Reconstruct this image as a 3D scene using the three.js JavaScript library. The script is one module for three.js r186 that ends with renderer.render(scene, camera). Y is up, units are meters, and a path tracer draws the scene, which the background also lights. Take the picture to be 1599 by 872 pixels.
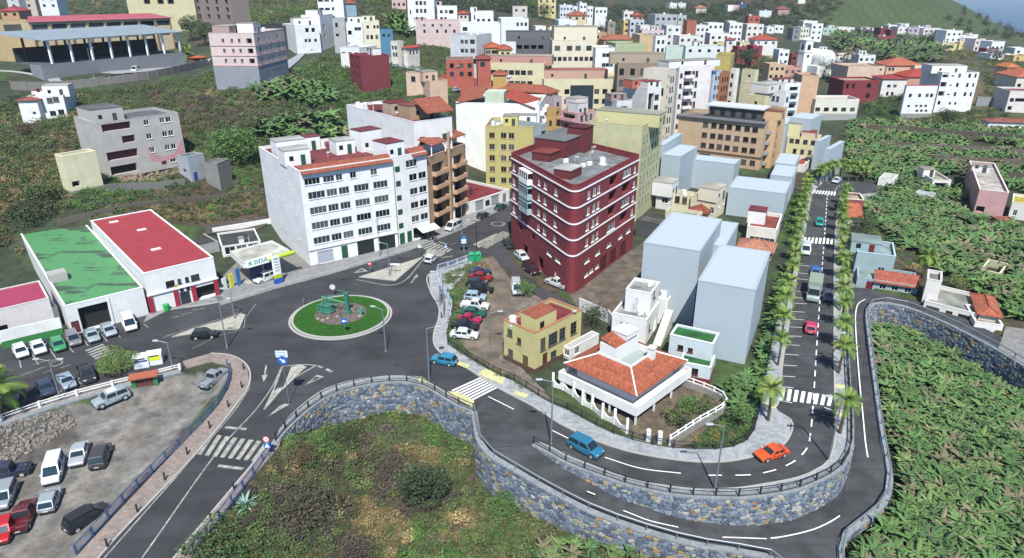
import * as THREE from 'three';
import { mergeGeometries, toCreasedNormals } from 'three/addons/utils/BufferGeometryUtils.js';
import { RoundedBoxGeometry } from 'three/addons/geometries/RoundedBoxGeometry.js';
import { Sky } from 'three/addons/objects/Sky.js';
// ---------------------------------------------------------------- camera, sky, sun, exposure
const scene = new THREE.Scene();
const F = 1066, TH = Math.atan(456 / 1066), SN = Math.sin(TH), CS = Math.cos(TH), CY = 50;   // drone 50 m above the roundabout
const camera = new THREE.PerspectiveCamera(2 * Math.atan(436 / F) * 180 / Math.PI, 1024 / 558, 1, 30000);
camera.position.set(0, CY, 0); camera.rotation.set(-TH, 0, 0); scene.add(camera);
const renderer = new THREE.WebGLRenderer({ antialias: true });
renderer.setSize(1024, 558);
renderer.toneMapping = THREE.LinearToneMapping; renderer.toneMappingExposure = 1.48;
renderer.shadowMap.enabled = true;
const sunDir = new THREE.Vector3(0.06, 1.3, 1.0).normalize();
const sky = new Sky(); sky.scale.setScalar(20000);
Object.assign(sky.material.uniforms.turbidity, { value: 3 });
sky.material.uniforms.rayleigh.value = 1.2; sky.material.uniforms.mieCoefficient.value = 0.004;
sky.material.uniforms.sunPosition.value.copy(sunDir);
sky.name = 'sky'; sky.userData.kind = 'structure'; scene.add(sky);
scene.environmentIntensity = 0.12;
const sun = new THREE.DirectionalLight(new THREE.Color(1, 0.955, 0.86), 5);
sun.position.set(sunDir.x * 400, sunDir.y * 400, sunDir.z * 400 - 120); sun.target.position.set(0, 0, -120);
sun.castShadow = true; sun.shadow.mapSize.set(4096, 4096);
Object.assign(sun.shadow.camera, { left: -300, right: 300, top: 300, bottom: -300, near: 10, far: 1200 });
scene.add(sun, sun.target);
scene.fog = new THREE.FogExp2(new THREE.Color(0.62, 0.72, 0.82), 0.00009);
// ---------------------------------------------------------------- seeded random, noise
let seed_ = 12345;
const reseed = (s) => { seed_ = s | 0; };
const rnd = () => { seed_ = (seed_ + 0x6d2b79f5) | 0; let t = Math.imul(seed_ ^ (seed_ >>> 15), 1 | seed_); t = (t + Math.imul(t ^ (t >>> 7), 61 | t)) ^ t; return ((t ^ (t >>> 14)) >>> 0) / 4294967296; };
const rr = (a, b) => a + (b - a) * rnd();
const pick = (a) => a[Math.floor(rnd() * a.length) % a.length];
const hash = (x, y, s = 0) => { let h = Math.imul(x | 0, 374761393) ^ Math.imul(y | 0, 668265263) ^ Math.imul(s + 17, 2147483647 ^ 0x5bd1e995); h = Math.imul(h ^ (h >>> 13), 1274126177); return ((h ^ (h >>> 16)) >>> 0) / 4294967296; };
const lerp = (a, b, t) => a + (b - a) * t, clamp = (x, a = 0, b = 1) => Math.min(b, Math.max(a, x)), smooth = (t) => { t = clamp(t); return t * t * (3 - 2 * t); };
function vnoise(x, y, per = 0, s = 0) {
const xi = Math.floor(x), yi = Math.floor(y), fx = smooth(x - xi), fy = smooth(y - yi), w = (i) => (per ? ((i % per) + per) % per : i);
return lerp(lerp(hash(w(xi), w(yi), s), hash(w(xi + 1), w(yi), s), fx), lerp(hash(w(xi), w(yi + 1), s), hash(w(xi + 1), w(yi + 1), s), fx), fy);
}
function fbm(x, y, oct = 4, per = 0, s = 0) { let v = 0, a = 0.5, n = 0; for (let i = 0; i < oct; i++) { v += a * vnoise(x, y, per, s + i); n += a; a *= 0.5; x *= 2; y *= 2; if (per) per *= 2; } return v / n; }
// ---------------------------------------------------------------- survey: sight lines from the camera to points of the map
const V3 = (x, y, z) => new THREE.Vector3(x, y, z);
const ray = (u, v) => { const t = (v - 436) / F; return V3((u - 800) / F, -SN - t * CS, -CS + t * SN); };
const at = (u, v, y = 0) => { const d = ray(u, v), k = (y - CY) / d.y; return V3(d.x * k, y, d.z * k); };         // on the level y
const atZ = (u, v, zc) => { const d = ray(u, v); return V3(d.x * zc, CY + d.y * zc, d.z * zc); };                    // at a depth
const depthOf = (p) => (CY - p.y) * SN - p.z * CS;
const uOf = (p) => 800 + F * p.x / depthOf(p);
const nums = (s) => s.trim().split(/[\s]+/).map((q) => q.split(',').map(Number));
const poly = (s, y = 0) => nums(s).map(([u, v, yy]) => at(u, v, yy ?? y));                                           // "u,v u,v ..." -> points
// ---------------------------------------------------------------- names and tags
const used = new Map();
function numbered(name) { const n = used.get(name) ?? 0; used.set(name, n + 1); return n ? name + '_' + String(n).padStart(3, '0') : name; }
function tag(o, label, category, group) { o.name = numbered(o.name); o.userData = { label, category }; if (group) o.userData.group = group; scene.add(o); return o; }
function thing(name, label, category, pos = V3(0, 0, 0), turn = 0, group) { const o = new THREE.Group(); o.name = name; o.position.copy(pos); o.rotation.y = turn; return tag(o, label, category, group); }
function part(name, geo, m, parent) { const o = new THREE.Mesh(geo, m); o.name = name; o.castShadow = o.receiveShadow = true; if (parent) parent.add(o); return o; }
function struct(name, geo, m) { const o = part(numbered(name), geo, m, scene); o.userData.kind = 'structure'; return o; }
// ---------------------------------------------------------------- materials
function tex(n, fn, srgb = true) {
const d = new Uint8Array(n * n * 4);
for (let y = 0; y < n; y++) for (let x = 0; x < n; x++) { const c = fn(x / n, y / n), i = (y * n + x) * 4; d[i] = clamp(c[0]) * 255; d[i + 1] = clamp(c[1] ?? c[0]) * 255; d[i + 2] = clamp(c[2] ?? c[0]) * 255; d[i + 3] = 255; }
const t = new THREE.DataTexture(d, n, n); t.wrapS = t.wrapT = THREE.RepeatWrapping; t.magFilter = THREE.LinearFilter; t.minFilter = THREE.LinearMipmapLinearFilter; t.generateMipmaps = true;
if (srgb) t.colorSpace = THREE.SRGBColorSpace; t.needsUpdate = true; return t;
}
const rep = (t, m) => { const c = t.clone(); c.repeat.set(1 / m, 1 / m); c.needsUpdate = true; return c; };
const T = {
plaster: tex(512, (x, y) => { const a = fbm(x * 6, y * 6, 5, 6, 3), s = fbm(x * 24, y * 3, 4, 24, 9) ; const g = 0.92 + 0.11 * (a - 0.5) - 0.10 * Math.max(0, s - 0.58) ; return [g, g * 0.995, g * 0.985]; }),
plasterB: tex(256, (x, y) => [0.5 + 0.5 * (fbm(x * 32, y * 32, 3, 32, 5) - 0.5)], false),
asphalt: tex(1024, (x, y) => { const a = fbm(x * 5, y * 5, 5, 5, 21), g = hash(x * 1024, y * 1024, 4), p = fbm(x * 3, y * 11, 3, 0, 8) ; const c = 0.80 + 0.5 * (a - 0.5) + 0.16 * (g - 0.5) - 0.09 * smooth((p - 0.52) * 6); return [c, c, c * 1.01]; }),
paving: tex(512, (x, y) => { const n = 16, i = Math.floor(x * n), j = Math.floor(y * n), fx = x * n - i, fy = y * n - j, e = fx < 0.05 || fy < 0.05 ? 0.86 : 1; const c = e * (0.86 + 0.12 * (hash(i, j, 3) - 0.5) + 0.16 * (fbm(x * 6, y * 6, 4, 6, 2) - 0.5)); return [c, c, c]; }),
soil: tex(512, (x, y) => { const a = fbm(x * 7, y * 7, 5, 7, 31), g = hash(x * 512, y * 512, 6), b = fbm(x * 3, y * 3, 3, 3, 40); const c = 0.72 + 0.5 * (a - 0.5) + 0.14 * (g - 0.5); return [c, c * (0.97 + 0.06 * b), c * (0.92 + 0.1 * b)]; }),
soilB: tex(512, (x, y) => [fbm(x * 40, y * 40, 4, 40, 12)], false),
grass: tex(512, (x, y) => { const a = fbm(x * 8, y * 8, 5, 8, 51), g = hash(x * 512, y * 512, 8); const c = 0.75 + 0.5 * (a - 0.5) + 0.3 * (g - 0.5); return [c * (0.95 + 0.25 * (a - 0.5)), c, c * 0.9]; }),
tiles: tex(512, (x, y) => { const n = 20, i = Math.floor(x * n), j = Math.floor(y * 14), c = 0.84 + 0.22 * (hash(i, j, 7) - 0.5) + 0.2 * (fbm(x * 5, y * 5, 4, 5, 77) - 0.5); return [c, c * 0.97, c * 0.95]; }),
tilesB: tex(512, (x, y) => { const r = Math.abs(Math.sin(x * 20 * Math.PI)), s = (y * 14) % 1; return [0.15 + 0.6 * r + 0.25 * s]; }, false),
ribs: tex(256, (x) => [0.5 + 0.5 * Math.sin(x * 16 * Math.PI)], false),
stain: tex(512, (x, y) => { const a = fbm(x * 3, y * 14, 5, 0, 91), b = fbm(x * 4, y * 5, 4, 0, 97), k = smooth((a * 0.6 + b * 0.6 - 0.64) * 6) * 0.75; return [lerp(1, 0.75, k), lerp(1, 0.5, k), lerp(1, 0.72, k)]; }),
rock: tex(256, (x, y) => { const c = 0.8 + 0.5 * (fbm(x * 8, y * 8, 4, 8, 61) - 0.5); return [c, c, c]; }),
};
const mats = new Map();
function mat(key, make) { if (!mats.has(key)) { const m = make(); m.name = m.name || key.replace(/[^a-z0-9]+/gi, '_'); mats.set(key, m); } return mats.get(key); }
const SM = (o) => new THREE.MeshStandardMaterial({ side: THREE.DoubleSide, ...o });
const mute = (hex) => { const c = new THREE.Color(hex), l = c.r * .3 + c.g * .55 + c.b * .15; return c.lerp(new THREE.Color(l, l, l), .2); };
const wallM = (hex) => mat('wall' + hex, () => SM({ color: mute(hex), roughness: 0.9, map: rep(T.plaster, 9), bumpMap: rep(T.plasterB, 3), bumpScale: 0.012 }));
const plainM = (hex, r = 0.75, mt = 0) => mat('plain' + hex + r + mt, () => SM({ color: hex, roughness: r, metalness: mt }));
const tileM = (hex) => mat('tile' + hex, () => SM({ color: hex, roughness: 0.88, map: rep(T.tiles, 5), bumpMap: rep(T.tilesB, 5), bumpScale: 0.06 }));
const metalRoofM = (hex, stained) => mat('sheet' + hex + !!stained, () => SM({ color: hex, roughness: 0.6, map: stained ? rep(T.stain, 15) : rep(T.plaster, 12), bumpMap: rep(T.ribs, 4), bumpScale: 0.03 }));
const roofM = (hex) => mat('roof' + hex, () => SM({ color: hex, roughness: 0.92, map: rep(T.soil, 11) }));
const paveM = (hex, m = 6.4) => mat('pave' + hex + m, () => SM({ color: hex, roughness: 0.92, map: rep(T.paving, m) }));
const soilM = (hex, m = 14) => mat('soil' + hex, () => SM({ color: hex, roughness: 1, map: rep(T.soil, m), bumpMap: rep(T.soilB, 8), bumpScale: 0.12 }));
const M = {
glass: SM({ name: 'window_glass', color: 0x1b2226, roughness: 0.12, metalness: 0.0 }),
dark: SM({ name: 'dark_interior', color: 0x17181a, roughness: 0.9 }),
glassBlue: SM({ name: 'tinted_glass', color: 0x18222e, roughness: 0.15 }),
alu: SM({ name: 'aluminium', color: 0xb8bcbe, roughness: 0.45, metalness: 0.5 }),
steel: SM({ name: 'galvanised_steel', color: 0x8d9499, roughness: 0.5, metalness: 0.6 }),
railDark: SM({ name: 'dark_painted_steel', color: 0x2b2e31, roughness: 0.6, metalness: 0.2 }),
white: SM({ name: 'white_paint', color: 0xd9dad8, roughness: 0.7 }),
line: SM({ name: 'road_paint', color: 0xc4c5c0, roughness: 0.8, map: rep(T.soil, 3) }),
lineNew: SM({ name: 'fresh_road_paint', color: 0xdcdcda, roughness: 0.8 }),
asphalt: SM({ name: 'asphalt', color: 0x434447, roughness: 0.93, map: rep(T.asphalt, 26) }),
asphaltNew: SM({ name: 'new_asphalt', color: 0x4b4c4e, roughness: 0.93, map: rep(T.asphalt, 11) }),
kerb: SM({ name: 'kerb_stone', color: 0xa9a9a4, roughness: 0.9, map: rep(T.plaster, 2) }),
rubber: SM({ name: 'tyre_rubber', color: 0x17181a, roughness: 0.9 }),
leafDark: 0,
};
const geoCache = new Map();
const cached = (k, f) => { if (!geoCache.has(k)) geoCache.set(k, f()); return geoCache.get(k); };
const box = (w, h, d) => cached('b' + [w, h, d].map((x) => x.toFixed(3)), () => new THREE.BoxGeometry(w, h, d));
function bx(w, h, d, x = 0, y = 0, z = 0, ry = 0) { const g = new THREE.BoxGeometry(w, h, d); if (ry) g.rotateY(ry); g.translate(x, y, z); return g; }   // y is the middle
function rod(a, b, r0, r1 = r0, seg = 6) { const d = b.clone().sub(a), g = new THREE.CylinderGeometry(r1, r0, d.length(), seg, 1); g.translate(0, d.length() / 2, 0); g.applyQuaternion(new THREE.Quaternion().setFromUnitVectors(V3(0, 1, 0), d.normalize())); g.translate(a.x, a.y, a.z); return g; }
const clean = (g) => { const q = g.index ? g.toNonIndexed() : g; for (const k of Object.keys(q.attributes)) if (!['position', 'normal', 'uv'].includes(k)) q.deleteAttribute(k); return q; };
const merge = (list) => mergeGeometries(list.map(clean));
function tri(pos, uv) { const g = new THREE.BufferGeometry(); g.setAttribute('position', new THREE.Float32BufferAttribute(pos, 3)); g.setAttribute('uv', new THREE.Float32BufferAttribute(uv ?? new Array(pos.length / 3 * 2).fill(0), 2)); g.computeVertexNormals(); return g; }
const vbox = (w, h, d, x = 0, y = 0, z = 0) => bx(w, h, d, x, y + h / 2, z);
function shapeOf(pts, holes = []) {
const P = pts.map((p) => new THREE.Vector2(p.x, -p.z)); if (THREE.ShapeUtils.area(P) < 0) P.reverse();
const s = new THREE.Shape(P); for (const h of holes) { const H = h.map((p) => new THREE.Vector2(p.x, -p.z)); if (THREE.ShapeUtils.area(H) > 0) H.reverse(); s.holes.push(new THREE.Path(H)); } return s;
}
function sheet(pts, y, holes) { const g = new THREE.ShapeGeometry(shapeOf(pts, holes)); g.rotateX(-Math.PI / 2); g.translate(0, y, 0); return g; }
function slab(pts, y0, y1, holes) { const g = new THREE.ExtrudeGeometry(shapeOf(pts, holes), { depth: y1 - y0, bevelEnabled: false }); g.rotateX(-Math.PI / 2); g.translate(0, y0, 0); return g; }
function curve(pts, step = 1.2, closed = false) { const c = new THREE.CatmullRomCurve3(pts, closed, 'centripetal'); return c.getSpacedPoints(Math.max(2, Math.ceil(c.getLength() / step))); }
function offsetLine(pts, d) {   // to the right of travel for d > 0
return pts.map((p, i) => { const a = pts[Math.max(0, i - 1)], b = pts[Math.min(pts.length - 1, i + 1)], t = V3(b.x - a.x, 0, b.z - a.z).normalize(); return V3(p.x - t.z * d, p.y, p.z + t.x * d); });
}
function strip(A, B, dy = 0) {
const pos = [], uv = []; let s = 0;
for (let i = 0; i + 1 < A.length; i++) {
const q = [A[i], B[i], B[i + 1], A[i], B[i + 1], A[i + 1]], l = A[i].distanceTo(A[i + 1]), w = A[i].distanceTo(B[i]);
for (const p of q) pos.push(p.x, p.y + dy, p.z);
for (const p of q) uv.push(p.x, -p.z);
s += l;
}
const g = tri(pos, uv), n = g.attributes.normal; if (n.getY(0) < 0) { for (let i = 0; i < pos.length; i += 9) for (let k = 0; k < 3; k++) { const t = pos[i + 3 + k]; pos[i + 3 + k] = pos[i + 6 + k]; pos[i + 6 + k] = t; } for (let i = 0; i < uv.length; i += 6) for (let k = 0; k < 2; k++) { const t = uv[i + 2 + k]; uv[i + 2 + k] = uv[i + 4 + k]; uv[i + 4 + k] = t; } return tri(pos, uv); }
return g;
}
const paint = (pts, w, y) => { const L = pts.map((p) => V3(p.x, p.y + y, p.z)); return strip(offsetLine(L, -w / 2), offsetLine(L, w / 2)); };
const inPoly = (x, z, P) => { let c = false; for (let i = 0, j = P.length - 1; i < P.length; j = i++) { const a = P[i], b = P[j]; if ((a.z > z) !== (b.z > z) && x < (b.x - a.x) * (z - a.z) / (b.z - a.z) + a.x) c = !c; } return c; };
const bbox = (P) => { let a = [1e9, 1e9, -1e9, -1e9]; for (const p of P) a = [Math.min(a[0], p.x), Math.min(a[1], p.z), Math.max(a[2], p.x), Math.max(a[3], p.z)]; return a; };
const distPoly = (x, z, P) => { let m = 1e9; for (let i = 0, j = P.length - 1; i < P.length; j = i++) { const a = P[j], b = P[i], dx = b.x - a.x, dz = b.z - a.z, t = clamp(((x - a.x) * dx + (z - a.z) * dz) / (dx * dx + dz * dz + 1e-9)); m = Math.min(m, Math.hypot(x - a.x - t * dx, z - a.z - t * dz)); } return m; };
// ---------------------------------------------------------------- terrain: heights from survey points
const LOW_IN = nums('832,697,0 855,709,-.3 879,723,-.5 905,734,-.8 933,744,-1.2 962,755,-1.5 991,763,-1.8 1022,770,-2.2 1054,776,-2.6 1086,779,-2.9 1115,780,-3.1 1144,781,-3.3 1172,780,-3.5 1200,776,-3.7 1242,769,-3.8 1283,753,-3.8 1316,733,-3.6 1330,708,-3.1 1332,680,-2.7 1331,640,-2 1328,606,-1.5 1325,550,-.8 1324,500,-.2 1323,465,0');
const inTop = LOW_IN.map(([u, v]) => at(u, v, 0)), inLow = LOW_IN.map(([u, v, y]) => { const p = at(u, v, 0); p.y = y; return p; });
const OUT_L = nums('738,645,0 741,665,0 747,692,0 762,712,-.2 800,736,-.6 851,766,-1.2 925,804,-2 1005,833,-2.8 1086,855,-3.4 1166,868,-3.7 1215,880,-3.8 1240,905,-3.9').map(([u, v, y]) => at(u, v, y));
const OUT_R = nums('1323,905,-4 1317,868,-4 1318,852,-3.9 1328,836,-3.9 1358,814,-3.8 1385,787,-3.6 1393,752,-3.2 1384,695,-2.4 1375,637,-1.8 1367,580,-1 1360,525,-.3 1357,495,0 1361,481,0 1374,475,0 1394,477,0 1420,483,0 1470,503,0 1520,528,0 1560,550,0 1610,580,0').map(([u, v, y]) => at(u, v, y));
const ARC = curve(nums('428,699 450,672 478,646 496,632 518,619 542,611 567,605 595,600 622,599 648,601 671,610 691,622 711,634 738,645').map(([u, v]) => at(u, v, 0)), 1);
const inTopC = curve(inTop, 1), inLowC = curve(inLow, 1), outLC = curve(OUT_L, 1), outRC = curve(OUT_R, 1);
const branchFar = nums('1610,548 1560,524 1500,494 1430,470 1400,462 1360,452 1330,448').map(([u, v]) => at(u, v, 0));
const lowRoad = [...inLowC, ...branchFar.slice().reverse(), ...outRC.slice().reverse(), ...outLC.slice().reverse()];
const lowVerts = [...inLowC, ...outLC, ...outRC, ...branchFar];
function lowY(x, z) { let w = 0, s = 0; for (const p of lowVerts) { const d = (p.x - x) ** 2 + (p.z - z) ** 2, k = 1 / (d * d + 0.5); w += k; s += k * p.y; } return s / w; }
const leftEdge = poly('250,930 302,868 337,823 400,739 428,699');
const pitA = [...leftEdge, ...ARC.slice(1), ...outLC.slice(1), ...poly('1240,990 250,990')];
const pitB = [...outRC, ...poly('1850,660 1850,1000 1323,1000')];
const lot = poly('-80,700 0,668 100,634 200,606 283,584 310,577 345,563 366,575 352,612 300,672 245,733 180,800 112,872 60,930 -160,930');
const pits = [
{ P: lowRoad, y: (x, z) => lowY(x, z) - 1.3, m: 1 },
{ P: pitA, y: (x, z) => -0.4 - 4.4 * smooth(distLine(x, z, leftEdge) / 13) - 0.9 * smooth((x + 12) / 22) + 0.35 * (fbm(x * 0.25, z * 0.25, 3) - 0.5), m: 1 },
{ P: pitB, y: (x, z) => -4 + 0.5 * (fbm(x * 0.1, z * 0.1, 3) - 0.5), m: 1 },
{ P: lot, y: (x, z, d) => -1.2 * smooth(d / 3.5), m: 0 },
].map((p) => ({ ...p, b: bbox(p.P) }));
function distLine(x, z, L) { let m = 1e9; for (let i = 1; i < L.length; i++) { const a = L[i - 1], b = L[i], dx = b.x - a.x, dz = b.z - a.z, t = clamp(((x - a.x) * dx + (z - a.z) * dz) / (dx * dx + dz * dz)); m = Math.min(m, Math.hypot(x - a.x - t * dx, z - a.z - t * dz)); } return m; }
const ctrl = [];
for (const [u, v, y = 0] of nums(`-100,872 200,872 500,872 800,872 1100,872 1400,872 1700,872 -100,740 200,740 500,740 800,740 1100,740 1400,740 1700,740 -100,600 200,600 500,600 800,600 1100,600 1400,600 1700,600 -60,500 200,500 500,500 800,500 1100,500 1400,500 1700,500
0,440 230,440 500,440 800,440 1100,440 1400,440 1700,440 370,400 600,400 800,400 1000,400 1200,400 1400,400 1600,400 520,360 700,360 900,360 1100,360 1300,360 1500,360 1700,360 780,320 900,320 1050,320 1200,320 1350,320 1500,320 1700,320 800,280 950,280 1100,280 1250,280 1400,280 1600,280,1 1750,280,2
880,240,1 1000,240,1 1150,240 1300,240 1450,240,2 1650,240,4 1250,200,2 1400,200,3 1599,200,5 1050,200,3 900,200,5 1250,140,8 1450,140,8.5 1599,150,8 1100,120,10 1000,130,11 870,150,9 1260,100,11 1400,100,12 1550,100,11.5 1100,90,15 950,80,17 850,90,16 1300,70,15 1450,80,13 1590,85,12 1100,60,20 1000,50,24 1300,45,20 1200,40,24 1100,30,28 950,25,30 900,8,38 1100,8,36 1200,4,38
400,345,2.5 300,345,3.5 0,400,2.5 -100,420,3 300,320,5.5 150,332,6.8 0,330,9 160,277,9.5 278,270,9.5 125,305,9.2 205,292,9.2 290,288,9.2 335,276,9.4 80,312,9 240,283,9.4 0,250,14 60,190,16.5 0,160,19 300,200,15 400,230,10.5 400,285,7 500,200,13.5 560,185,13 500,150,19.5 600,140,18.5 680,160,16.5 720,195,10 740,130,16 400,140,22 330,130,22.5 200,125,22.5 0,135,22.5 100,100,23.5 60,100,23 290,95,23.5 200,30,30 350,40,32 0,20,31 450,75,27 560,80,26 640,90,23.5 620,60,28 700,70,26 760,90,20 300,8,37 500,8,39 700,20,36 800,30,32 650,4,42 -80,60,30 -80,250,18`)) { const p = at(u, v, y); ctrl.push([p.x, -p.z, y]); }
for (const [x, d, y] of nums('-86,113,0 -82,122,0 -92,107,0 -80,125,0 -68,127,.4 -74,112,0 -600,600,95 -300,700,95 0,800,75 200,900,62 340,950,55 -800,300,80 -1000,1200,200 0,1500,160 300,1400,80 700,1400,-100 450,1250,-10 520,640,3 640,800,-18 760,950,-60 1000,1000,-110 900,700,-50 1200,600,-100 500,450,10 400,330,9 600,300,4 300,200,3 250,120,0 250,60,0 -250,60,4 -250,150,22 -400,250,42 20,8,0 100,0,0 -100,0,0 0,-100,0 2000,2000,-260 0,4000,60 -3000,2000,200 -3000,-1500,60 3000,-1500,-200 0,-3000,-100 3500,3500,-320')) ctrl.push([x, d, y]);
const lp = (x, d) => [Math.atan2(x, d) * 160, Math.log(Math.max(5, Math.hypot(x, d))) * 110];
const mq = (a, b) => Math.sqrt((a[0] - b[0]) ** 2 + (a[1] - b[1]) ** 2 + 64);
const cl = ctrl.map((c) => lp(c[0], c[1])), wts = (() => {          // solve the interpolation
const n = ctrl.length, A = cl.map((a, i) => Float64Array.from([...cl.map((b) => mq(a, b)), 1, ctrl[i][2] + Math.sign(ctrl[i][2])])); A.push(Float64Array.from([...cl.map(() => 1), 0, 0]));
for (let i = 0; i <= n; i++) { let p = i; for (let r = i + 1; r <= n; r++) if (Math.abs(A[r][i]) > Math.abs(A[p][i])) p = r; [A[i], A[p]] = [A[p], A[i]]; for (let r = i + 1; r <= n; r++) { const k = A[r][i] / A[i][i]; if (k) for (let c = i; c <= n + 1; c++) A[r][c] -= k * A[i][c]; } }
const x = new Float64Array(n + 1); for (let i = n; i >= 0; i--) { let s = A[i][n + 1]; for (let c = i + 1; c <= n; c++) s -= A[i][c] * x[c]; x[i] = s / A[i][i]; } return x;
})();
function rawH(x, d) {
const q = lp(x, d); let h = wts[cl.length]; for (let i = 0; i < cl.length; i++) h += wts[i] * mq(q, cl[i]);
h = h > 1 ? h - 1 : h < -1 ? h + 1 : 0;
const r = Math.hypot(x - 275, d - 770), cone = 120 - 0.5 * Math.sqrt(r * r + 900) + 10 * (fbm(x * 0.012, d * 0.012, 4) - 0.5);     // the green volcanic cone
if (cone > h - 8) { const k = clamp(0.5 + (cone - h) / 16); h = lerp(h, cone, k) + 4 * k * (1 - k) * 2; }
if (h > 0.4 || d > 260) h += (fbm(x * 0.03, d * 0.03, 4, 0, 5) - 0.5) * Math.min(2.2, Math.abs(h) * 0.25);
return h;
}
const axis = (a, b, step, grow, lo, hi) => { const L = []; let x = a, s = step; while (x > lo) { s *= grow; x -= s; L.unshift(x); } for (x = a; x <= b; x += step) L.push(x); s = step; x = L[L.length - 1]; while (x < hi) { s *= grow; x += s; L.push(x); } return L; };
const GX = axis(-100, 108, 0.8, 1.035, -4500, 4500), GD = axis(36, 165, 0.8, 1.028, -700, 6000), NX = GX.length, ND = GD.length;
const GH = new Float32Array(NX * ND);
for (let j = 0; j < ND; j++) for (let i = 0; i < NX; i++) {
const x = GX[i], z = -GD[j]; let h = rawH(x, GD[j]);
for (const p of pits) {
if (x < p.b[0] - 2 || x > p.b[2] + 2 || z < p.b[1] - 2 || z > p.b[3] + 2) continue;
const ins = inPoly(x, z, p.P); if (!ins && p.m <= 0) continue; const d = distPoly(x, z, p.P); if (!ins && d > p.m) continue;
h = Math.min(h, p.y(x, z, d));
}
GH[j * NX + i] = h;
}
const cellOf = (L, v) => { let a = 0, b = L.length - 1; while (b - a > 1) { const m = (a + b) >> 1; if (L[m] <= v) a = m; else b = m; } return a; };
function H(x, z) { const i = cellOf(GX, x), j = cellOf(GD, -z), fx = clamp((x - GX[i]) / (GX[i + 1] - GX[i])), fy = clamp((-z - GD[j]) / (GD[j + 1] - GD[j])), o = j * NX + i; return lerp(lerp(GH[o], GH[o + 1], fx), lerp(GH[o + NX], GH[o + NX + 1], fx), fy); }
function G(u, v) {                                                   // where a sight line meets the terrain
const d = ray(u, v); let k0 = 30, k = 30; const f = (k) => CY + d.y * k - H(d.x * k, d.z * k);
while (k < 6000 && f(k) > 0) { k0 = k; k *= 1.004; }
for (let n = 0; n < 24; n++) { const m = (k0 + k) / 2; if (f(m) > 0) k0 = m; else k = m; }
return V3(d.x * k, CY + d.y * k, d.z * k);
}
const gpoly = (s) => nums(s).map(([u, v]) => G(u, v));
const EARTH = { olive: [0.075, 0.088, 0.036], grass: [0.07, 0.115, 0.03], dry: [0.19, 0.145, 0.07], brown: [0.115, 0.085, 0.055], grey: [0.15, 0.14, 0.13], bana: [0.05, 0.07, 0.028], far: [0.055, 0.078, 0.04], hill: [0.085, 0.125, 0.045], lot: [0.28, 0.265, 0.255] };
const regions = [
['hill', '1180,45 1300,-2 1500,-2 1599,52 1640,75 1560,68 1400,45 1300,42'],
['brown', '95,388 250,352 420,338 420,305 300,320 140,345 60,372'], ['dry', '130,345 260,322 400,306 412,330 250,340 150,362'],
['grass', '150,300 340,280 420,260 420,225 300,200 290,250'], ['dry', '0,250 95,225 100,300 60,320 0,345'],
['brown', '145,272 260,262 330,262 340,285 160,300'], ['grass', '590,100 700,110 640,160 560,200 500,190'],
['bana', '1320,190 1640,215 1700,470 1560,470 1440,430 1340,360 1335,240'], ['brown', '1355,203 1640,222 1640,208 1356,196'], ['dry', '1400,120 1540,120 1540,170 1440,180'],
['bana', '1360,480 1640,590 1850,1000 1320,1000 1393,752'], ['brown', '1395,395 1440,400 1440,440 1390,430'],
['olive', '300,880 430,700 560,640 735,650 760,720 1240,990 250,990'], ['dry', '640,640 710,680 660,700 600,660'], ['dry', '560,790 650,740 640,790 590,830'], ['grey', '620,720 700,660 600,650 560,720'],
['lot', '-80,700 0,668 283,584 366,575 112,872 60,930 -160,930'], ['grey', '-10,668 110,640 130,690 60,720 -30,730'],
['brown', '700,440 790,395 900,470 800,560 740,560'],
].map(([k, s]) => { const P = gpoly(s); return { c: EARTH[k], P, b: bbox(P) }; });
{
const pos = new Float32Array(NX * ND * 3), col = new Float32Array(NX * ND * 3), uv = new Float32Array(NX * ND * 2), idx = [];
for (let j = 0; j < ND; j++) for (let i = 0; i < NX; i++) {
const o = j * NX + i, x = GX[i], z = -GD[j]; pos.set([x, GH[o], z], o * 3); uv.set([x, -z], o * 2);
const a = fbm(x * 0.05 + 40, z * 0.05, 4, 0, 71), b = fbm(x * 0.11, z * 0.11 + 9, 3, 0, 72); let c = EARTH.far.map((e, k) => lerp(e, EARTH.brown[k], smooth((a - 0.5) * 5))); if (GD[j] < 420 && b > 0.55) c = c.map((e, k) => lerp(e, EARTH.grass[k], smooth((b - 0.55) * 8)));
const wx = x + 3 * (fbm(x * 0.2, z * 0.2, 2, 0, 73) - 0.5), wz = z + 3 * (fbm(x * 0.2, z * 0.2, 2, 0, 74) - 0.5);
for (const r of regions) if (wx > r.b[0] && wx < r.b[2] && wz > r.b[1] && wz < r.b[3] && inPoly(wx, wz, r.P)) c = r.c.map((e) => e * (0.85 + 0.35 * a));
col.set(c.map((e) => e * (0.8 + 0.4 * b)), o * 3);
if (i + 1 < NX && j + 1 < ND) idx.push(o, o + 1, o + NX, o + 1, o + NX + 1, o + NX);
}
const g = new THREE.BufferGeometry(); g.setAttribute('position', new THREE.BufferAttribute(pos, 3)); g.setAttribute('uv', new THREE.BufferAttribute(uv, 2)); g.setAttribute('color', new THREE.BufferAttribute(col, 3)); g.setIndex(idx); g.computeVertexNormals();
struct('ground', g, SM({ name: 'earth_and_grass', color: 0xffffff, vertexColors: true, roughness: 1, map: rep(T.soil, 9), bumpMap: rep(T.soilB, 14), bumpScale: 0.12 }));
const sea = new THREE.CircleGeometry(24000, 96); sea.rotateX(-Math.PI / 2); sea.translate(0, -62, 0);
struct('sea', sea, SM({ name: 'sea_water', color: 0x2c4a63, roughness: 0.35 }));
}
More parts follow.
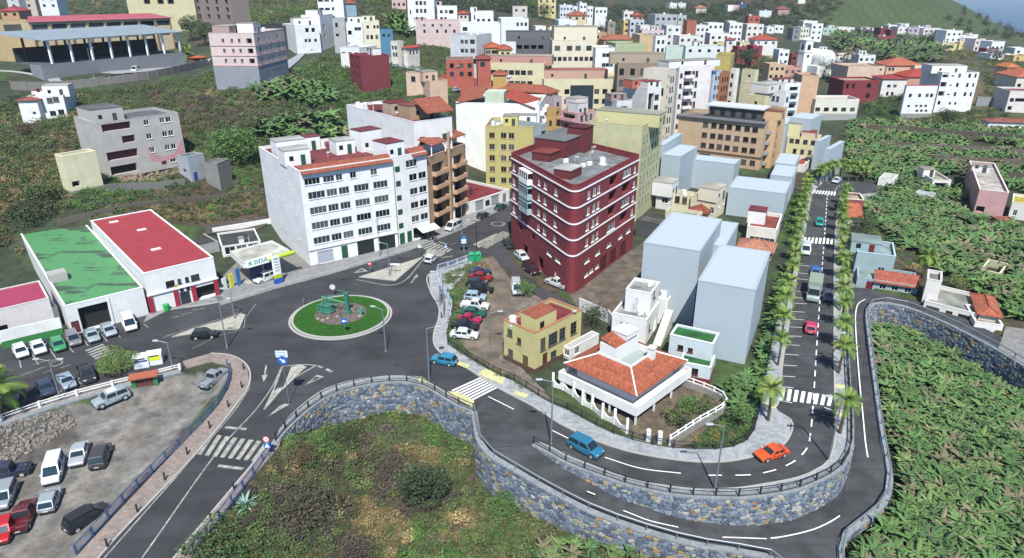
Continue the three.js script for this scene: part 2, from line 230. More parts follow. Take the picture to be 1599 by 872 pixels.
// ---------------------------------------------------------------- building kit
const feet = [];                                                    // footprints, kept free of plants
const inset = (P, t) => P.map((p, i) => {                            // polygon (x, z) moved inwards by t; P runs with the inside on its left seen with north up
const n = P.length, a = P[(i + n - 1) % n], b = P[(i + 1) % n], d1 = V3(p.x - a.x, 0, p.z - a.z).normalize(), d2 = V3(b.x - p.x, 0, b.z - p.z).normalize();
const n1 = V3(d1.z, 0, -d1.x), n2 = V3(d2.z, 0, -d2.x), k = Math.max(0.35, 1 + n1.dot(n2));   // inward normals
return V3(p.x + (n1.x + n2.x) * t / k, 0, p.z + (n1.z + n2.z) * t / k);
});
function block(u0, v0, right, left, base, dy = 0) {
let c;
if (typeof base === 'number') c = atZ(u0, v0, base);
else { const g = G(base[0], base[1]), d = ray(u0, v0), k = Math.hypot(g.x, g.z) / Math.hypot(d.x, d.z); c = V3(d.x * k, CY + d.y * k, d.z * k); }
let dir;
if (right[2] !== undefined) { const a = right[2] * Math.PI / 180; dir = V3(Math.cos(a), 0, -Math.sin(a)); } else dir = at(right[0], right[1], c.y).sub(c).setY(0).normalize();
const perp = V3(dir.z, 0, -dir.x);                                 // away to the left
const len = (d, u) => { const A = (u - 800) / F, z0 = depthOf(c), dz = -d.z * CS; return (A * z0 - c.x) / (d.x - A * dz); };
const ok = (x) => (x > 0.5 && x < 70 ? x : 10), w = ok(right[0] === null ? right[3] : len(dir, right[0])), l = ok(left < 0 ? -left : len(perp, left));
const at2 = (a, b) => V3(c.x + dir.x * a + perp.x * b, 0, c.z + dir.z * a + perp.z * b);
return { foot: [at2(0, 0), at2(w, 0), at2(w, l), at2(0, l)], top: c.y, w, l, hid: typeof base === 'number' };
}
const winGeo = (w, h, n, m, t = 0.07) => cached(['wf', w, h, n, m, t].join(), () => {
const L = [bx(w, t, 0.09, 0, h / 2 - t / 2), bx(w, t, 0.09, 0, -h / 2 + t / 2), bx(t, h - 2 * t, 0.09, -w / 2 + t / 2), bx(t, h - 2 * t, 0.09, w / 2 - t / 2), bx(w + 0.16, 0.07, 0.22, 0, -h / 2 - 0.02, 0.13)];
for (let i = 1; i < n; i++) L.push(bx(t * 0.8, h - 2 * t, 0.07, -w / 2 + w * i / n));
for (let i = 1; i < m; i++) L.push(bx(w - 2 * t, t * 0.8, 0.066, 0, h / 2 - h * 0.62 * i / (m - 1 || 1)));
return merge(L);
});
const paneM = [M.glass, SM({ name: 'window_glass_curtained', color: 0x4a4d4c, roughness: 0.2 }), SM({ name: 'window_glass_dark', color: 0x101316, roughness: 0.1 }), SM({ name: 'window_glass_sky', color: 0x2b363c, roughness: 0.08 })];
function openings(spec, len, Hh, up = 0) {
const out = [];
for (const s of spec.split(';')) {
const o = { y: 1, r: 1, d: 3, w: 1.2, h: 1.2, t: 'W', n: 2, m: 1, c: 0 }; let xs = [], lo = 0, hi = 1;
for (const q of s.trim().split(/\s+/)) { const k = q[0], v = q.slice(1); if (k === 'x') xs = v; else if (k === 't') o.t = v; else if (k === 'c') o.c = v; else if (k === 'a') lo = +v; else if (k === 'b') hi = +v; else o[k] = +v; }
if (!xs.length) continue; if (up) { const top = o.y + (o.d > 0 ? (o.r - 1) * o.d : 0) + o.h; o.y += up; if (o.r > 2 && o.d > 0) while (o.y - o.d > 1) { o.y -= o.d; o.r++; } }
xs = xs.includes('.') ? xs.split(',').map(Number) : Array.from({ length: +xs }, (_, i) => lo + (hi - lo) * (i + 0.5) / +xs);
for (let r = 0; r < o.r; r++) for (const x of xs) {
const y0 = o.y + r * o.d, s0 = x * len - o.w / 2, s1 = s0 + o.w;
if (y0 + o.h > Hh - 0.12 || s0 < 0.08 || s1 > len - 0.08) continue;
if (out.some((q) => s0 < q.s1 + 0.05 && s1 > q.s0 - 0.05 && y0 < q.y0 + q.h + 0.05 && y0 + o.h > q.y0 - 0.05)) continue;
out.push({ ...o, s0, s1, y0 });
}
}
return out;
}
function bldg(name, label, b, o = {}) {
const foot = b.foot, C = foot[0], n = foot.length, top = b.top;
let lo = 1e9, gc = o.base ?? H(C.x, C.z); for (const p of foot) lo = Math.min(lo, H(p.x, p.z)); lo = Math.min(lo, gc) - 0.5;
const Hh = top - gc, L = foot.map((p) => V3(p.x - C.x, 0, p.z - C.z)), root = thing(name, label, o.cat ?? 'building', V3(C.x, gc, C.z), 0, o.group);
feet.push({ P: foot, b: bbox(foot) });
const pr = o.par ?? 0.55, wm = typeof o.wall === 'object' ? o.wall : wallM(o.wall ?? '#d6d6d2'), far = o.far ?? depthOf(V3(C.x, gc, C.z)) > 230;
const pos = [], uv = []; let run = 0;
const quad = (a, b2, c, d, us) => { for (const p of [a, b2, c, a, c, d]) pos.push(p.x, p.y, p.z); for (const k of [0, 1, 2, 0, 2, 3]) uv.push(us[k][0], us[k][1]); };
const frameM = o.frame ? plainM(o.frame, 0.6) : M.white;
root.edges = []; let up = 0; if (b.hid && o.cat !== 'wall' && !o.fixed) { let m = 0; for (const s of Object.values(o.win ?? {})) for (const g of s.split(';')) { const f = (k, d) => +(g.match(new RegExp('(?:^|\\s)' + k + '(-?[\\d.]+)'))?.[1] ?? d), dd = f('d', 3); if (g.includes('x')) m = Math.max(m, f('y', 1) + (dd > 0 ? (f('r', 1) - 1) * dd : 0) + f('h', 1.2)); } up = Math.max(0, Hh - (o.par ?? .55) - 1 - m); }
for (let e = 0; e < n; e++) {
const A = L[e], B = L[(e + 1) % n], dx = B.x - A.x, dz = B.z - A.z, len = Math.hypot(dx, dz), ux = dx / len, uz = dz / len, nx = -uz, nz = ux, th = Math.atan2(-uz, ux);
const Pt = (s, y, out = 0) => V3(A.x + ux * s + nx * out, y, A.z + uz * s + nz * out); root.edges.push({ Pt, len, th });
const ops = o.win?.[e] ? openings(o.win[e], len, Hh, up) : [];
const y0 = lo - gc, shape = [[0, y0], [len, y0], [len, Hh], [0, Hh]].map((q) => new THREE.Vector2(q[0], q[1]));
const holes = ops.map((q) => [[q.s0, q.y0], [q.s0, q.y0 + q.h], [q.s1, q.y0 + q.h], [q.s1, q.y0]].map((v) => new THREE.Vector2(v[0], v[1])));
const pts = [...shape, ...holes.flat()];
for (const f of THREE.ShapeUtils.triangulateShape(shape, holes)) for (const k of f) { const p = Pt(pts[k].x, pts[k].y); pos.push(p.x, p.y, p.z); uv.push(run + pts[k].x, pts[k].y); }
for (const q of ops) {
const dp = q.t === 'B' || q.t === 'O' ? 1.1 : q.t === 'S' || q.t === 'D' ? 0.25 : 0.16, a = q.s0, c = q.s1, y = q.y0, z = q.y0 + q.h, U = [[0, 0], [dp, 0], [dp, 1], [0, 1]];
quad(Pt(a, y), Pt(a, y, -dp), Pt(a, z, -dp), Pt(a, z), U); quad(Pt(c, y, -dp), Pt(c, y), Pt(c, z), Pt(c, z, -dp), U); quad(Pt(a, z, -dp), Pt(c, z, -dp), Pt(c, z), Pt(a, z), U); quad(Pt(a, y), Pt(c, y), Pt(c, y, -dp), Pt(a, y, -dp), U);
const mid = (out, yy = (y + z) / 2) => Pt((a + c) / 2, yy, out), put = (nm, g, m, out, par = root, yy) => { const k = part(nm, g, m, par), p = mid(out, yy); k.position.copy(p); k.rotation.y = th; return k; };
const w = +(c - a).toFixed(2), h = +(z - y).toFixed(2);
if (q.t === 'W' || q.t === 'B') {
const pm = pick(paneM);
if (far && q.t === 'W') put('window', box(w, h, 0.04), pm, -dp + 0.02);
else { const wg = put('window', winGeo(w, h, q.n, q.m), q.c ? plainM(q.c, 0.6) : frameM, -dp + 0.05); const pn = part('pane', box(w - 0.04, h - 0.04, 0.03), pm, wg); pn.position.z = -0.02; }
if (q.t === 'B') put('balcony', cached('bal' + w, () => merge([bx(w + 0.3, 0.18, 1.2, 0, 0, 0.5), bx(w + 0.3, 0.85, 0.14, 0, 0.5, 1.08), bx(0.14, 0.85, 1.0, -w / 2 - 0.08, 0.5, 0.5), bx(0.14, 0.85, 1.0, w / 2 + 0.08, 0.5, 0.5)])), o.balM ?? wm, 0.02, root, y - 0.06);
} else if (q.t === 'G') put('shutter', cached('sh' + w + h, () => { const g = [bx(w, h, 0.05)]; for (let k = 0; k < 6; k++) g.push(bx(w - 0.14, 0.05, 0.03, 0, -h / 2 + h * (k + 0.5) / 6, 0.035)); return merge(g); }), plainM(q.c || '#1d4a34', 0.6), -0.06);
else if (q.t === 'D') put('door', cached('do' + w + h, () => merge([bx(w, h, 0.06), bx(w * 0.7, h * 0.3, 0.03, 0, h * 0.22, 0.04), bx(w * 0.7, h * 0.36, 0.03, 0, -h * 0.22, 0.04), bx(0.05, 0.14, 0.07, w * 0.4, 0, 0.06)])), plainM(q.c || '#4a2a20', 0.6), -0.14);
else if (q.t === 'S') put('garage_door', cached('ga' + w + h, () => { const g = [bx(w, h, 0.05)]; const k = Math.round(h / 0.28); for (let j = 0; j < k; j++) g.push(bx(w, h / k * 0.6, 0.03, 0, -h / 2 + h * (j + 0.5) / k, 0.035)); return merge(g); }), plainM(q.c || '#8b9096', 0.6), -0.18);
else if (q.t === 'O') put('opening', box(w, h, 0.05), q.c ? plainM(q.c, .9) : M.dark, -dp + 0.03);
}
run += len;
}
const I = inset(L, 0.22);                                           // parapet: inner skin and coping
if (pr > 0) for (let e = 0; e < n; e++) { const A = I[e], B = I[(e + 1) % n], f = (p, y) => V3(p.x, y, p.z); quad(f(B, Hh - pr - 0.02), f(A, Hh - pr - 0.02), f(A, Hh), f(B, Hh), [[0, 0], [2, 0], [2, 1], [0, 1]]); }
part('wall', tri(pos, uv), wm, root);
if (pr > 0) {
part('roof', sheet(inset(L, 0.1), Hh - pr), o.roofM ?? roofM(o.roof ?? '#a9a7a0'), root);
part('parapet_coping', slab(inset(L, -0.04), Hh - 0.02, Hh + 0.08, [inset(L, 0.26)]), o.coping ? plainM(o.coping, 0.85) : wm, root);
}
if (o.tile) root.add(hipRoof(L, Hh, o.tile, o.pitch ?? 0.42, o.over ?? 0.5, o.tileM));
if (o.plinth) part('plinth', slab(inset(L, -0.05), lo - gc, o.plinth[0], [inset(L, 0.05)]), wallM(o.plinth[1]), root);
for (const y of o.bands ?? []) part('band', slab(inset(L, -(o.bandOut ?? 0.16)), y, y + (o.bandH ?? 0.28), [inset(L, 0.03)]), plainM(o.bandC ?? '#dcdcd8', 0.8), root);
for (const u of o.huts ?? []) hut(root, L, Hh - pr, u);
root.L = L; root.Hh = Hh; root.pr = pr; root.wm = wm; root.far = far;
if (o.clutter && pr > 0) clutter(root, L, Hh - pr, o.clutter);
return root;
}
const inside4 = (L, fx, fy) => V3(L[0].x + (L[1].x - L[0].x) * fx + (L[L.length - 1].x - L[0].x) * fy, 0, L[0].z + (L[1].z - L[0].z) * fx + (L[L.length - 1].z - L[0].z) * fy);
function hut(root, L, y, [fx, fy, w, d, h, hex, rhex, dc]) {
const p = inside4(L, fx, fy), th = Math.atan2(-(L[1].z - L[0].z), L[1].x - L[0].x), m = part('roof_hut', vbox(w, h, d), hex ? wallM(hex) : root.wm ?? wallM('#d6d6d2'), root);
m.position.set(p.x, y - 0.02, p.z); m.rotation.y = th;
const r = part('hut_roof', bx(w + 0.16, 0.12, d + 0.16, 0, h + 0.06, 0), roofM(rhex ?? '#b4b0a8'), m); r.userData = {};
const dr = part('door', bx(0.9, 2, 0.06, w * 0.2, 1.02, d / 2 + 0.03), plainM(dc ?? '#3a3c3e', 0.6), m); if (w > 3.2) part('window', bx(0.8, 0.9, 0.05, -w * 0.25, 1.5, d / 2 + 0.02), M.glass, m);
}
const tankGeo = cached('tank', () => { const g = new THREE.CylinderGeometry(0.55, 0.6, 1.1, 14); g.translate(0, 0.75, 0); const c = new THREE.SphereGeometry(0.55, 14, 5, 0, 6.3, 0, 1.57); c.scale(1, 0.35, 1); c.translate(0, 1.3, 0); return merge([g, c, bx(1.2, 0.2, 1.2, 0, 0.1, 0)]); });
const dishGeo = cached('dish', () => { const g = new THREE.SphereGeometry(0.6, 16, 5, 0, 6.3, 0, 0.75); g.rotateX(2.2); g.translate(0, 1.3, 0.4); return merge([g, rod(V3(0, 0, 0), V3(0, 1.2, 0), 0.04), rod(V3(0, 1.1, 0.05), V3(0, 1.5, 0.75), 0.02)]); });
const antGeo = cached('ant', () => merge([rod(V3(0, 0, 0), V3(0, 3.2, 0), 0.035, 0.02, 5), ...[2.2, 2.6, 3.0].map((y) => bx(0.9 - (y - 2.2) * 0.5, 0.03, 0.03, 0, y, 0)), bx(0.03, 0.03, 0.9, 0, 2.9, 0)]));
const acGeo = cached('ac', () => merge([bx(1, 0.75, 0.5, 0, 0.45, 0), new THREE.CylinderGeometry(0.28, 0.28, 0.06, 12).rotateX(Math.PI / 2).translate(0.1, 0.45, 0.26)]));
const solarGeo = cached('solar', () => merge([bx(2, 0.08, 1.2, 0, 0.6, 0).rotateX(0) , bx(0.06, 0.6, 0.06, -0.8, 0.3, -0.4), bx(0.06, 0.6, 0.06, 0.8, 0.3, -0.4), bx(0.06, 0.6, 0.06, -0.8, 0.3, 0.4), bx(0.06, 0.6, 0.06, 0.8, 0.3, 0.4)]));
function clutter(root, L, y, list) {      // [kind, fx, fy, turn]
for (const [k, fx, fy, t = 0.4] of list) {
const p = inside4(L, fx, fy), [nm, g, m] = { t: ['water_tank', tankGeo, plainM('#c9cbc9', 0.7)], d: ['satellite_dish', dishGeo, M.white], a: ['antenna', antGeo, M.steel], c: ['air_conditioner', acGeo, plainM('#cfd0cc', 0.6)], s: ['solar_panel', solarGeo, plainM('#1c2740', 0.25)] }[k];
const o = part(nm, g, m, root); o.position.set(p.x, y, p.z); o.rotation.y = t;
}
}
function hipRoof(L, y, hex, pitch, over, m) {
const Q = inset(L, -over), l0 = Q[0].distanceTo(Q[1]), l1 = Q[1].distanceTo(Q[2]); const [a, b, c, d] = l0 >= l1 ? Q : [Q[1], Q[2], Q[3], Q[0]];
const sh = Math.min(l0, l1), long = Math.max(l0, l1), k = clamp(sh / 2 / long, 0, 0.499), h = sh / 2 * pitch, m1 = a.clone().add(d).multiplyScalar(0.5), m2 = b.clone().add(c).multiplyScalar(0.5);
const r1 = m1.clone().lerp(m2, k), r2 = m1.clone().lerp(m2, 1 - k); for (const p of [a, b, c, d]) p.y = y - 0.02; r1.y = r2.y = y + h;
const pos = [], uv = [], face = (...ps) => { const o = ps[0], ex = ps[1].clone().sub(o).normalize(), nn = ex.clone().cross(ps[ps.length - 1].clone().sub(o)).normalize(), ey = nn.clone().cross(ex); for (let i = 1; i + 1 < ps.length; i++) for (const p of [ps[0], ps[i], ps[i + 1]]) { pos.push(p.x, p.y, p.z); const q = p.clone().sub(o); uv.push(q.dot(ex), q.dot(ey)); } };
face(a, b, r2, r1); face(b, c, r2); face(c, d, r1, r2); face(d, a, r1);
const lowp = [a, b, c, d].map((p) => V3(p.x, y - 0.14, p.z)); const U = [a, b, c, d];
for (let i = 0; i < 4; i++) face(lowp[i], lowp[(i + 1) % 4], U[(i + 1) % 4], U[i]); face(lowp[3], lowp[2], lowp[1], lowp[0]);
const g = new THREE.Group(); const roof = part('tiled_roof', tri(pos, uv), m ?? tileM(hex)); const ridge = part('ridge', merge([rod(r1, r2, 0.13), rod(a, r1, 0.1), rod(d, r1, 0.1), rod(b, r2, 0.1), rod(c, r2, 0.1)]), m ?? tileM(hex), roof); ridge.position.y = 0.03;
return roof;
}
function shedGeo(ps, th = 0.14) {
const [a, b, c, d] = ps, pos = [], uv = [], dn = (p) => V3(p.x, p.y - th, p.z); const ex = b.clone().sub(a).normalize(), nn = ex.clone().cross(d.clone().sub(a)).normalize(), ey = nn.clone().cross(ex);
const f = (...q) => { for (let i = 1; i + 1 < q.length; i++) for (const p of [q[0], q[i], q[i + 1]]) { pos.push(p.x, p.y, p.z); const w = p.clone().sub(a); uv.push(w.dot(ex), w.dot(ey)); } };
f(a, b, c, d); f(dn(d), dn(c), dn(b), dn(a)); f(dn(a), dn(b), b, a); f(dn(b), dn(c), c, b); f(dn(c), dn(d), d, c); f(dn(d), dn(a), a, d); return tri(pos, uv);
}
// ---------------------------------------------------------------- buildings round the roundabout and the avenue
const WH = '#dfe0dd', WW = '#dad7cc', CR = '#d8cfae', TILE = '#9c5a45', REDR = '#8c3c42';
const bk = block;
{ // white apartment block over the filling station
const b = bldg('apartment_building', 'tall white apartment block with red roof terraces beside the filling station', bk(467, 268, [613, 247], 404, [487, 416]), {
wall: '#e2e4e4', roof: REDR, frame: '#c2c7c8', win: {
0: 'x.15 y4.2 r4 d3 w3.3 h1.4 n4;x.31,.44 y4.2 r4 d3 w2.1 h1.4 n3;x.63,.845 y4.2 r4 d3 w3.1 h1.4 n4;x.12 y16 w3 h1.25 n4;x.29 y16 w2.2 h1.25 n3;x.40 y16 w1.3 h1.25;x.55 y16 w1.3 h1.25;x.66 y16 w3.2 h1.25 n4;x.78 y16 w1.4 h1.25;x.88 y16 w3 h1.25 n4;x.03 y.1 w1.1 h2.7 tG;x.17 y.1 w3.2 h2.5 tS c#9aa0a8;x.38 y.1 w1.3 h2.7 tG;x.62 y.1 w3.6 h2.9 tG c#16241d;x.87 y.1 w3.6 h2.9 tG c#16241d', 3: 'x.2,.5,.8 y4 r3 d5 w.25 h.3' },
huts: [[.12, .35, 5, 4, 3, '#e2e4e4', '#d4d6d4', '#1d4a34'], [.22, .72, 6, 4, 3, '#e2e4e4', '#d4d6d4', '#1d4a34'], [.45, .78, 5, 3.2, 2.8, '#e2e4e4', REDR, '#1d4a34'], [.72, .5, 4, 4, 2.8, '#e2e4e4', '#d4d6d4', '#1d4a34']], clutter: [['a', .3, .5], ['d', .5, .4], ['t', .62, .75], ['t', .55, .85]] });
const e = b.edges[0], h = b.Hh; part('tile_strip', shedGeo([e.Pt(0.2, h - 0.5, 0.7), e.Pt(e.len - 0.2, h - 0.5, 0.7), e.Pt(e.len - 0.2, h + 0.7, -1.4), e.Pt(0.2, h + 0.7, -1.4)]), tileM(TILE), b);
part('ledge', (() => { const p = e.Pt(e.len / 2, 3.35, 0.12); return bx(e.len, 0.2, 0.3, p.x, p.y, p.z, e.th); })(), M.white, b);
const c = bldg('apartment_building', 'narrow white block with green stair windows between white and brown flats', bk(615, 246, [666, 236], -17, [622, 384]), {
wall: '#e2e4e4', roof: REDR, frame: '#c2c7c8', win: { 0: 'x.09 y3.6 r5 d3 w1.2 h1.2 tG;x.55,.84 y4.2 r4 d3 w2 h1.4 n2;x.52 y16.1 w2.8 h1.5 n3;x.84 y16.1 w2.4 h1.5 n3;x.1 y.1 w1.3 h2.5 tG;x.33 y.1 w1.2 h2.5 tG;x.7 y.2 w4 h2.7 tO' }, huts: [[.16, .2, 4.2, 5, 3.2, '#e2e4e4', REDR, '#1d4a34'], [.2, .7, 5, 4, 4.4, '#e2e4e4', REDR, '#1d4a34']] });
const e2 = c.edges[0], h2 = c.Hh; part('tile_strip', shedGeo([e2.Pt(4.4, h2 - 0.4, 0.7), e2.Pt(e2.len, h2 - 0.4, 0.7), e2.Pt(e2.len, h2 + 0.9, -1.6), e2.Pt(4.4, h2 + 0.9, -1.6)]), tileM(TILE), c);
{ const p = e2.Pt(7.2, 0, 0), a = e2.Pt(4.6, 2.9, 0.05), q = e2.Pt(9.4, 2.9, 0.05), r = e2.Pt(9.4, 2.2, 2.2), s = e2.Pt(4.6, 2.2, 2.2); part('awning', shedGeo([s, r, q, a], 0.05), plainM('#b9c4ba', 0.8), c); }
}
{ // brown balcony building
const b = bldg('apartment_building', 'brown flats with stacked dark balconies beside the white apartment block', bk(667, 246, [727, 224], 650, [669, 367]), {
wall: '#a98a68', roof: '#9a6a50', balM: plainM('#b8977a', 0.85), frame: '#3a2a22', par: 0.7, win: { 0: 'x.26,.77 y3.9 r4 d3 w4.6 h2.3 tB n5;x.26 y.1 w5 h2.9 tO;x.77 y.1 w5.4 h3 tO', 1: 'x.5 y4 r4 d3 w1.2 h1.2' }, coping: '#b8977a' });
const e = b.edges[0], h = b.Hh;
for (const s of [.26, .77]) { part('terrace_roof', shedGeo([e.Pt(e.len * s - 3, h + 2.3, 0.6), e.Pt(e.len * s + 3, h + 2.3, 0.6), e.Pt(e.len * s + 3, h + 3.3, -3), e.Pt(e.len * s - 3, h + 3.3, -3)]), tileM(TILE), b); [-2.7, 2.7].forEach((k) => { const p = e.Pt(e.len * s + k, 0, 0.3); part('roof_post', vbox(0.2, 2.4, 0.2, p.x, h, p.z), M.white, b); }); }
const fin = e.Pt(e.len * 0.5, 0, 0.5); part('pier', vbox(0.5, h + 4, 1.4, fin.x, 0, fin.z).rotateY(0), wallM('#a98a68'), b);
const c = bldg('apartment_building', 'long white party wall and red terrace rising behind the brown balcony flats', bk(646, 191, [706, null, 40], 541, [650, 360]), {
wall: '#dfe0e0', roof: '#8a2b33', frame: '#3a2a22', win: { 0: 'x.2,.8 y19 w1.4 h1.6;x.8 y16 w1.4 h1.2' }, huts: [[.62, .24, 8, 5, 3, '#a98a68', TILE, '#5a1f1c'], [.5, .5, 5, 4, 2.6, '#b39a84', '#8a2b33', '#5a1f1c']], clutter: [['t', .1, .8], ['t', .25, .84], ['t', .16, .9], ['d', .2, .34], ['a', .4, .6], ['a', .1, .97]] });
const e3 = c.edges[0], h3 = c.Hh; part('tile_strip', shedGeo([e3.Pt(e3.len * .3, h3 + 1.6, 0.8), e3.Pt(e3.len, h3 + 1.6, 0.8), e3.Pt(e3.len, h3 + 4, -4.5), e3.Pt(e3.len * .3, h3 + 4, -4.5)]), tileM(TILE), c);
const sh = part('roof_canopy', bx(4, 0.1, 3, 0, 2.2, 0), plainM('#d4d0ca', 0.7), c); sh.position.copy(inside4(c.L, .3, .6)).setY(h3 - 0.6); part('canopy_post', merge([[-1.8, -1.3], [1.8, -1.3], [-1.8, 1.3], [1.8, 1.3]].map(([x, z]) => vbox(0.08, 2.2, 0.08, x, 0, z))), M.white, sh);
}
bldg('garage_building', 'low white garage with crimson roof beyond the brown balcony flats', bk(728, 318, [796, 296], -15, [728, 337]), { wall: WH, roof: '#8f3038', coping: '#d9d5d0', win: { 0: 'x.3,.66 y.1 w3 h2.6 tS;x.48 y.9 w1.6 h1.2 c#1d4a34;x.88 y.1 w1.3 h2.3 tD c#6b6f72' }, huts: [[.35, .55, 9, 6, 1.2, '#93343a', '#8f3038']] });
bldg('apartment_building', 'yellow apartment block with nine square windows behind the maroon building', bk(758, 197, [833, 198.5], -13, 178), { wall: '#b9ae5c', roof: '#a9a28e', frame: '#a79a80', win: { 0: 'x.14,.385,.55 y3.2 r4 d3 w1.5 h1.5', 1: 'x.3,.7 y3 r4 d3 w3 h1.8 tB' }, balM: plainM('#9aa3a8'), huts: [[.5, .4, 4, 4, 2.6, '#c3b85a'], [.75, .6, 7, 3, 2.4, WH]], clutter: [['t', .14, .2], ['c', .22, .3], ['t', .3, .5], ['a', .1, .6]] });
{
const b = bldg('apartment_building', 'huge blank white party wall with orange roof slopes behind the yellow block', bk(712, 160, [843, 163], -18, 190), { wall: '#e3e5e4', roof: '#b9c4b2', win: { 0: 'x.86 y15.5 w1.2 h1;x.94 y15.5 w1.2 h1', 1: 'x3 y4 r5 d3 w1.6 h1.5 tB' } });
const e = b.edges[0], h = b.Hh, l = e.len;
part('roof_slope', shedGeo([e.Pt(0, h - 0.2, 0.2), e.Pt(l * .32, h + 1.6, 0.2), e.Pt(l * .32, h + 4, -12), e.Pt(0, h + 2, -12)]), tileM(TILE), b);
part('roof_slope', shedGeo([e.Pt(l * .58, h + 1.9, 0.2), e.Pt(l * .95, h - 1, 0.5), e.Pt(l * .98, h + 0.2, -9), e.Pt(l * .62, h + 3, -9)]), tileM('#a44a35'), b);
part('gable_wall', slab([e.Pt(l * .58, 0, 0.02), e.Pt(l * .97, 0, 0.02), e.Pt(l * .97, 0, -8), e.Pt(l * .58, 0, -8)], h - 1, h + 0.02), wallM('#e3e5e4'), b);
part('roof_hut', slab([e.Pt(l * .33, 0, -3), e.Pt(l * .56, 0, -3), e.Pt(l * .56, 0, -9), e.Pt(l * .33, 0, -9)], h - 0.6, h + 2.6), wallM('#b8c6ae'), b);
}
{
const b = bldg('apartment_building', 'mustard building with orange gabled roofs behind the white party wall', bk(858, 146, [872, null, 60], 745, 208), { wall: '#b98f3e', tile: TILE, par: 0, pitch: 0.5, win: { 0: 'x.5 y3 r6 d3 w1.4 h1.4', 3: 'x.8,.9 y12 r2 d3 w1 h1.2' } });
const p = inside4(b.L, .4, .72); const t = part('roof_hut', vbox(4.5, 4.4, 4.5), wallM('#b98f3e'), b); t.position.set(p.x, b.Hh, p.z); part('hut_roof', (() => { const g = new THREE.ConeGeometry(3.8, 1.6, 4); g.rotateY(Math.PI / 4); g.translate(0, 5.2, 0); return g; })(), tileM(TILE), t);
const d = part('satellite_dish', dishGeo, M.white, b); d.position.set(...inside4(b.L, .2, .6).setY(b.Hh + 1.6)); d.scale.setScalar(2.2); d.rotation.y = 0.5;
}
{ // maroon corner building
const A = G(799, 384), K = G(892, 463), B = G(988, 388), dA = A.clone().sub(K).setY(0).normalize(), dB = B.clone().sub(K).setY(0).normalize(), R = 3;
const p1 = K.clone().addScaledVector(dA, R), p2 = K.clone().addScaledVector(dB, R), arc = []; for (let i = 1; i < 6; i++) { const t = i / 6; arc.push(p1.clone().multiplyScalar((1 - t) ** 2).addScaledVector(K, 2 * t * (1 - t)).addScaledVector(p2, t * t)); }
const A2 = A.clone().addScaledVector(dB, 20), mid = p1.clone().lerp(p2, 0.5), d = ray(890, 289), k = Math.hypot(arc[2].x, arc[2].z) / Math.hypot(d.x, d.z), top = CY + d.y * k;
const foot = [p2, B, A2, A, p1, ...arc], h = top - 0;
const o = bldg('apartment_building', 'maroon corner apartment block with rounded corner and white floor bands', { foot, top }, {
wall: '#84202c', roof: '#8d9298', par: 1.1, coping: '#74202a', bands: [h - 1.2, h - 4.1, h - 7, h - 9.9, h - 12.8], bandC: '#d6d2d2', bandH: 0.24, bandOut: 0.14, frame: '#cfd0ce', win: {
0: `x.1,.19,.26 y${h - 3.4} w1.2 h1.5;x.1,.19,.26 y${h - 6.3} w1.2 h1.5;x.1,.19,.26 y${h - 9.2} w1.2 h1.5;x.1,.2,.27 y${h - 12.1} w1.2 h1.5;x.52 y${h - 3.6} w3.6 h2 tO;x.52 y${h - 6.5} w3.6 h2 tO;x.52 y${h - 9.4} w3.6 h2 tO;x.52 y${h - 12.3} w3.6 h1.6 n5;x.77 y${h - 3.2} w3.8 h1.5 n5;x.77 y${h - 6.4} w3.8 h2 tO;x.77 y${h - 9} w3.8 h1.5 n5;x.77 y${h - 12.3} w3.8 h2 tO;x.93 y${h - 3.4} r4 d-2.9 w1.2 h1.4;x.12,.3,.5,.72,.88 y4.3 w2 h.8 n3;x.12,.2,.3 y1.6 w1.6 h.8 n3;x.42,.6,.8 y.1 w3.2 h3 tS c#4a1a1c`,
3: `x.06,.18 y${h - 3.4} r4 d-2.9 w1.4 h1.5;x.34 y${h - 3.5} r3 d-2.9 w3.6 h1.8 n4;x.55 y${h - 3.3} r4 d-2.9 w1.1 h1.3;x.66,.84 y${h - 3.3} r4 d-2.9 w1.3 h1.3;x.75,.9 y4.4 w2 h.8 n3;x.2,.45 y5 w1.6 h1.2 tO;x.3,.6 y.1 w2.4 h2.6 tO;x.86 y.1 w.9 h2.1 tD c#cfd0ce`, 4: '' } });
const e = o.edges[3]; for (let f = 0; f < 3; f++) { const p = e.Pt(e.len * .34, h - 3.6 - 2.9 * f + 0.9, 0.5); const bw = part('glazed_bay', (() => { const L = [bx(4.2, 0.25, 1.1, 0, 1.05, 0), bx(4.2, 0.9, 1.1, 0, -0.85, 0)]; for (let i = 0; i < 5; i++) L.push(bx(0.1, 1.4, 0.1, -2 + i, 0.2, 0.5)); return merge(L); })(), plainM(f ? '#8aa0a4' : '#d9dcda', 0.6), o); bw.position.copy(p); bw.rotation.y = e.th; const g = part('pane', bx(4, 1.4, 0.05, 0, 0.2, 0.46), paneM[3], bw); }
const HR = (fx, fy, w, dd, hh, c1, c2) => { const t = part('roof_hut', vbox(w, hh, dd), wallM(c1), o); const q = K.clone().addScaledVector(dB, fx * B.distanceTo(K)).addScaledVector(dA, fy * A.distanceTo(K)).sub(o.position); t.position.set(q.x, h - 1.1, q.z); t.rotation.y = Math.atan2(dB.z * -1, dB.x); part('hut_roof', bx(w + 0.3, 0.16, dd + 0.3, 0, hh + 0.08, 0), roofM(c2), t); return t; };
HR(.55, .74, 12, 7, 3.4, '#6c1c24', '#8d9298'); HR(.18, .28, 4.4, 3.4, 1.6, '#6c1c24', '#dcdcd8'); HR(.28, .72, 5, 4, 1.6, '#6c1c24', '#9c4a3c'); HR(.4, .86, 4.4, 3.4, 1.8, '#6c1c24', '#dcdcd8'); HR(.7, .62, 4, 4, 5, '#6c1c24', '#6c1c24');
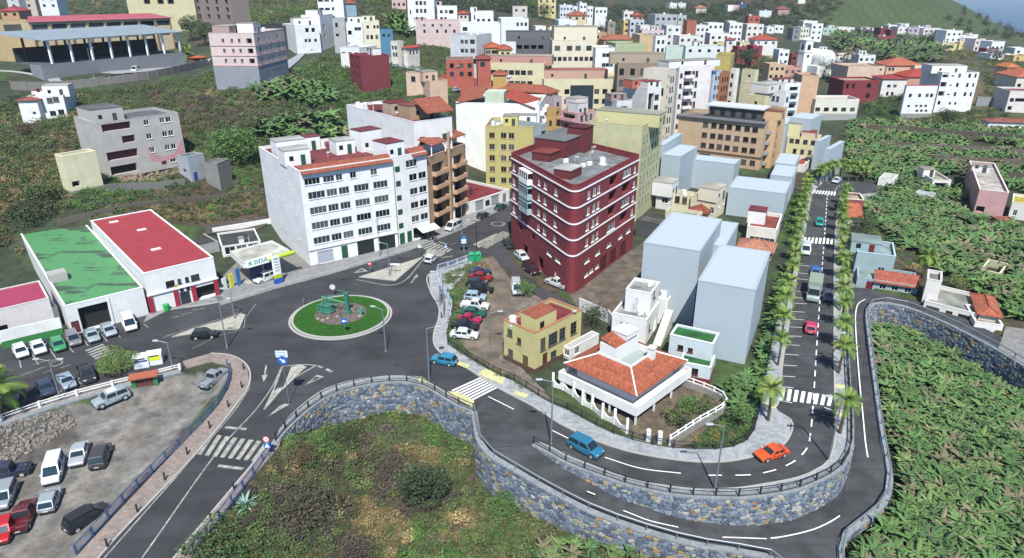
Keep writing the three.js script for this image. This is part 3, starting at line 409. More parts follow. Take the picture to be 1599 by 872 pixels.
for (const [k2, fx, fy] of [['d', .45, .45], ['d', .66, .42], ['d', .78, .5], ['c', .42, .3], ['c', .5, .28], ['a', .8, .3], ['t', .62, .2], ['c', .36, .5]]) { const q = K.clone().addScaledVector(dB, fx * B.distanceTo(K)).addScaledVector(dA, fy * A.distanceTo(K)).sub(o.position); const s = part({ d: 'satellite_dish', c: 'air_conditioner', a: 'antenna', t: 'water_tank' }[k2], { d: dishGeo, c: acGeo, a: antGeo, t: tankGeo }[k2], k2 === 'a' ? M.steel : M.white, o); s.position.set(q.x, h - 1.1, q.z); s.rotation.y = 0.6; }
}
bldg('tower_building', 'tall lime yellow tower with window rows rising behind the maroon building', bk(1004, 197, [1037, 178], 921, [988, 346]), { fixed: 1, wall: '#bcba88', roof: '#a9a890', par: 1, frame: '#7d8478', win: { 0: 'x.12,.26,.42,.55,.7,.86 y3 r8 d3 w1.2 h1.4', 3: '' }, huts: [[.45, .42, 6, 15, 2.8, '#c4bd80', '#b9b9ae', '#4a3a30']], clutter: [['d', .2, .8], ['c', .6, .15], ['c', .5, .2], ['s', .5, .3]] });
const MB = (label, b) => { const o = bldg('block_building', label, b, { wall: plainM('#98a3a9', 0.85), roofM: plainM('#a0abb1', 0.85), par: 0.02, win: {}, group: undefined }); o.userData.group = 'plain pale blue blocks along the avenue'; return o; };
MB('tall plain pale blue block behind the white stepped house', bk(1094, 393, [1128, 343], 1006, [1089, 510]));
MB('plain pale blue block nearest the road, behind the green roofed house', bk(1181, 454, [1204, 394], 1091, [1177, 572]));
MB('narrow plain pale blue block squeezed behind the tallest pale block', bk(1133, 386, [1154, 349], 1104, [1131, 470]));
MB('wide plain pale blue block behind the red flat roofed house by the avenue', bk(1228, 303, [1236, null, 64, 13], 1139, [1222, 347]));
MB('plain pale blue block against the lime yellow tower', bk(1064, 245, [1090, 229], 1034, [1062, 310]));
MB('upper plain pale blue block between lime tower and tan hotel', bk(1038, 227, [1066, 209], 1027, 174));
MB('low long plain pale blue block below the tan hotel', bk(1148, 257, [1157, null, 60, 12], 1079, [1146, 302]));
MB('small plain pale blue block right of the tan hotel, lower step', bk(1239, 277, [1246, null, 64, 12], 1204, [1236, 318]));
MB('small plain pale blue block right of the tan hotel, upper step', bk(1243, 258, [1250, null, 64, 10], 1211, [1241, 286]));
MB('slender plain pale blue block left of the yellow house', bk(1230, 194, [1236, null, 64, 8], 1217, [1228, 252]));
MB('plain pale blue block behind the small yellow house', bk(1268, 187, [1285, 179], 1234, [1266, 246]));
MB('plain pale blue block right of the small yellow house', bk(1281, 221, [1299, 212], 1274, [1278, 266]));
MB('farthest plain pale blue block at the palm curve', bk(1297, 234, [1320, 221], 1289, [1295, 286]));
{ // tan hotel-like block
const q0 = bk(1196, 192, [1213, 182], 1061, 197), hh = q0.top - H(q0.foot[0].x, q0.foot[0].z), b = bldg('hotel_building', 'broad tan block with rows of brown windows behind pale blocks', q0, { fixed: 1, wall: '#bf9f7a', roof: '#8d8e92', par: 0.9, coping: '#6c6f74', frame: '#5d4438', bands: [hh - 10.6], bandC: '#5b463c', bandH: 0.5, win: { 3: `x.33,.43,.52,.61,.71,.81,.9 y${hh - 3} r3 d-3.1 w1.6 h1.5;x.62,.72,.82,.92 y${hh - 12.8} r3 d-3.1 w1.6 h1.5;x.36,.49 y${hh - 12.8} w3.4 h1.8 n3`, 0: `x.35,.8 y${hh - 3.6} r6 d-3.1 w2.6 h1.7 tB` }, balM: plainM('#8a8d90') });
const e = b.edges[3], l = e.len, h = b.Hh; part('cornice', slab([e.Pt(-0.2, 0, 0.9), e.Pt(l + 0.4, 0, 0.9), e.Pt(l + 0.4, 0, -0.1), e.Pt(-0.2, 0, -0.1)], h - 0.3, h + 0.25), plainM('#6c6f74', 0.8), b);
const pent = part('penthouse', slab([e.Pt(l * .32, 0, -3), e.Pt(l * .92, 0, -3), e.Pt(l * .92, 0, -9), e.Pt(l * .32, 0, -9)], h - 0.9, h + 3), wallM('#4a4848'), b); part('penthouse_roof', slab([e.Pt(l * .28, 0, -2.2), e.Pt(l * .95, 0, -2.2), e.Pt(l * .95, 0, -10), e.Pt(l * .28, 0, -10)], h + 3.02, h + 3.4), plainM('#b3b5b6', 0.8), pent);
for (let i = 0; i < 9; i++) { const p = e.Pt(l * (.36 + i * .06), h + 1.2, -2.96); const w = part('window', box(1.3, 1.7, 0.06), paneM[i % 2], pent); w.position.copy(p); w.rotation.y = e.th; }
part('red_terrace', slab([e.Pt(l * .06, 0, -1.4), e.Pt(l * .28, 0, -1.4), e.Pt(l * .28, 0, -8), e.Pt(l * .06, 0, -8)], h - 0.89, h - 0.8), roofM('#96323c'), b);
}
bldg('corner_tower', 'slim tan tower with stacked brown balconies at the end of the tan hotel', bk(1214, 186, [1222, 181], 1196, 199), { wall: '#cfa872', roof: '#a98a60', frame: '#4a3328', win: { 3: 'x.45 y2.5 r6 d3 w3 h1.9 tB', 0: 'x.5 y3 r6 d3 w1 h1.5' }, balM: plainM('#8f8d8c'), huts: [[.5, .5, 4, 5, 2.4, '#cfa872', TILE]] });
{
const b = bldg('corner_house', 'two storey yellow house with crimson roof beside the dirt car park', bk(836, 521, [909, 484], 787, [841, 584]), { wall: '#c2b76e', roof: '#923740', coping: '#9c6a50', par: 0.6, frame: '#4b4a3c', win: { 0: 'x.17 y3 w1.1 h2 m3;x.38 y3 w2 h2 n3 m3;x.58,.83 y3 w1.4 h2 m3;x.22 y.2 w1.1 h2.2 tD;x.4 y.9 w1.3 h1.1', 3: 'x.2 y4.2 w1 h1.1 n2 m2;x.22 y1 w1 h1.1;x.7 y.1 w1.1 h2.1 tD c#5d4a30;x.5 y3.6 w.8 h1' }, plinth: [0.7, '#5d3d30'] });
const t = part('roof_hut', vbox(4.4, 2.4, 2.8), wallM('#c2b76e'), b); const p = inside4(b.L, .27, .3); t.position.set(p.x, b.Hh - 0.6, p.z); t.rotation.y = b.edges[0].th; part('hut_roof', shedGeo([V3(-2.2, 2.42, 1.4), V3(2.2, 2.42, 1.4), V3(2.2, 2.6, -1.4), V3(-2.2, 2.6, -1.4)], .08), tileM(TILE), t); part('window', bx(0.8, 0.8, 0.06, -1.2, 1.4, 1.72), M.glass, t);
clutter(b, b.L, b.Hh - 0.6, [['d', .85, .08, .3], ['t', .06, .8]]);
}
bldg('outbuilding', 'small white annex with grey flat roof between yellow house and red roofed villa', bk(891, 546, [936, 522], 880, [893, 563]), { wall: '#d9d9d6', roof: '#aeb0ae', win: { 0: 'x.25 y.4 w1 h1.2;x.7 y.1 w.9 h1.9 tD', 3: 'x.5 y.5 w.9 h1' } });
{
const b = bldg('stepped_house', 'white stepped house with outside stair below the tall pale block', bk(1011, 500, [1030, 472], 957, [1010, 541]), { wall: '#dedfde', roof: '#b3b5b4', par: 0.5, frame: '#3c332e', win: { 3: 'x.36 y1.6 w1.2 h1.6', 0: 'x.3 y1.6 w1 h1.2;x.75 y.2 w1.6 h2.2 tO' }, clutter: [['a', .2, .4], ['c', .3, .3]] });
bldg('upper_block', 'upper white block with grey roof behind the white stepped house', bk(1018, 459, [1031, 441], 978, [1017, 529]), { wall: '#dedfde', roof: '#b3b5b4', par: .4, frame: '#3c332e', win: { 0: 'x.4 y6 w1 h1.4', 3: 'x.7 y3 w1 h1.2' }, clutter: [['c', .7, .3]] });
const e = b.edges[0]; const st = []; for (let i = 0; i < 14; i++) { const p = e.Pt(e.len * 0.15 + i * 0.5, 0, 1.6 + 0.0 * i); st.push(vbox(0.56, 0.22 * (i + 1), 1.2, 0, 0, 0).rotateY(e.th).translate(p.x, 0, p.z)); } part('outside_stair', merge(st), wallM('#d6d6d2'), b);
const c = bldg('white_house', 'narrow white block right of the stepped house, in front of pale block', bk(1044, 470, [1056, 452], 1028, [1042, 508]), { wall: '#d9dcdc', roof: '#b3b5b4', win: { 0: 'x.4 y3.4 w1 h1.2', 3: 'x.5 y3 w.9 h1.8 tD' }, clutter: [['c', .5, .5], ['t', .3, .7]] });
}
{
const b = bldg('green_roof_house', 'pale blue house with green roofs and dark red plinth below the pale block', bk(1115, 538, [1124, 521], 1047, [1109, 588]), { wall: '#bccdd2', roof: '#2f7a3a', coping: '#c9d4d6', par: 0.25, frame: '#5a2420', win: { 3: 'x.27 y3 w.8 h.8;x.42 y2.4 w1 h2 tD c#5a2420;x.5 y3 w.7 h.7' } });
bldg('lower_wing', 'low pale blue front wing with green terrace roof beside the red roofed villa', bk(1111, 575, [1117, 556], 1062, [1105, 601]), { wall: '#bccdd2', roof: '#2f7a3a', coping: '#c9d4d6', par: 0.3, plinth: [0.8, '#7a1c24'], frame: '#5a2420', win: { 3: 'x.5 y1.1 w1 h1' } });
}
{ // red roofed villa with balcony
const b0 = bk(995, 619, [1075, 563], 881, [993, 661]), top = b0.top, foot = inset(b0.foot, 1.3), up = top * 0.46;
const b = bldg('villa', 'villa with broad red tiled roof and white wrap around balcony by the road', { foot, top: top - 0.05 }, { wall: '#c9cdd0', par: 0, frame: '#3a2c26', win: { 3: `x.3 y${up + 0.15} w1.6 h2 tD c#2c211d;x.6 y${up + 0.8} w1.4 h1.2;x.2,.5,.8 y.2 w1.6 h1.5 tO`, 0: `x.2,.55 y${up + 0.8} w1.6 h1.2;x.3,.7 y.2 w1.6 h1.4 tO` } });
feet[feet.length - 1].P = b0.foot; feet[feet.length - 1].b = bbox(b0.foot);
const L = b.L, E0 = inset(L, -1.3).map((p) => p.setY(top - .05)), E1 = inset(L, 1.9).map((p) => p.setY(top + 1.4)), TR = tileM('#a85e42'); for (let i = 0; i < 4; i++) { const j = (i + 1) % 4; part('tiled_roof', shedGeo([E0[i], E0[j], E1[j], E1[i]], .1), TR, b); part('ridge', rod(E0[i].clone().setY(top), E1[i].clone().setY(top + 1.45), .11), M.white, b); } part('terrace', sheet(E1, top + .85), plainM('#8d9794', .9), b); part('terrace_parapet', slab(inset(L, 1.82), top + .8, top + 1.62, [inset(L, 2.02)]), wallM('#dedfdc'), b);
const ring = (o1, o2, y0, y1) => slab(inset(L, -o1), y0, y1, [inset(L, -o2)]);
part('balcony', mergeGeometries([clean(ring(1.75, -0.1, up - 0.25, up))].map((g) => g)), wallM('#dcdcd8'), b); part('balcony_parapet', ring(1.78, 1.6, up - 0.45, up + 0.85), wallM('#e0e0dd'), b);
const P = inset(L, -1.5); [0.33, 0.66, 1].flatMap((t) => [P[0].clone().lerp(P[3], t), P[0].clone().lerp(P[1], t)]).concat([P[0]]).forEach((p) => part('pillar', vbox(0.28, up, 0.28, p.x, -0.4, p.z), wallM('#bfc2c2'), b));
const m = L[0].clone().add(L[2]).multiplyScalar(0.5), th = b.edges[0].th, rh = top + 0.2; const iw = E1[0].distanceTo(E1[1]) - .6, il = E1[0].distanceTo(E1[3]), bkm = E1[2].clone().add(E1[3]).multiplyScalar(.5).lerp(m, .5); const tw = part('roof_tower', merge([vbox(iw, 2.2, il * .5), vbox(iw * .5, .9, il * .46, iw * .24, 2.2, 0)]), wallM('#dedfdc'), b); tw.position.set(bkm.x, top + .8, bkm.z); tw.rotation.y = th;
for (let i = 0; i < 4; i++) part('window', bx(.55, .9, .06, iw * .05 + i * iw * .11, 1.9, il * .23 + .02), M.glass, tw); part('door', bx(.9, 1.9, .06, -iw * .12, .98, il * .23 + .02), plainM('#4a241c'), tw); part('round_window', new THREE.CylinderGeometry(.32, .32, .08, 14).rotateX(Math.PI / 2).translate(-iw * .36, 1.5, il * .23 + .02), M.glass, tw); part('tower_roof', shedGeo([V3(-iw / 2, 2.22, il * .24), V3(-.02, 2.22, il * .24), V3(-.02, 2.9, -il * .24), V3(-iw / 2, 2.9, -il * .24)]), TR, tw); part('tower_coping', bx(iw * .54, .12, il * .5, iw * .24, 3.15, 0), plainM('#c9cac6', .8), tw);
const ch = part('chimney', merge([vbox(0.8, 2.4, 0.8), bx(1, 0.15, 1, 0, 2.45, 0)]), wallM('#dedfdc'), b); ch.position.copy(L[0].clone().lerp(L[1], 0.72).lerp(m, 0.35)).setY(top + 0.3); ch.rotation.y = th;
}
{
const b = bldg('flat_roof_house', 'white house with red flat roof below the wide pale block', bk(1214, 359, [1222, 335], 1168, [1211, 387]), { wall: WW, roof: '#a14a40', coping: '#dedbd0', par: 0.7, win: { 3: 'x.55 y.6 w5 h1.2 n5;x.2 y3 w1.2 h1' }, huts: [[.55, .8, 4, 3.6, 2.8, WH, REDR]] });
bldg('pergola_house', 'low house with pale orange tile roof in front of white red roofed house', bk(1206, 394, [1211, null, 64, 5], 1153, [1204, 408]), { wall: '#b89a80', tile: '#b5806a', par: 0, win: { 3: 'x3 y.3 w2 h1.4 tO' } });
}
bldg('old_house', 'small white old house with one dark window under the lime tower', bk(1049, 304, [1056, null, 60, 9], 1026, [1048, 329]), { wall: '#cfced0', roof: '#c2bfb8', win: { 3: 'x.6 y1.6 w1.6 h1.4' }, huts: [[.5, .6, 5, 5, 3.4, '#d8d8d8', '#d4d4d0']] });
bldg('old_house', 'cream old house with two shuttered windows left of brown hip roof', bk(1078, 307, [1086, null, 60, 10], 1051, [1077, 332]), { wall: '#d3c9a6', roof: '#c9c4b8', win: { 3: 'x.3,.72 y2 w1.2 h1.6 n2 m3 c#5d5038' }, clutter: [['t', .5, .5], ['c', .3, .4]] });
bldg('old_house', 'long cream old house with roof hut right of brown hip roof', bk(1120, 313, [1137, 303], 1080, [1119, 342]), { wall: '#d2c8a8', roof: '#cfc9bb', win: { 0: 'x.3,.7 y2.4 w1 h1.4', 3: 'x.85 y1 w1 h1.6' }, huts: [[.4, .35, 6, 4.5, 3, '#d6cfb4', '#d4d0c4', '#3a342c']], clutter: [['t', .6, .6], ['t', .4, .7], ['c', .5, .8]] });
bldg('tile_roof_house', 'little house with brown hipped tile roof among old cream houses', bk(1103, 333, [1113, null, 58, 7], 1076, [1102, 345]), { wall: '#c2a07c', tile: '#8f4a38', par: 0, win: { 3: 'x.5 y.6 w1 h1.2' } });
bldg('courtyard_building', 'low cream walled yard building before the old cream houses', bk(1090, 338, [1098, null, 58, 6], 1040, [1089, 352]), { wall: '#cfc7a6', roof: '#aeb0a8', win: {} });
bldg('warehouse', 'low dark roofed warehouse between maroon building and tallest pale block', bk(1040, 352, [1052, null, 57, 16], 994, [1036, 378]), { wall: '#4c4d50', roof: '#6b6764', par: 0.2, win: { 3: 'x2 y.1 w4 h2.6 tO' } });
{
const b = bldg('blue_house', 'long pale blue house with red tile strip at the road fork', bk(1340, 434, [1435, 448], -7, [1339, 453]), { wall: '#8fa9ae', roof: '#9db0b2', par: 0.3, frame: '#d9dcdc', win: { 0: 'x.05,.44,.64,.85 y.6 w1.1 h1;x.22 y.05 w1.1 h1.7 tD c#6a1420' } });
const e = b.edges[0], h = b.Hh; part('tile_strip', shedGeo([e.Pt(e.len * .28, h - 0.1, 0.5), e.Pt(e.len + 0.2, h - 0.1, 0.5), e.Pt(e.len + 0.2, h + 0.9, -3.4), e.Pt(e.len * .28, h + 0.9, -3.4)]), tileM('#a85e4a'), b);
bldg('blue_house', 'taller pale blue flat roofed house behind the tile strip house', bk(1340, 393, [1400, null, 336], -8, [1343, 431]), { wall: '#8fa9ae', roof: '#9fb4b8', coping: '#9fb8bc', win: { 0: 'x.12 y.8 w3 h1.2 n4;x.12,.3 y3.6 w.8 h1.6 tD c#5a1420;x.7 y1 w1.2 h1.2' }, huts: [[.2, .4, 5, 5, 2.2, '#8fa9ae', '#9fb4b8', '#5a1420']] });
bldg('long_house', 'long low white house with brick plinth beside the side road', bk(1445, 470, [1527, 491], -9, [1441, 491]), { wall: '#dcd9d2', roof: '#a3a39e', plinth: [0.5, '#8a4a38'], frame: '#5a3a2c', win: { 0: 'x.18,.8 y.9 w2 h.9 n3 m2;x.5 y.1 w1 h1.7 tD' } });
bldg('stair_tower', 'narrow white stair tower behind the long low white house', bk(1449, 436, [1472, 440], -5, [1447, 478]), { wall: '#d9d6cf', roof: '#8d8d88', win: { 0: 'x.4 y3.6 w1.6 h1.6 tO' } });
bldg('end_house', 'white cube house at the right end of the side road', bk(1524, 503, [1568, 509], -7, [1522, 523]), { wall: '#dedbd4', roof: '#a3a39e', plinth: [0.5, '#8a4a38'], win: { 0: 'x.3,.65 y2.4 w.6 h.2' } });
bldg('tile_roof_house', 'orange hipped tile roof house behind the white cube house', bk(1531, 489, [1562, 494], -8, [1530, 503]), { wall: '#cbb9a0', tile: '#b0654a', par: 0, win: {} });
}
{
const b = bldg('red_house', 'small red house with orange tile roof beside the palm avenue', bk(1323, 311, [1351, 313], -6, [1323, 337]), { wall: '#8f4044', roof: '#c9c0a8', coping: '#d3cbb4', win: { 0: 'x.4 y3.2 w1 h1.8 tD c#4a1c1c' } });
const c = bldg('front_house', 'white fronted lean-to with orange tiles below the small red house', bk(1322, 338, [1347, 340], -6, [1322, 352]), { wall: '#d2cdc4', par: 0, roof: '#c9c0a8', win: { 0: 'x.6 y.2 w1.2 h1.8 tO' } }); const e = c.edges[0]; part('tiled_roof', shedGeo([e.Pt(-0.3, c.Hh, 0.5), e.Pt(e.len + 0.3, c.Hh, 0.5), e.Pt(e.len + 0.3, c.Hh + 1.6, -6), e.Pt(-0.3, c.Hh + 1.6, -6)]), tileM('#b8694c'), c);
}
bldg('white_cube', 'small white cube building amid the banana plants', bk(1395, 282, [1404, 273], 1373, [1394, 293]), { wall: '#e2e2de', roof: '#e2e2de', par: 0.15, win: {} });
bldg('flat_house', 'white flat roofed house with grey side wall amid banana plants', bk(1458, 281, [1487, 282], 1434, [1456, 297]), { wall: '#dcd9d2', roof: '#b9b5aa', win: { 0: 'x.5 y.3 w3.4 h1.7 tO' }, huts: [[.2, .7, 3, 4, 2, '#dcd9d2']] });
{
bldg('pink_house', 'pink house with maroon side wall and roof terrace at right edge', bk(1531, 296, [1577, 301], 1515, [1528, 335]), { wall: '#c08f8e', roof: '#cfc9c4', coping: '#d4c6c2', win: { 0: 'x.2 y.6 w1.7 h1.4 tO;x.65 y2.7 w4.4 h1.4 tO;x.42 y.8 w1 h1.1' }, huts: [[.3, .7, 4, 3, 1.6, '#d4d0cc']] });
bldg('yellow_house', 'white and yellow house cut by the right edge beside the pink house', bk(1582, 316, [1625, 322], -9, [1580, 342]), { wall: '#d9d6cc', roof: '#c9b84a', win: { 0: 'x.2 y.8 w.8 h1.4' } });
bldg('gate_hut', 'tiny red orange hut at the corner of the green field', bk(1560, 344, [1588, 345], -3, [1559, 353]), { wall: '#a4604c', roof: '#a4604c', par: 0.2, win: {} });
bldg('ruined_hut', 'roofless pale green hut among the banana plants', bk(1532, 421, [1563, 428], -7, [1531, 432]), { wall: '#b3b78a', roof: '#6d8a58', par: 1.6, coping: '#c4c0a0', win: {} });
bldg('greenhouse_hut', 'low white tank building hidden in banana leaves', bk(1428, 302, [1456, 307], -4, [1428, 309]), { wall: '#c6cdd0', roof: '#a9b6bd', win: {} });
}
bldg('yellow_house', 'small yellow house with roof terrace between pale blocks', bk(1279, 217, [1284, null, 60, 8], 1231, [1277, 250]), { wall: '#d3c792', roof: '#c4a08a', frame: '#4a4438', win: { 3: 'x.15,.34,.6,.85 y4.6 w1.3 h1.3;x.3,.55,.8 y1.4 w1.1 h1.4' }, huts: [[.4, .85, 4.5, 4, 4.4, '#d3c792'], [.4, .35, 5, 4, 2.2, '#cfae92', '#9c4a40']] });
bldg('shop_row', 'low white shopfront with red awning below the small yellow house', bk(1258, 258, [1270, 246], 1241, [1256, 270]), { wall: '#d4d0c6', roof: '#b5453c', win: { 0: 'x3 y.2 w1.6 h1.8 tO' } });
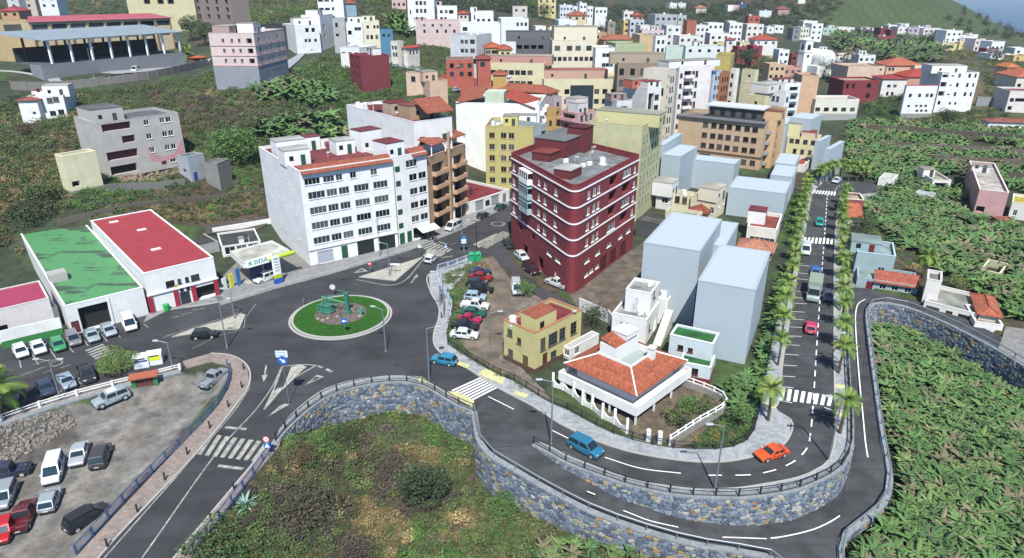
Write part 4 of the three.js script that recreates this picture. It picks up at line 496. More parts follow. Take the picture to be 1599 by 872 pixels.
// ---------------------------------------------------------------- far town: every house a thing. [kind, label, near corner, right end, left end, depth, look]
const FAR = {
hill: [
['pink_block', 'pink apartment block with grey lower floors on the left hillside', bk(396, 52, [443, 45], 325, [397, 139]), { wall: '#cdb9b5', roof: '#c9bcb8', coping: '#b59a96', bands: [6.3, 9.1, 11.9], bandC: '#b7938f', bandH: .18, plinth: [6, '#878d97'], frame: '#b7938f', win: { 3: 'x.3,.5,.66 y7.3 r3 d2.8 w.8 h1;x.88 y7 r3 d2.8 w1.6 h1.4 tO', 0: 'x.14,.75 y7 r3 d2.8 w1.6 h1.5 n2;x.36,.5 y7 r3 d2.8 w.7 h1.4;x.92 y7 r3 d2.8 w.7 h1.4;x.3,.5,.66,.9 y1.6 r2 d3 w1 h.7' }, huts: [[.35, .35, 5, 5, 3, '#d8d4d2'], [.2, .75, 7, 5, 2.4, '#a98c86', '#d8d6d2']], clutter: [['t', .5, .5], ['d', .7, .4], ['t', .6, .2]] }],
['hillside_flats', 'grey concrete flats with maroon balconies on the left slope', bk(150, 193, [278, 176], -13, [160, 277]), { wall: '#b3afaa', roof: '#6f747a', frame: '#dddddd', win: { 0: 'x.22 y10.4 w6.4 h1.7 tO c#5c2636;x.33 y7.2 w3 h1.7 tO c#5c2636;x.22 y3.7 w7 h2 tO c#5c2636;x.2 y.3 w6 h2 tO;x.58 y10.6 r3 d-3.3 w1.2 h1.3 n2;x.78,.86 y10.6 r3 d-3.3 w1.2 h1.3 n2;x.7 y.6 w1.2 h1.9 tD;x.82 y.8 w1.4 h1' }, balM: plainM('#6a2a36'), huts: [[.2, .5, 7, 8, 3.2, '#b3afaa', '#767b80'], [.34, .7, 5, 5, 2.2, '#b3afaa', '#767b80']] }],
['blank_block', 'pale yellow windowless block left of the grey concrete flats', bk(97, 245, [149, 236], 85, [105, 305]), { wall: '#d8d2a8', roof: '#a39c88', coping: '#dad4b0', par: 1.1, win: { 0: 'x.2 y1.4 w1.6 h1.2 tO' }, plinth: [0.6, '#86857f'] }],
['grey_shed', 'small blue grey concrete shed right of the grey flats', bk(293, 246, [318, 240], 276, [297, 285]), { wall: '#9aa3ac', roof: '#8a9299', par: .2, win: { 0: 'x.3 y.1 w1.1 h2 tD c#1c3f86', 3: 'x.5 y2 w1 h1 tO' } }],
['stone_store', 'low grey store with sloping roof at right of the small shed', bk(318, 255, [339, 256], -5, [319, 284]), { wall: '#807e7a', roof: '#8b8985', par: .1, win: {} }],
['white_villa', 'white stepped villa with red porch roof at the left edge slope', bk(42, 151, [98, null, 14], -9, [47, 190]), { wall: '#dfe0de', roof: '#b0605a', par: .5, frame: '#6a6a68', win: { 0: 'x.2,.78 y4.8 w1.5 h1.4;x.84 y1.4 w1.5 h1.4;x.6 y4.6 w1.4 h1.4;x.6 y1.2 w1.5 h1.3' }, huts: [[.78, .4, 6.4, 4.5, 3, '#dfe0de', '#d8d8d4'], [.35, .7, 7, 3, 1.4, '#dfe0de', '#b0605a']] }],
['villa_porch', 'white front wing with red tile edge before the white villa', bk(27, 157, [57, null, 10], -5, [33, 194]), { wall: '#dfe0de', tile: '#94544e', par: 0, pitch: .25, win: { 0: 'x.5 y5 w1.4 h1.3;x.7 y2.3 w.8 h.8 tO' } }],
['red_roof_house', 'small house with crimson roof cut by left edge below villa', bk(-8, 160, [12, 151], -8, [-6, 166]), { wall: '#d4cdc4', roof: '#a03c42', par: .2, win: {} }],
['maroon_house', 'maroon house with white edged front among green slopes', bk(545, 84, [562, 88], 511, [545, 126]), { wall: '#7c2430', roof: '#7c2430', coping: '#7c2430', par: .4, frame: '#d0c0c0', win: { 3: 'x.3 y2.2 w2.4 h1.6 c#d8c8c8', 0: 'x.25,.7 y1 r3 d2.8 w1.2 h1.8 tO' }, huts: [[.2, .8, 6, 3, 2, '#d8d8d6']] }],
['white_house', 'white box house behind the maroon house', bk(561, 75, [589, 71], 531, 243), { wall: '#e0e2e2', roof: '#d0d2d0', win: { 3: 'x3 y5 w1.6 h.4' } }],
['red_cottage', 'low cottage with orange tile roof right of the maroon house', bk(571, 107, [590, 103], 567, 236), { wall: '#a86a58', tile: '#a4563e', par: 0, win: { 0: 'x3 y.4 w1 h1.6 tO' } }],
['cream_house', 'cream two storey cube house on the green slope', bk(620, 65, [630, 64], 610, 258), { wall: '#d6d2c4', roof: '#cfcac0', win: { 3: 'x.3,.75 y3.4 w1 h1.4;x.4,.8 y.8 w1 h1.6' } }],
['red_roof_cottage', 'white cottage with red hipped roof beside the cream cube', bk(636, 75, [655, 73], 630, 260), { wall: '#d4cfc6', tile: '#b04a3c', par: 0, pitch: .5, win: { 0: 'x.25,.8 y.5 w1 h1.4;x.52 y.2 w.9 h1.8 tD' } }],
['peach_house', 'peach coloured blank sided house below the terracotta wall', bk(671, 127, [699, 125], 650, [672, 160]), { wall: '#cda88c', roof: '#b39a84', win: {}, huts: [[.3, .6, 5, 6, 3, '#cda88c']] }],
['peach_wing', 'tall thin peach wing left of the peach house', bk(662, 114, [667, 112], 634, [663, 150]), { wall: '#cfae92', roof: '#7d4a3c', par: .2, win: { 3: 'x.4 y4.4 w1.4 h1.6' } }],
['terracotta_house', 'terracotta red house with grey roof behind garden trees', bk(697, 93, [740, 91, 4], -10, 236), { wall: '#b3503c', roof: '#8a8078', coping: '#8a8078', win: { 0: 'x.2,.55,.85 y3.2 r2 d-2.8 w1.4 h1.6' }, par: .3 }],
['terracotta_wing', 'small terracotta wing right of the garden trees', bk(746, 92, [766, 92, 6], -7, 230), { wall: '#b3503c', tile: '#8f4a3c', par: 0, win: { 0: 'x.4 y3 w1.6 h1.6' } }],
['green_shed', 'long green roofed shed with dark wall at the upper left', bk(397, 42, [496, 37], -16, 262), { wall: '#3c4248', par: 0, roof: '#2f6a56', win: {}, cat: 'shed' }],
['stepped_flats', 'white stepped flats with recessed terraces left of the grey gable', bk(460, 40, [498, 39], 441, 262), { wall: '#d9dcdd', roof: '#d0d0cc', win: { 0: 'x.4,.55,.8 y4.4 w1 h1.2;x.5,.75 y8 w1.4 h1.6 tO;x.6 y1.2 w.5 h.5' }, huts: [[.6, .4, 9, 5, 3, '#dfe1e2']] }],
['stepped_flats', 'taller white flats right of the stepped white flats', bk(499, 24, [520, 22], 470, 268), { wall: '#e0e2e3', roof: '#d4d6d4', win: { 0: 'x.25 y8.4 r2 d-3.6 w2 h1.4 tO', 3: 'x.4 y12 w1 h1.4' }, huts: [[.3, .5, 5, 5, 2.4, '#e0e2e3']] }],
['top_flats', 'white flats with pink shutters at the top of the cluster', bk(495, -8, [535, -9, 6], -14, 292), { wall: '#dfe0e1', roof: '#cccccc', win: { 0: 'x.12,.36 y6 r3 d3.4 w2 h1 c#b07a80;x.58 y6 r3 d3.4 w.9 h1.2' } }],
['grey_gable_house', 'grey windowed gable house between white flats', bk(519, 29, [538, 28, 8], -10, 265), { wall: '#a5a6a8', roof: '#b3b3b0', win: { 0: 'x.3 y8 w1 h1.6;x.3 y4.6 w1.2 h1' } }],
['white_flats', 'wide white flats with round terrace right of grey gable', bk(540, 36, [566, 31, 12], -12, 264), { wall: '#dbdddd', roof: '#d0d0cd', win: { 0: 'x.2 y6.4 w1.4 h1.6 tO;x.6,.8 y8 w1.2 h1.2;x.1 y3 w.6 h.6' }, huts: [[.6, .5, 6, 5, 2.6, '#dfe1e2']] }],
['cream_flats', 'cream yellow house with curved terrace right of white flats', bk(566, 33, [592, 38, 14], -10, 266), { wall: '#d6d0b4', roof: '#cfc9b0', win: { 0: 'x.3 y5 w1 h1.2;x.7,.9 y5 w.9 h1.2;x.25,.5,.8 y1 w1 h1.6', }, huts: [[.4, .4, 5, 4, 2.4, '#d6d0b4']] }],
['blue_house', 'small bright blue house at the end of the white cluster', bk(593, 47, [613, 50, 10], -7, 268), { wall: '#3b7f9c', roof: '#3b7f9c', par: .5, win: { 0: 'x.3,.5,.7 y2 w1 h1 c#e0e0e0' } }],
['blue_roof_house', 'blue gabled house half hidden behind the top white flats', bk(536, 5, [556, 8, 10], -8, 300), { wall: '#7fa0b4', tile: '#9a5a48', par: 0, win: {} }],
['pink_villa', 'long pale pink villa with red roof patch above the banana slope', bk(649, 32, [716, 27, 4], -10, 300), { wall: '#ccb4b0', roof: '#c4aca8', coping: '#b3847e', win: { 0: 'x.2,.4,.6,.8 y3 w1 h1;x.2,.5,.7,.9 y.3 w1 h1.4 tO' }, huts: [[.1, .3, 5, 4, 1.4, '#ccb4b0', '#b0503c']] }],
['white_school', 'white four storey block with arched windows at top centre left', bk(636, -4, [678, -2, 2], -12, 318), { wall: '#dcdedf', roof: '#cfcfcc', win: { 0: 'x.35,.5,.65 y6.5 r2 d3.4 w1.2 h1.8;x.1 y6 w.6 h1.8' } }],
['white_villa', 'white villa with dark flat awning right of the arched block', bk(683, 10, [714, 8, 4], -12, 312), { wall: '#dddedd', roof: '#b9b9b6', win: { 0: 'x.2,.45 y3.6 w1.2 h1.4;x.7 y3.4 w2 h1.6 tO;x.2,.4 y.6 w1.2 h1.4' } }],
['red_roof_house', 'white cottage with orange roof between white villas', bk(716, 21, [732, 20, 4], -8, 318), { wall: '#d0c8c0', tile: '#ad5644', par: 0, win: { 0: 'x.3,.7 y.4 w.9 h1.2 tO' } }],
['white_villa', 'white villa with small turret under the dark hill', bk(736, 18, [771, 17, 5], -10, 312), { wall: '#dddfdf', roof: '#c9c9c6', win: { 0: 'x.15 y3 w.7 h2;x.32,.55,.8 y2 w1.2 h1.4' }, huts: [[.12, .2, 3, 3, 2.4, '#dddfdf']] }],
['long_white_house', 'long plain white building left of the bluish grey flats wall', bk(720, 36, [783, 37, 4], -12, 286), { wall: '#dcdfdf', roof: '#cfd1cf', win: { 0: 'x.1 y3 w2 h1.6' } }],
['tall_white_block', 'tall blank white block at top centre with small square windows', bk(783, 29, [826, 28, 6], -14, 282), { wall: '#d6dbde', roof: '#d0d2d0', win: { 0: 'x.6,.75,.9 y9 w1 h1.4;x.6 y5.4 w1 h1' } }],
['grey_white_block', 'grey white block with dark glass ground floor above terracotta house', bk(744, 55, [768, 52], 703, 252), { wall: '#c3c7ca', roof: '#b7b9ba', win: { 3: 'x.46,.62 y4.6 r2 d3.2 w1.4 h1.4 n2;x.85 y4.6 r2 d3.2 w2 h1.6 n2;x.2,.5,.8 y.6 w4 h2 tO' }, clutter: [['t', .6, .3], ['c', .5, .5]] }],
['tile_villa', 'yellow villa with orange tile roof right of grey white block', bk(758, 74, [782, 74, 5], -9, 246), { wall: '#cdbd80', tile: '#b3603f', par: 0, win: { 0: 'x.2,.6 y.8 w2 h1.4 n2' } }],
['palm_villa', 'yellow villa with terrace below palms by the curved offices', bk(779, 77, [800, 78, 5], -9, 244), { wall: '#cfc389', tile: '#a85a40', par: 0, win: { 0: 'x.3,.7 y1 w1.2 h1.6' } }],
],
town: [
['corner_office', 'long cream office block with pink top terrace, left wing', bk(764, 98, [850, 106, 352], -16, 238), { wall: '#cfc59a', roof: '#a8605a', coping: '#d6cda6', par: 1, frame: '#2b2b30', win: { 0: 'x.08,.2,.3,.41,.52,.63,.75 y7 r2 d-3.6 w1.8 h1.6;x.92 y3 r2 d3.4 w4 h2.6 tO' }, huts: [[.5, .5, 24, 8, 3, '#b88478', '#c4b8ac']] }],
['corner_office', 'cream office with dark curved glass bays, right wing', bk(850, 124, [980, 119, 2], -18, 232), { wall: '#cfc79e', roof: '#b3a68c', coping: '#d6cda6', par: 1, frame: '#23252b', win: { 0: 'x.06,.13,.28 y3.4 r3 d3.3 w1.7 h1.7;x.2 y3 w3.2 h9.5 n3 c#23252b;x.46 y3 w8 h10 n6 c#23252b;x.64,.74,.84 y3.4 r3 d3.3 w1.7 h1.7;x.94 y3 w3 h10 n2 c#23252b' }, huts: [[.35, .6, 26, 7, 3.2, '#b9907e', '#b87466']] }],
['dark_flats', 'dark grey brick flats with open terraces behind the cream offices', bk(806, 62, [862, 64, 358], -14, 258), { wall: '#5c5d62', roof: '#6a6b70', par: .9, win: { 0: 'x.1,.3,.5,.7 y8 r3 d-3.2 w2 h1.5 tO;x.9 y6 w3 h1.8 tO' }, huts: [[.45, .5, 20, 7, 3.6, '#626368', '#6a6b70']] }],
['cream_flats', 'cream flats with long upper balcony in the town middle', bk(863, 63, [931, 62, 2], -14, 250), { wall: '#d2cab0', roof: '#cbc6b6', par: .9, win: { 0: 'x.06,.18,.3,.42,.56,.68,.8,.92 y7 w1.4 h1.5;x.12,.4,.6,.85 y10.6 w2 h1.8' }, huts: [[.55, .5, 16, 9, 5.4, '#d2cab0']] }],
['white_block', 'plain white block behind the cream balcony flats', bk(873, 32, [901, 36, 4], -12, 275), { wall: '#d8dde1', roof: '#d2d4d3', win: { 0: 'x.5 y12 w1.6 h1' } }],
['white_office', 'white block with striped windows right of cream balcony flats', bk(931, 75, [961, 73, 3], -12, 246), { wall: '#dcdedf', roof: '#d0d2d0', win: { 0: 'x.1 y3 r3 d3.4 w2.4 h2 tO;x.45,.65,.85 y3.4 r3 d3.4 w1.3 h1.3' } }],
['green_wall_block', 'pale green blank sided block behind the stone flats', bk(962, 68, [1007, 56, 12], -12, 262), { wall: '#a3b183', roof: '#b0ac9a', win: {} }],
['ochre_block', 'ochre blank wall block in the middle of town', bk(1000, 55, [1025, 56, 5], -12, 264), { wall: '#c2a678', roof: '#c0b8a8', win: {} }],
['white_slab', 'narrow white slab with window columns beside the ochre wall', bk(1025, 56, [1041, 56, 12], -12, 262), { wall: '#dad9d6', roof: '#c9c7c2', win: { 0: 'x.3,.75 y3 r5 d3 w1 h1.5' } }],
['stone_flats', 'brown stone flats with wide cornice beside the cream offices', bk(966, 98, [1044, 102, 356], -14, 224), { wall: '#8f7a66', roof: '#a89a88', par: .8, coping: '#a39078', frame: '#b3705c', win: { 0: 'x.08,.16,.3,.5,.62,.74,.88 y4 r3 d3.6 w1.5 h2.2 n2 m2 c#8a4a3c' }, huts: [[.4, .5, 18, 6, 3.4, '#a0907a', '#b5aca0']] }],
['pink_round_block', 'pink rounded corner block between yellow block and lime tower', bk(902, 177, [931, 168, 40], 876, 192), { wall: '#c49a9a', roof: '#c4b0ac', coping: '#c08a80', par: .8, win: { 0: 'x.25,.5,.75 y3 r5 d3 w1 h1.6', 3: 'x.5 y3 r5 d3 w5 h1.9 tB' }, balM: plainM('#b88a8a'), huts: [[.5, .6, 5, 4, 4.4, '#c9bcc0', '#c9c4c2'], [.3, .3, 4, 4, 3.4, '#c9c6c8', '#d4d0ce']], clutter: [['t', .6, .3], ['a', .4, .4]] }],
['mauve_flats', 'mauve slab flats between mustard building and pink round block', bk(866, 152, [878, 150, 40], -10, 205), { wall: '#b3a0a8', roof: '#b0a8a8', win: { 0: 'x.5 y3 r5 d3 w1 h1.4' } }],
['ochre_flats', 'tall ochre flats with small balconies beside mauve slab', bk(868, 170, [876, 165, 55], 853, 196), { wall: '#bd9a4c', roof: '#b39a70', win: { 0: 'x.5 y3 r5 d3 w1.4 h2 tB', 3: 'x.5 y4 r4 d3 w1 h1.4' } }],
['grey_side_flats', 'grey side flats with balconies right of the yellow nine window block', bk(846, 196, [854, 190, 50], -9, 176), { wall: '#9aa6ad', roof: '#aeb2b2', win: { 0: 'x.5 y3 r4 d3 w2 h1.8 tB' }, balM: plainM('#8a979c') }],
['white_patio_block', 'white walled block with red terrace and dark arch behind lime tower', bk(1012, 138, [1034, 131, 30], 974, 196), { wall: '#d6d5d0', roof: '#95404a', coping: '#dcdad6', par: .5, win: { 0: 'x.3 y12 w2 h5 tO;x.7 y6 r4 d3 w1.6 h1.5' }, huts: [[.2, .6, 6, 4, 2.4, '#b85a44'], [.7, .3, 5, 4, 2, '#d6d5d0', '#9a3a44']], clutter: [['c', .4, .4]] }],
['low_roof_house', 'low grey white house with clutter left of lime tower roof', bk(964, 158, [988, 152, 20], 945, 196), { wall: '#c9cbd0', roof: '#bcbab6', win: { 0: 'x.5 y10 w2 h1' }, huts: [[.4, .6, 5, 4, 2, '#9a7c74']] }],
['cream_tower', 'cream tower with dark stair window and round top window', bk(1043, 110, [1057, 97, 52], 1006, 200), { wall: '#d4cbb8', roof: '#c9c2b4', win: { 0: 'x.2 y3 r7 d3 w1 h2 tO;x.5,.75 y3 r7 d3 w1 h1.5', 3: 'x.8 y17 w1.6 h2.4 tO' } }],
['white_balcony_flats', 'long white flats with curved balcony rows in the town centre', bk(1062, 104, [1113, 94, 24], 1044, 215), { wall: '#d9d4d0', roof: '#d2d0cc', coping: '#dedcd8', par: .5, frame: '#6a5650', win: { 0: 'x.08 y3 r6 d3.2 w1 h1.4;x.28 y3 r6 d3.2 w3 h2 tB;x.45,.55 y3 r6 d3.2 w1 h1.9;x.8 y3 r6 d3.2 w5 h2 tB n4' }, balM: plainM('#d6d2d0'), huts: [[.5, .6, 20, 6, 2, '#dcdad6']], clutter: [['t', .2, .3], ['c', .6, .3]] }],
['yellow_gable_block', 'mustard yellow blank gable block right of the white balcony flats', bk(1119, 86, [1143, 99, 338], -12, 232), { wall: '#b0a044', roof: '#a89c60', win: {} }],
['blue_flats', 'pale blue slim flats beside the orange flats', bk(1115, 112, [1128, 117, 40], -12, 224), { wall: '#a9b8d0', roof: '#b9bcc4', win: { 0: 'x.4,.75 y3 r5 d3 w1 h1.4' } }],
['orange_flats', 'burnt orange flats with narrow windows beside pale blue flats', bk(1128, 114, [1141, 112, 48], -12, 226), { wall: '#a8623a', roof: '#a8825c', win: { 0: 'x.2,.5,.8 y3 r5 d3 w1.1 h1.7' } }],
['cream_yard_house', 'pale cream walled house with dark shrub in town centre', bk(1180, 110, [1186, 106, 40], 1160, 236), { wall: '#cdc8a0', roof: '#c4c0a8', win: { 3: 'x.6 y4 w1 h1' } }],
['cream_low_house', 'low cream house below the pale cream walled house', bk(1184, 130, [1192, 126, 40], 1162, 224), { wall: '#d0c8a4', roof: '#cfcab4', win: { 3: 'x.75 y2 w1 h1.2' } }],
['white_street_house', 'white street house with balcony behind the shrub', bk(1150, 108, [1156, 104, 40], 1142, 232), { wall: '#dcdad4', roof: '#d0d0cc', win: { 3: 'x.4,.8 y1 r3 d3 w1 h1.6' } }],
['white_terrace_block', 'white block with covered roof terrace behind the tan hotel', bk(1228, 144, [1236, 138, 40], 1184, 214), { wall: '#d8d9d9', roof: '#d2d0cc', win: { 3: 'x.6,.75 y14 r2 d-3 w1 h1.5', 0: 'x.5 y5 r4 d3 w1.4 h1.4' }, huts: [[.3, .7, 10, 6, 2.6, '#cfcac2', '#d8d8d4']] }],
['yellow_roof_hut', 'yellow rooftop house behind the tan hotel penthouse', bk(1196, 152, [1203, 149, 40], 1168, 210), { wall: '#cfc58a', roof: '#c9c4a0', win: { 3: 'x.5 y13 w1 h2 tO' } }],
['tan_street_house', 'tan house front with white cornice behind the tan hotel', bk(1224, 170, [1230, 166, 40], 1200, 205), { wall: '#cba06a', roof: '#d8d0c0', win: { 3: 'x.5 y6 w1.4 h1.4' } }],
['balcony_tower', 'white tower with glass balconies joined to a peach blank wall', bk(1222, 130, [1252, null, 10], -10, [1224, 192]), { wall: '#dadcdd', roof: '#8a4038', par: .9, win: { 0: 'x.66 y1.4 r4 d3.2 w3.4 h2 tB' }, balM: plainM('#c4c9cc'), huts: [[.4, .5, 6, 5, 2, '#d4c8bc', '#9a4038']] }],
['peach_wall_block', 'tall peach blank wall block right of the white balcony tower', bk(1254, 118, [1281, 120, 356], -10, [1256, 186]), { wall: '#c9a078', roof: '#b89a7c', win: {} }],
['cream_long_block', 'long cream block of two window rows beyond the pale blocks', bk(1275, 155, [1343, 159, 358], -10, [1278, 189]), { wall: '#d4cfc0', roof: '#c9b8b0', coping: '#dcd9d0', par: 1, plinth: [2.6, '#9a9c9a'], frame: '#3a322c', win: { 0: 'x.08,.28,.48,.68,.88 y3.4 r2 d3.1 w1.8 h1.5' } }],
['carmine_house', 'carmine red house with white arched windows', bk(1320, 126, [1376, 122, 4], -12, [1322, 164]), { wall: '#84242e', roof: '#c9b09a', coping: '#84242e', par: .6, frame: '#d8ccc8', win: { 0: 'x.1,.27 y6.4 w1.2 h2 c#e4dcd8;x.7 y6.6 w1.8 h1.8 n2 c#e4dcd8;x.94 y6.6 w1 h1.8 c#e4dcd8;x.72 y2.6 w1.6 h1.8 c#e4dcd8' } }],
['beige_wall_block', 'wide beige blank wall block behind the carmine house', bk(1326, 104, [1384, 100, 4], -14, 300), { wall: '#cdb194', roof: '#c4ad96', win: { 0: 'x.88 y8 w1 h1' } }],
['salmon_house', 'salmon house with orange tile roof right of the beige wall', bk(1386, 102, [1440, 104, 358], -12, 305), { wall: '#cfa587', tile: '#b0664a', par: 0, win: { 0: 'x.1,.2 y3.4 r2 d-2.8 w1 h1.4' } }],
['cream_arch_house', 'cream house with three arched windows beyond red roofs', bk(1430, 102, [1452, 101, 2], -10, 302), { wall: '#d2c8a4', roof: '#cfc6ac', win: { 0: 'x.25,.5,.78 y3.4 w1.2 h2 tO' } }],
['white_low_house', 'low white house with crimson awning between carmine house and blank gable', bk(1380, 123, [1418, 124, 358], -10, [1381, 152]), { wall: '#d8d6d2', tile: '#9c3a40', par: 0, pitch: .2, win: { 0: 'x.3,.55 y4 w1.4 h1.2;x.3,.5 y.6 w1 h1.6' } }],
['red_roof_row', 'row house with long red tile roof behind the white gable', bk(1418, 120, [1470, 120, 0], -12, 296), { wall: '#c08a74', tile: '#a84438', par: 0, win: {} }],
['blank_gable_block', 'white block with red roof edge and four small windows', bk(1417, 134, [1466, 133, 2], 1414, [1408, 186]), { wall: '#dcdddb', roof: '#a02f3c', coping: '#a83a44', par: .4, frame: '#4a4a4a', win: { 0: 'x.18,.48,.72,.86 y8 w1.1 h1.3;x.2,.45,.6,.75 y4.4 w1 h.8;x.5,.65,.8 y2.6 w1 h.8' }, plinth: [2, '#8a8a86'] }],
['white_tower_block', 'large white five storey block with paired windows at upper right', bk(1473, 113, [1531, 116, 357], -15, [1463, 176]), { wall: '#dfe0de', roof: '#cfd0ce', par: .8, frame: '#6a6c6c', win: { 0: 'x.1 y13 r3 d-3.4 w2.2 h1.8 tO;x.3 y13.4 r3 d-3.4 w1 h.5;x.48,.54 y13 r3 d-3.4 w.9 h1.5;x.75,.81 y13 r3 d-3.4 w.9 h1.5;x.91,.96 y13 r3 d-3.4 w.7 h1.5;x.1,.16 y3 w1 h1.4;x.4,.55,.6 y3 w.8 h1' }, huts: [[.3, .5, 13, 8, 2.8, '#dfe0de', '#d4d4d0']] }],
['white_shop_house', 'white street house with brown tile roof cut by right edge', bk(1546, 190, [1625, 198, 350], 1535, [1543, 205]), { wall: '#dcdcd8', tile: '#8f5448', par: 0, pitch: .25, win: { 0: 'x6 y3.4 w1.2 h1.2;x6 y.4 w1.1 h1.6 tO' } }],
['white_terrace_flats', 'white flats with maroon terrace cut by right edge', bk(1579, 142, [1630, 150, 350], -12, [1574, 176]), { wall: '#d4ccc8', roof: '#93545a', win: { 0: 'x.12 y4 r2 d-3 w1.4 h1.4;x.4 y4 w4 h1.4 tO;x.3 y.8 w3 h1.6 tO' } }],
['cream_edge_flats', 'cream flats with orange roofs at right edge above maroon terrace', bk(1590, 120, [1640, 122, 355], -16, 292), { wall: '#d2ccb8', tile: '#b36a4c', par: 0, win: { 0: 'x4 y2 r3 d3 w1.4 h1.4' } }],
['orange_turret_house', 'small house with orange turret roof at the right edge', bk(1575, 105, [1592, 104, 0], -8, 305), { wall: '#cfa884', tile: '#bd7448', par: 0, pitch: .6, win: { 0: 'x.4 y3 w1 h1.2' } }],
['car_park_wall', 'long grey retaining wall with faded mural beyond the white tower block', bk(1528, 152, [1578, 158, 352], -1, [1528, 166]), { wall: '#8a8f94', roof: '#8a8f94', par: 0.02, win: {}, cat: 'wall' }],
],
};
for (const k of ['hill', 'town']) for (const [name, label, b, o] of FAR[k]) { const r = bldg(name, label, b, { frame: '#54585a', ...o }); if (name === 'hillside_flats') { const e = r.edges[0], P = [[.53, 6], [.58, 3.6], [.7, 2.6], [.84, 2.8], [.92, 4.6], [.985, 6.4], [.985, 2.2], [.84, 1.7], [.66, 1.5], [.53, 2.2]].map(([f, y]) => new THREE.Vector2(f * e.len, y)), g = new THREE.ExtrudeGeometry(new THREE.Shape(P), { depth: .03, bevelEnabled: false }), m = part('painted_band', g, wallM('#c98a96'), r); m.position.copy(e.Pt(0, 0, .0)); m.rotation.y = e.th; } }
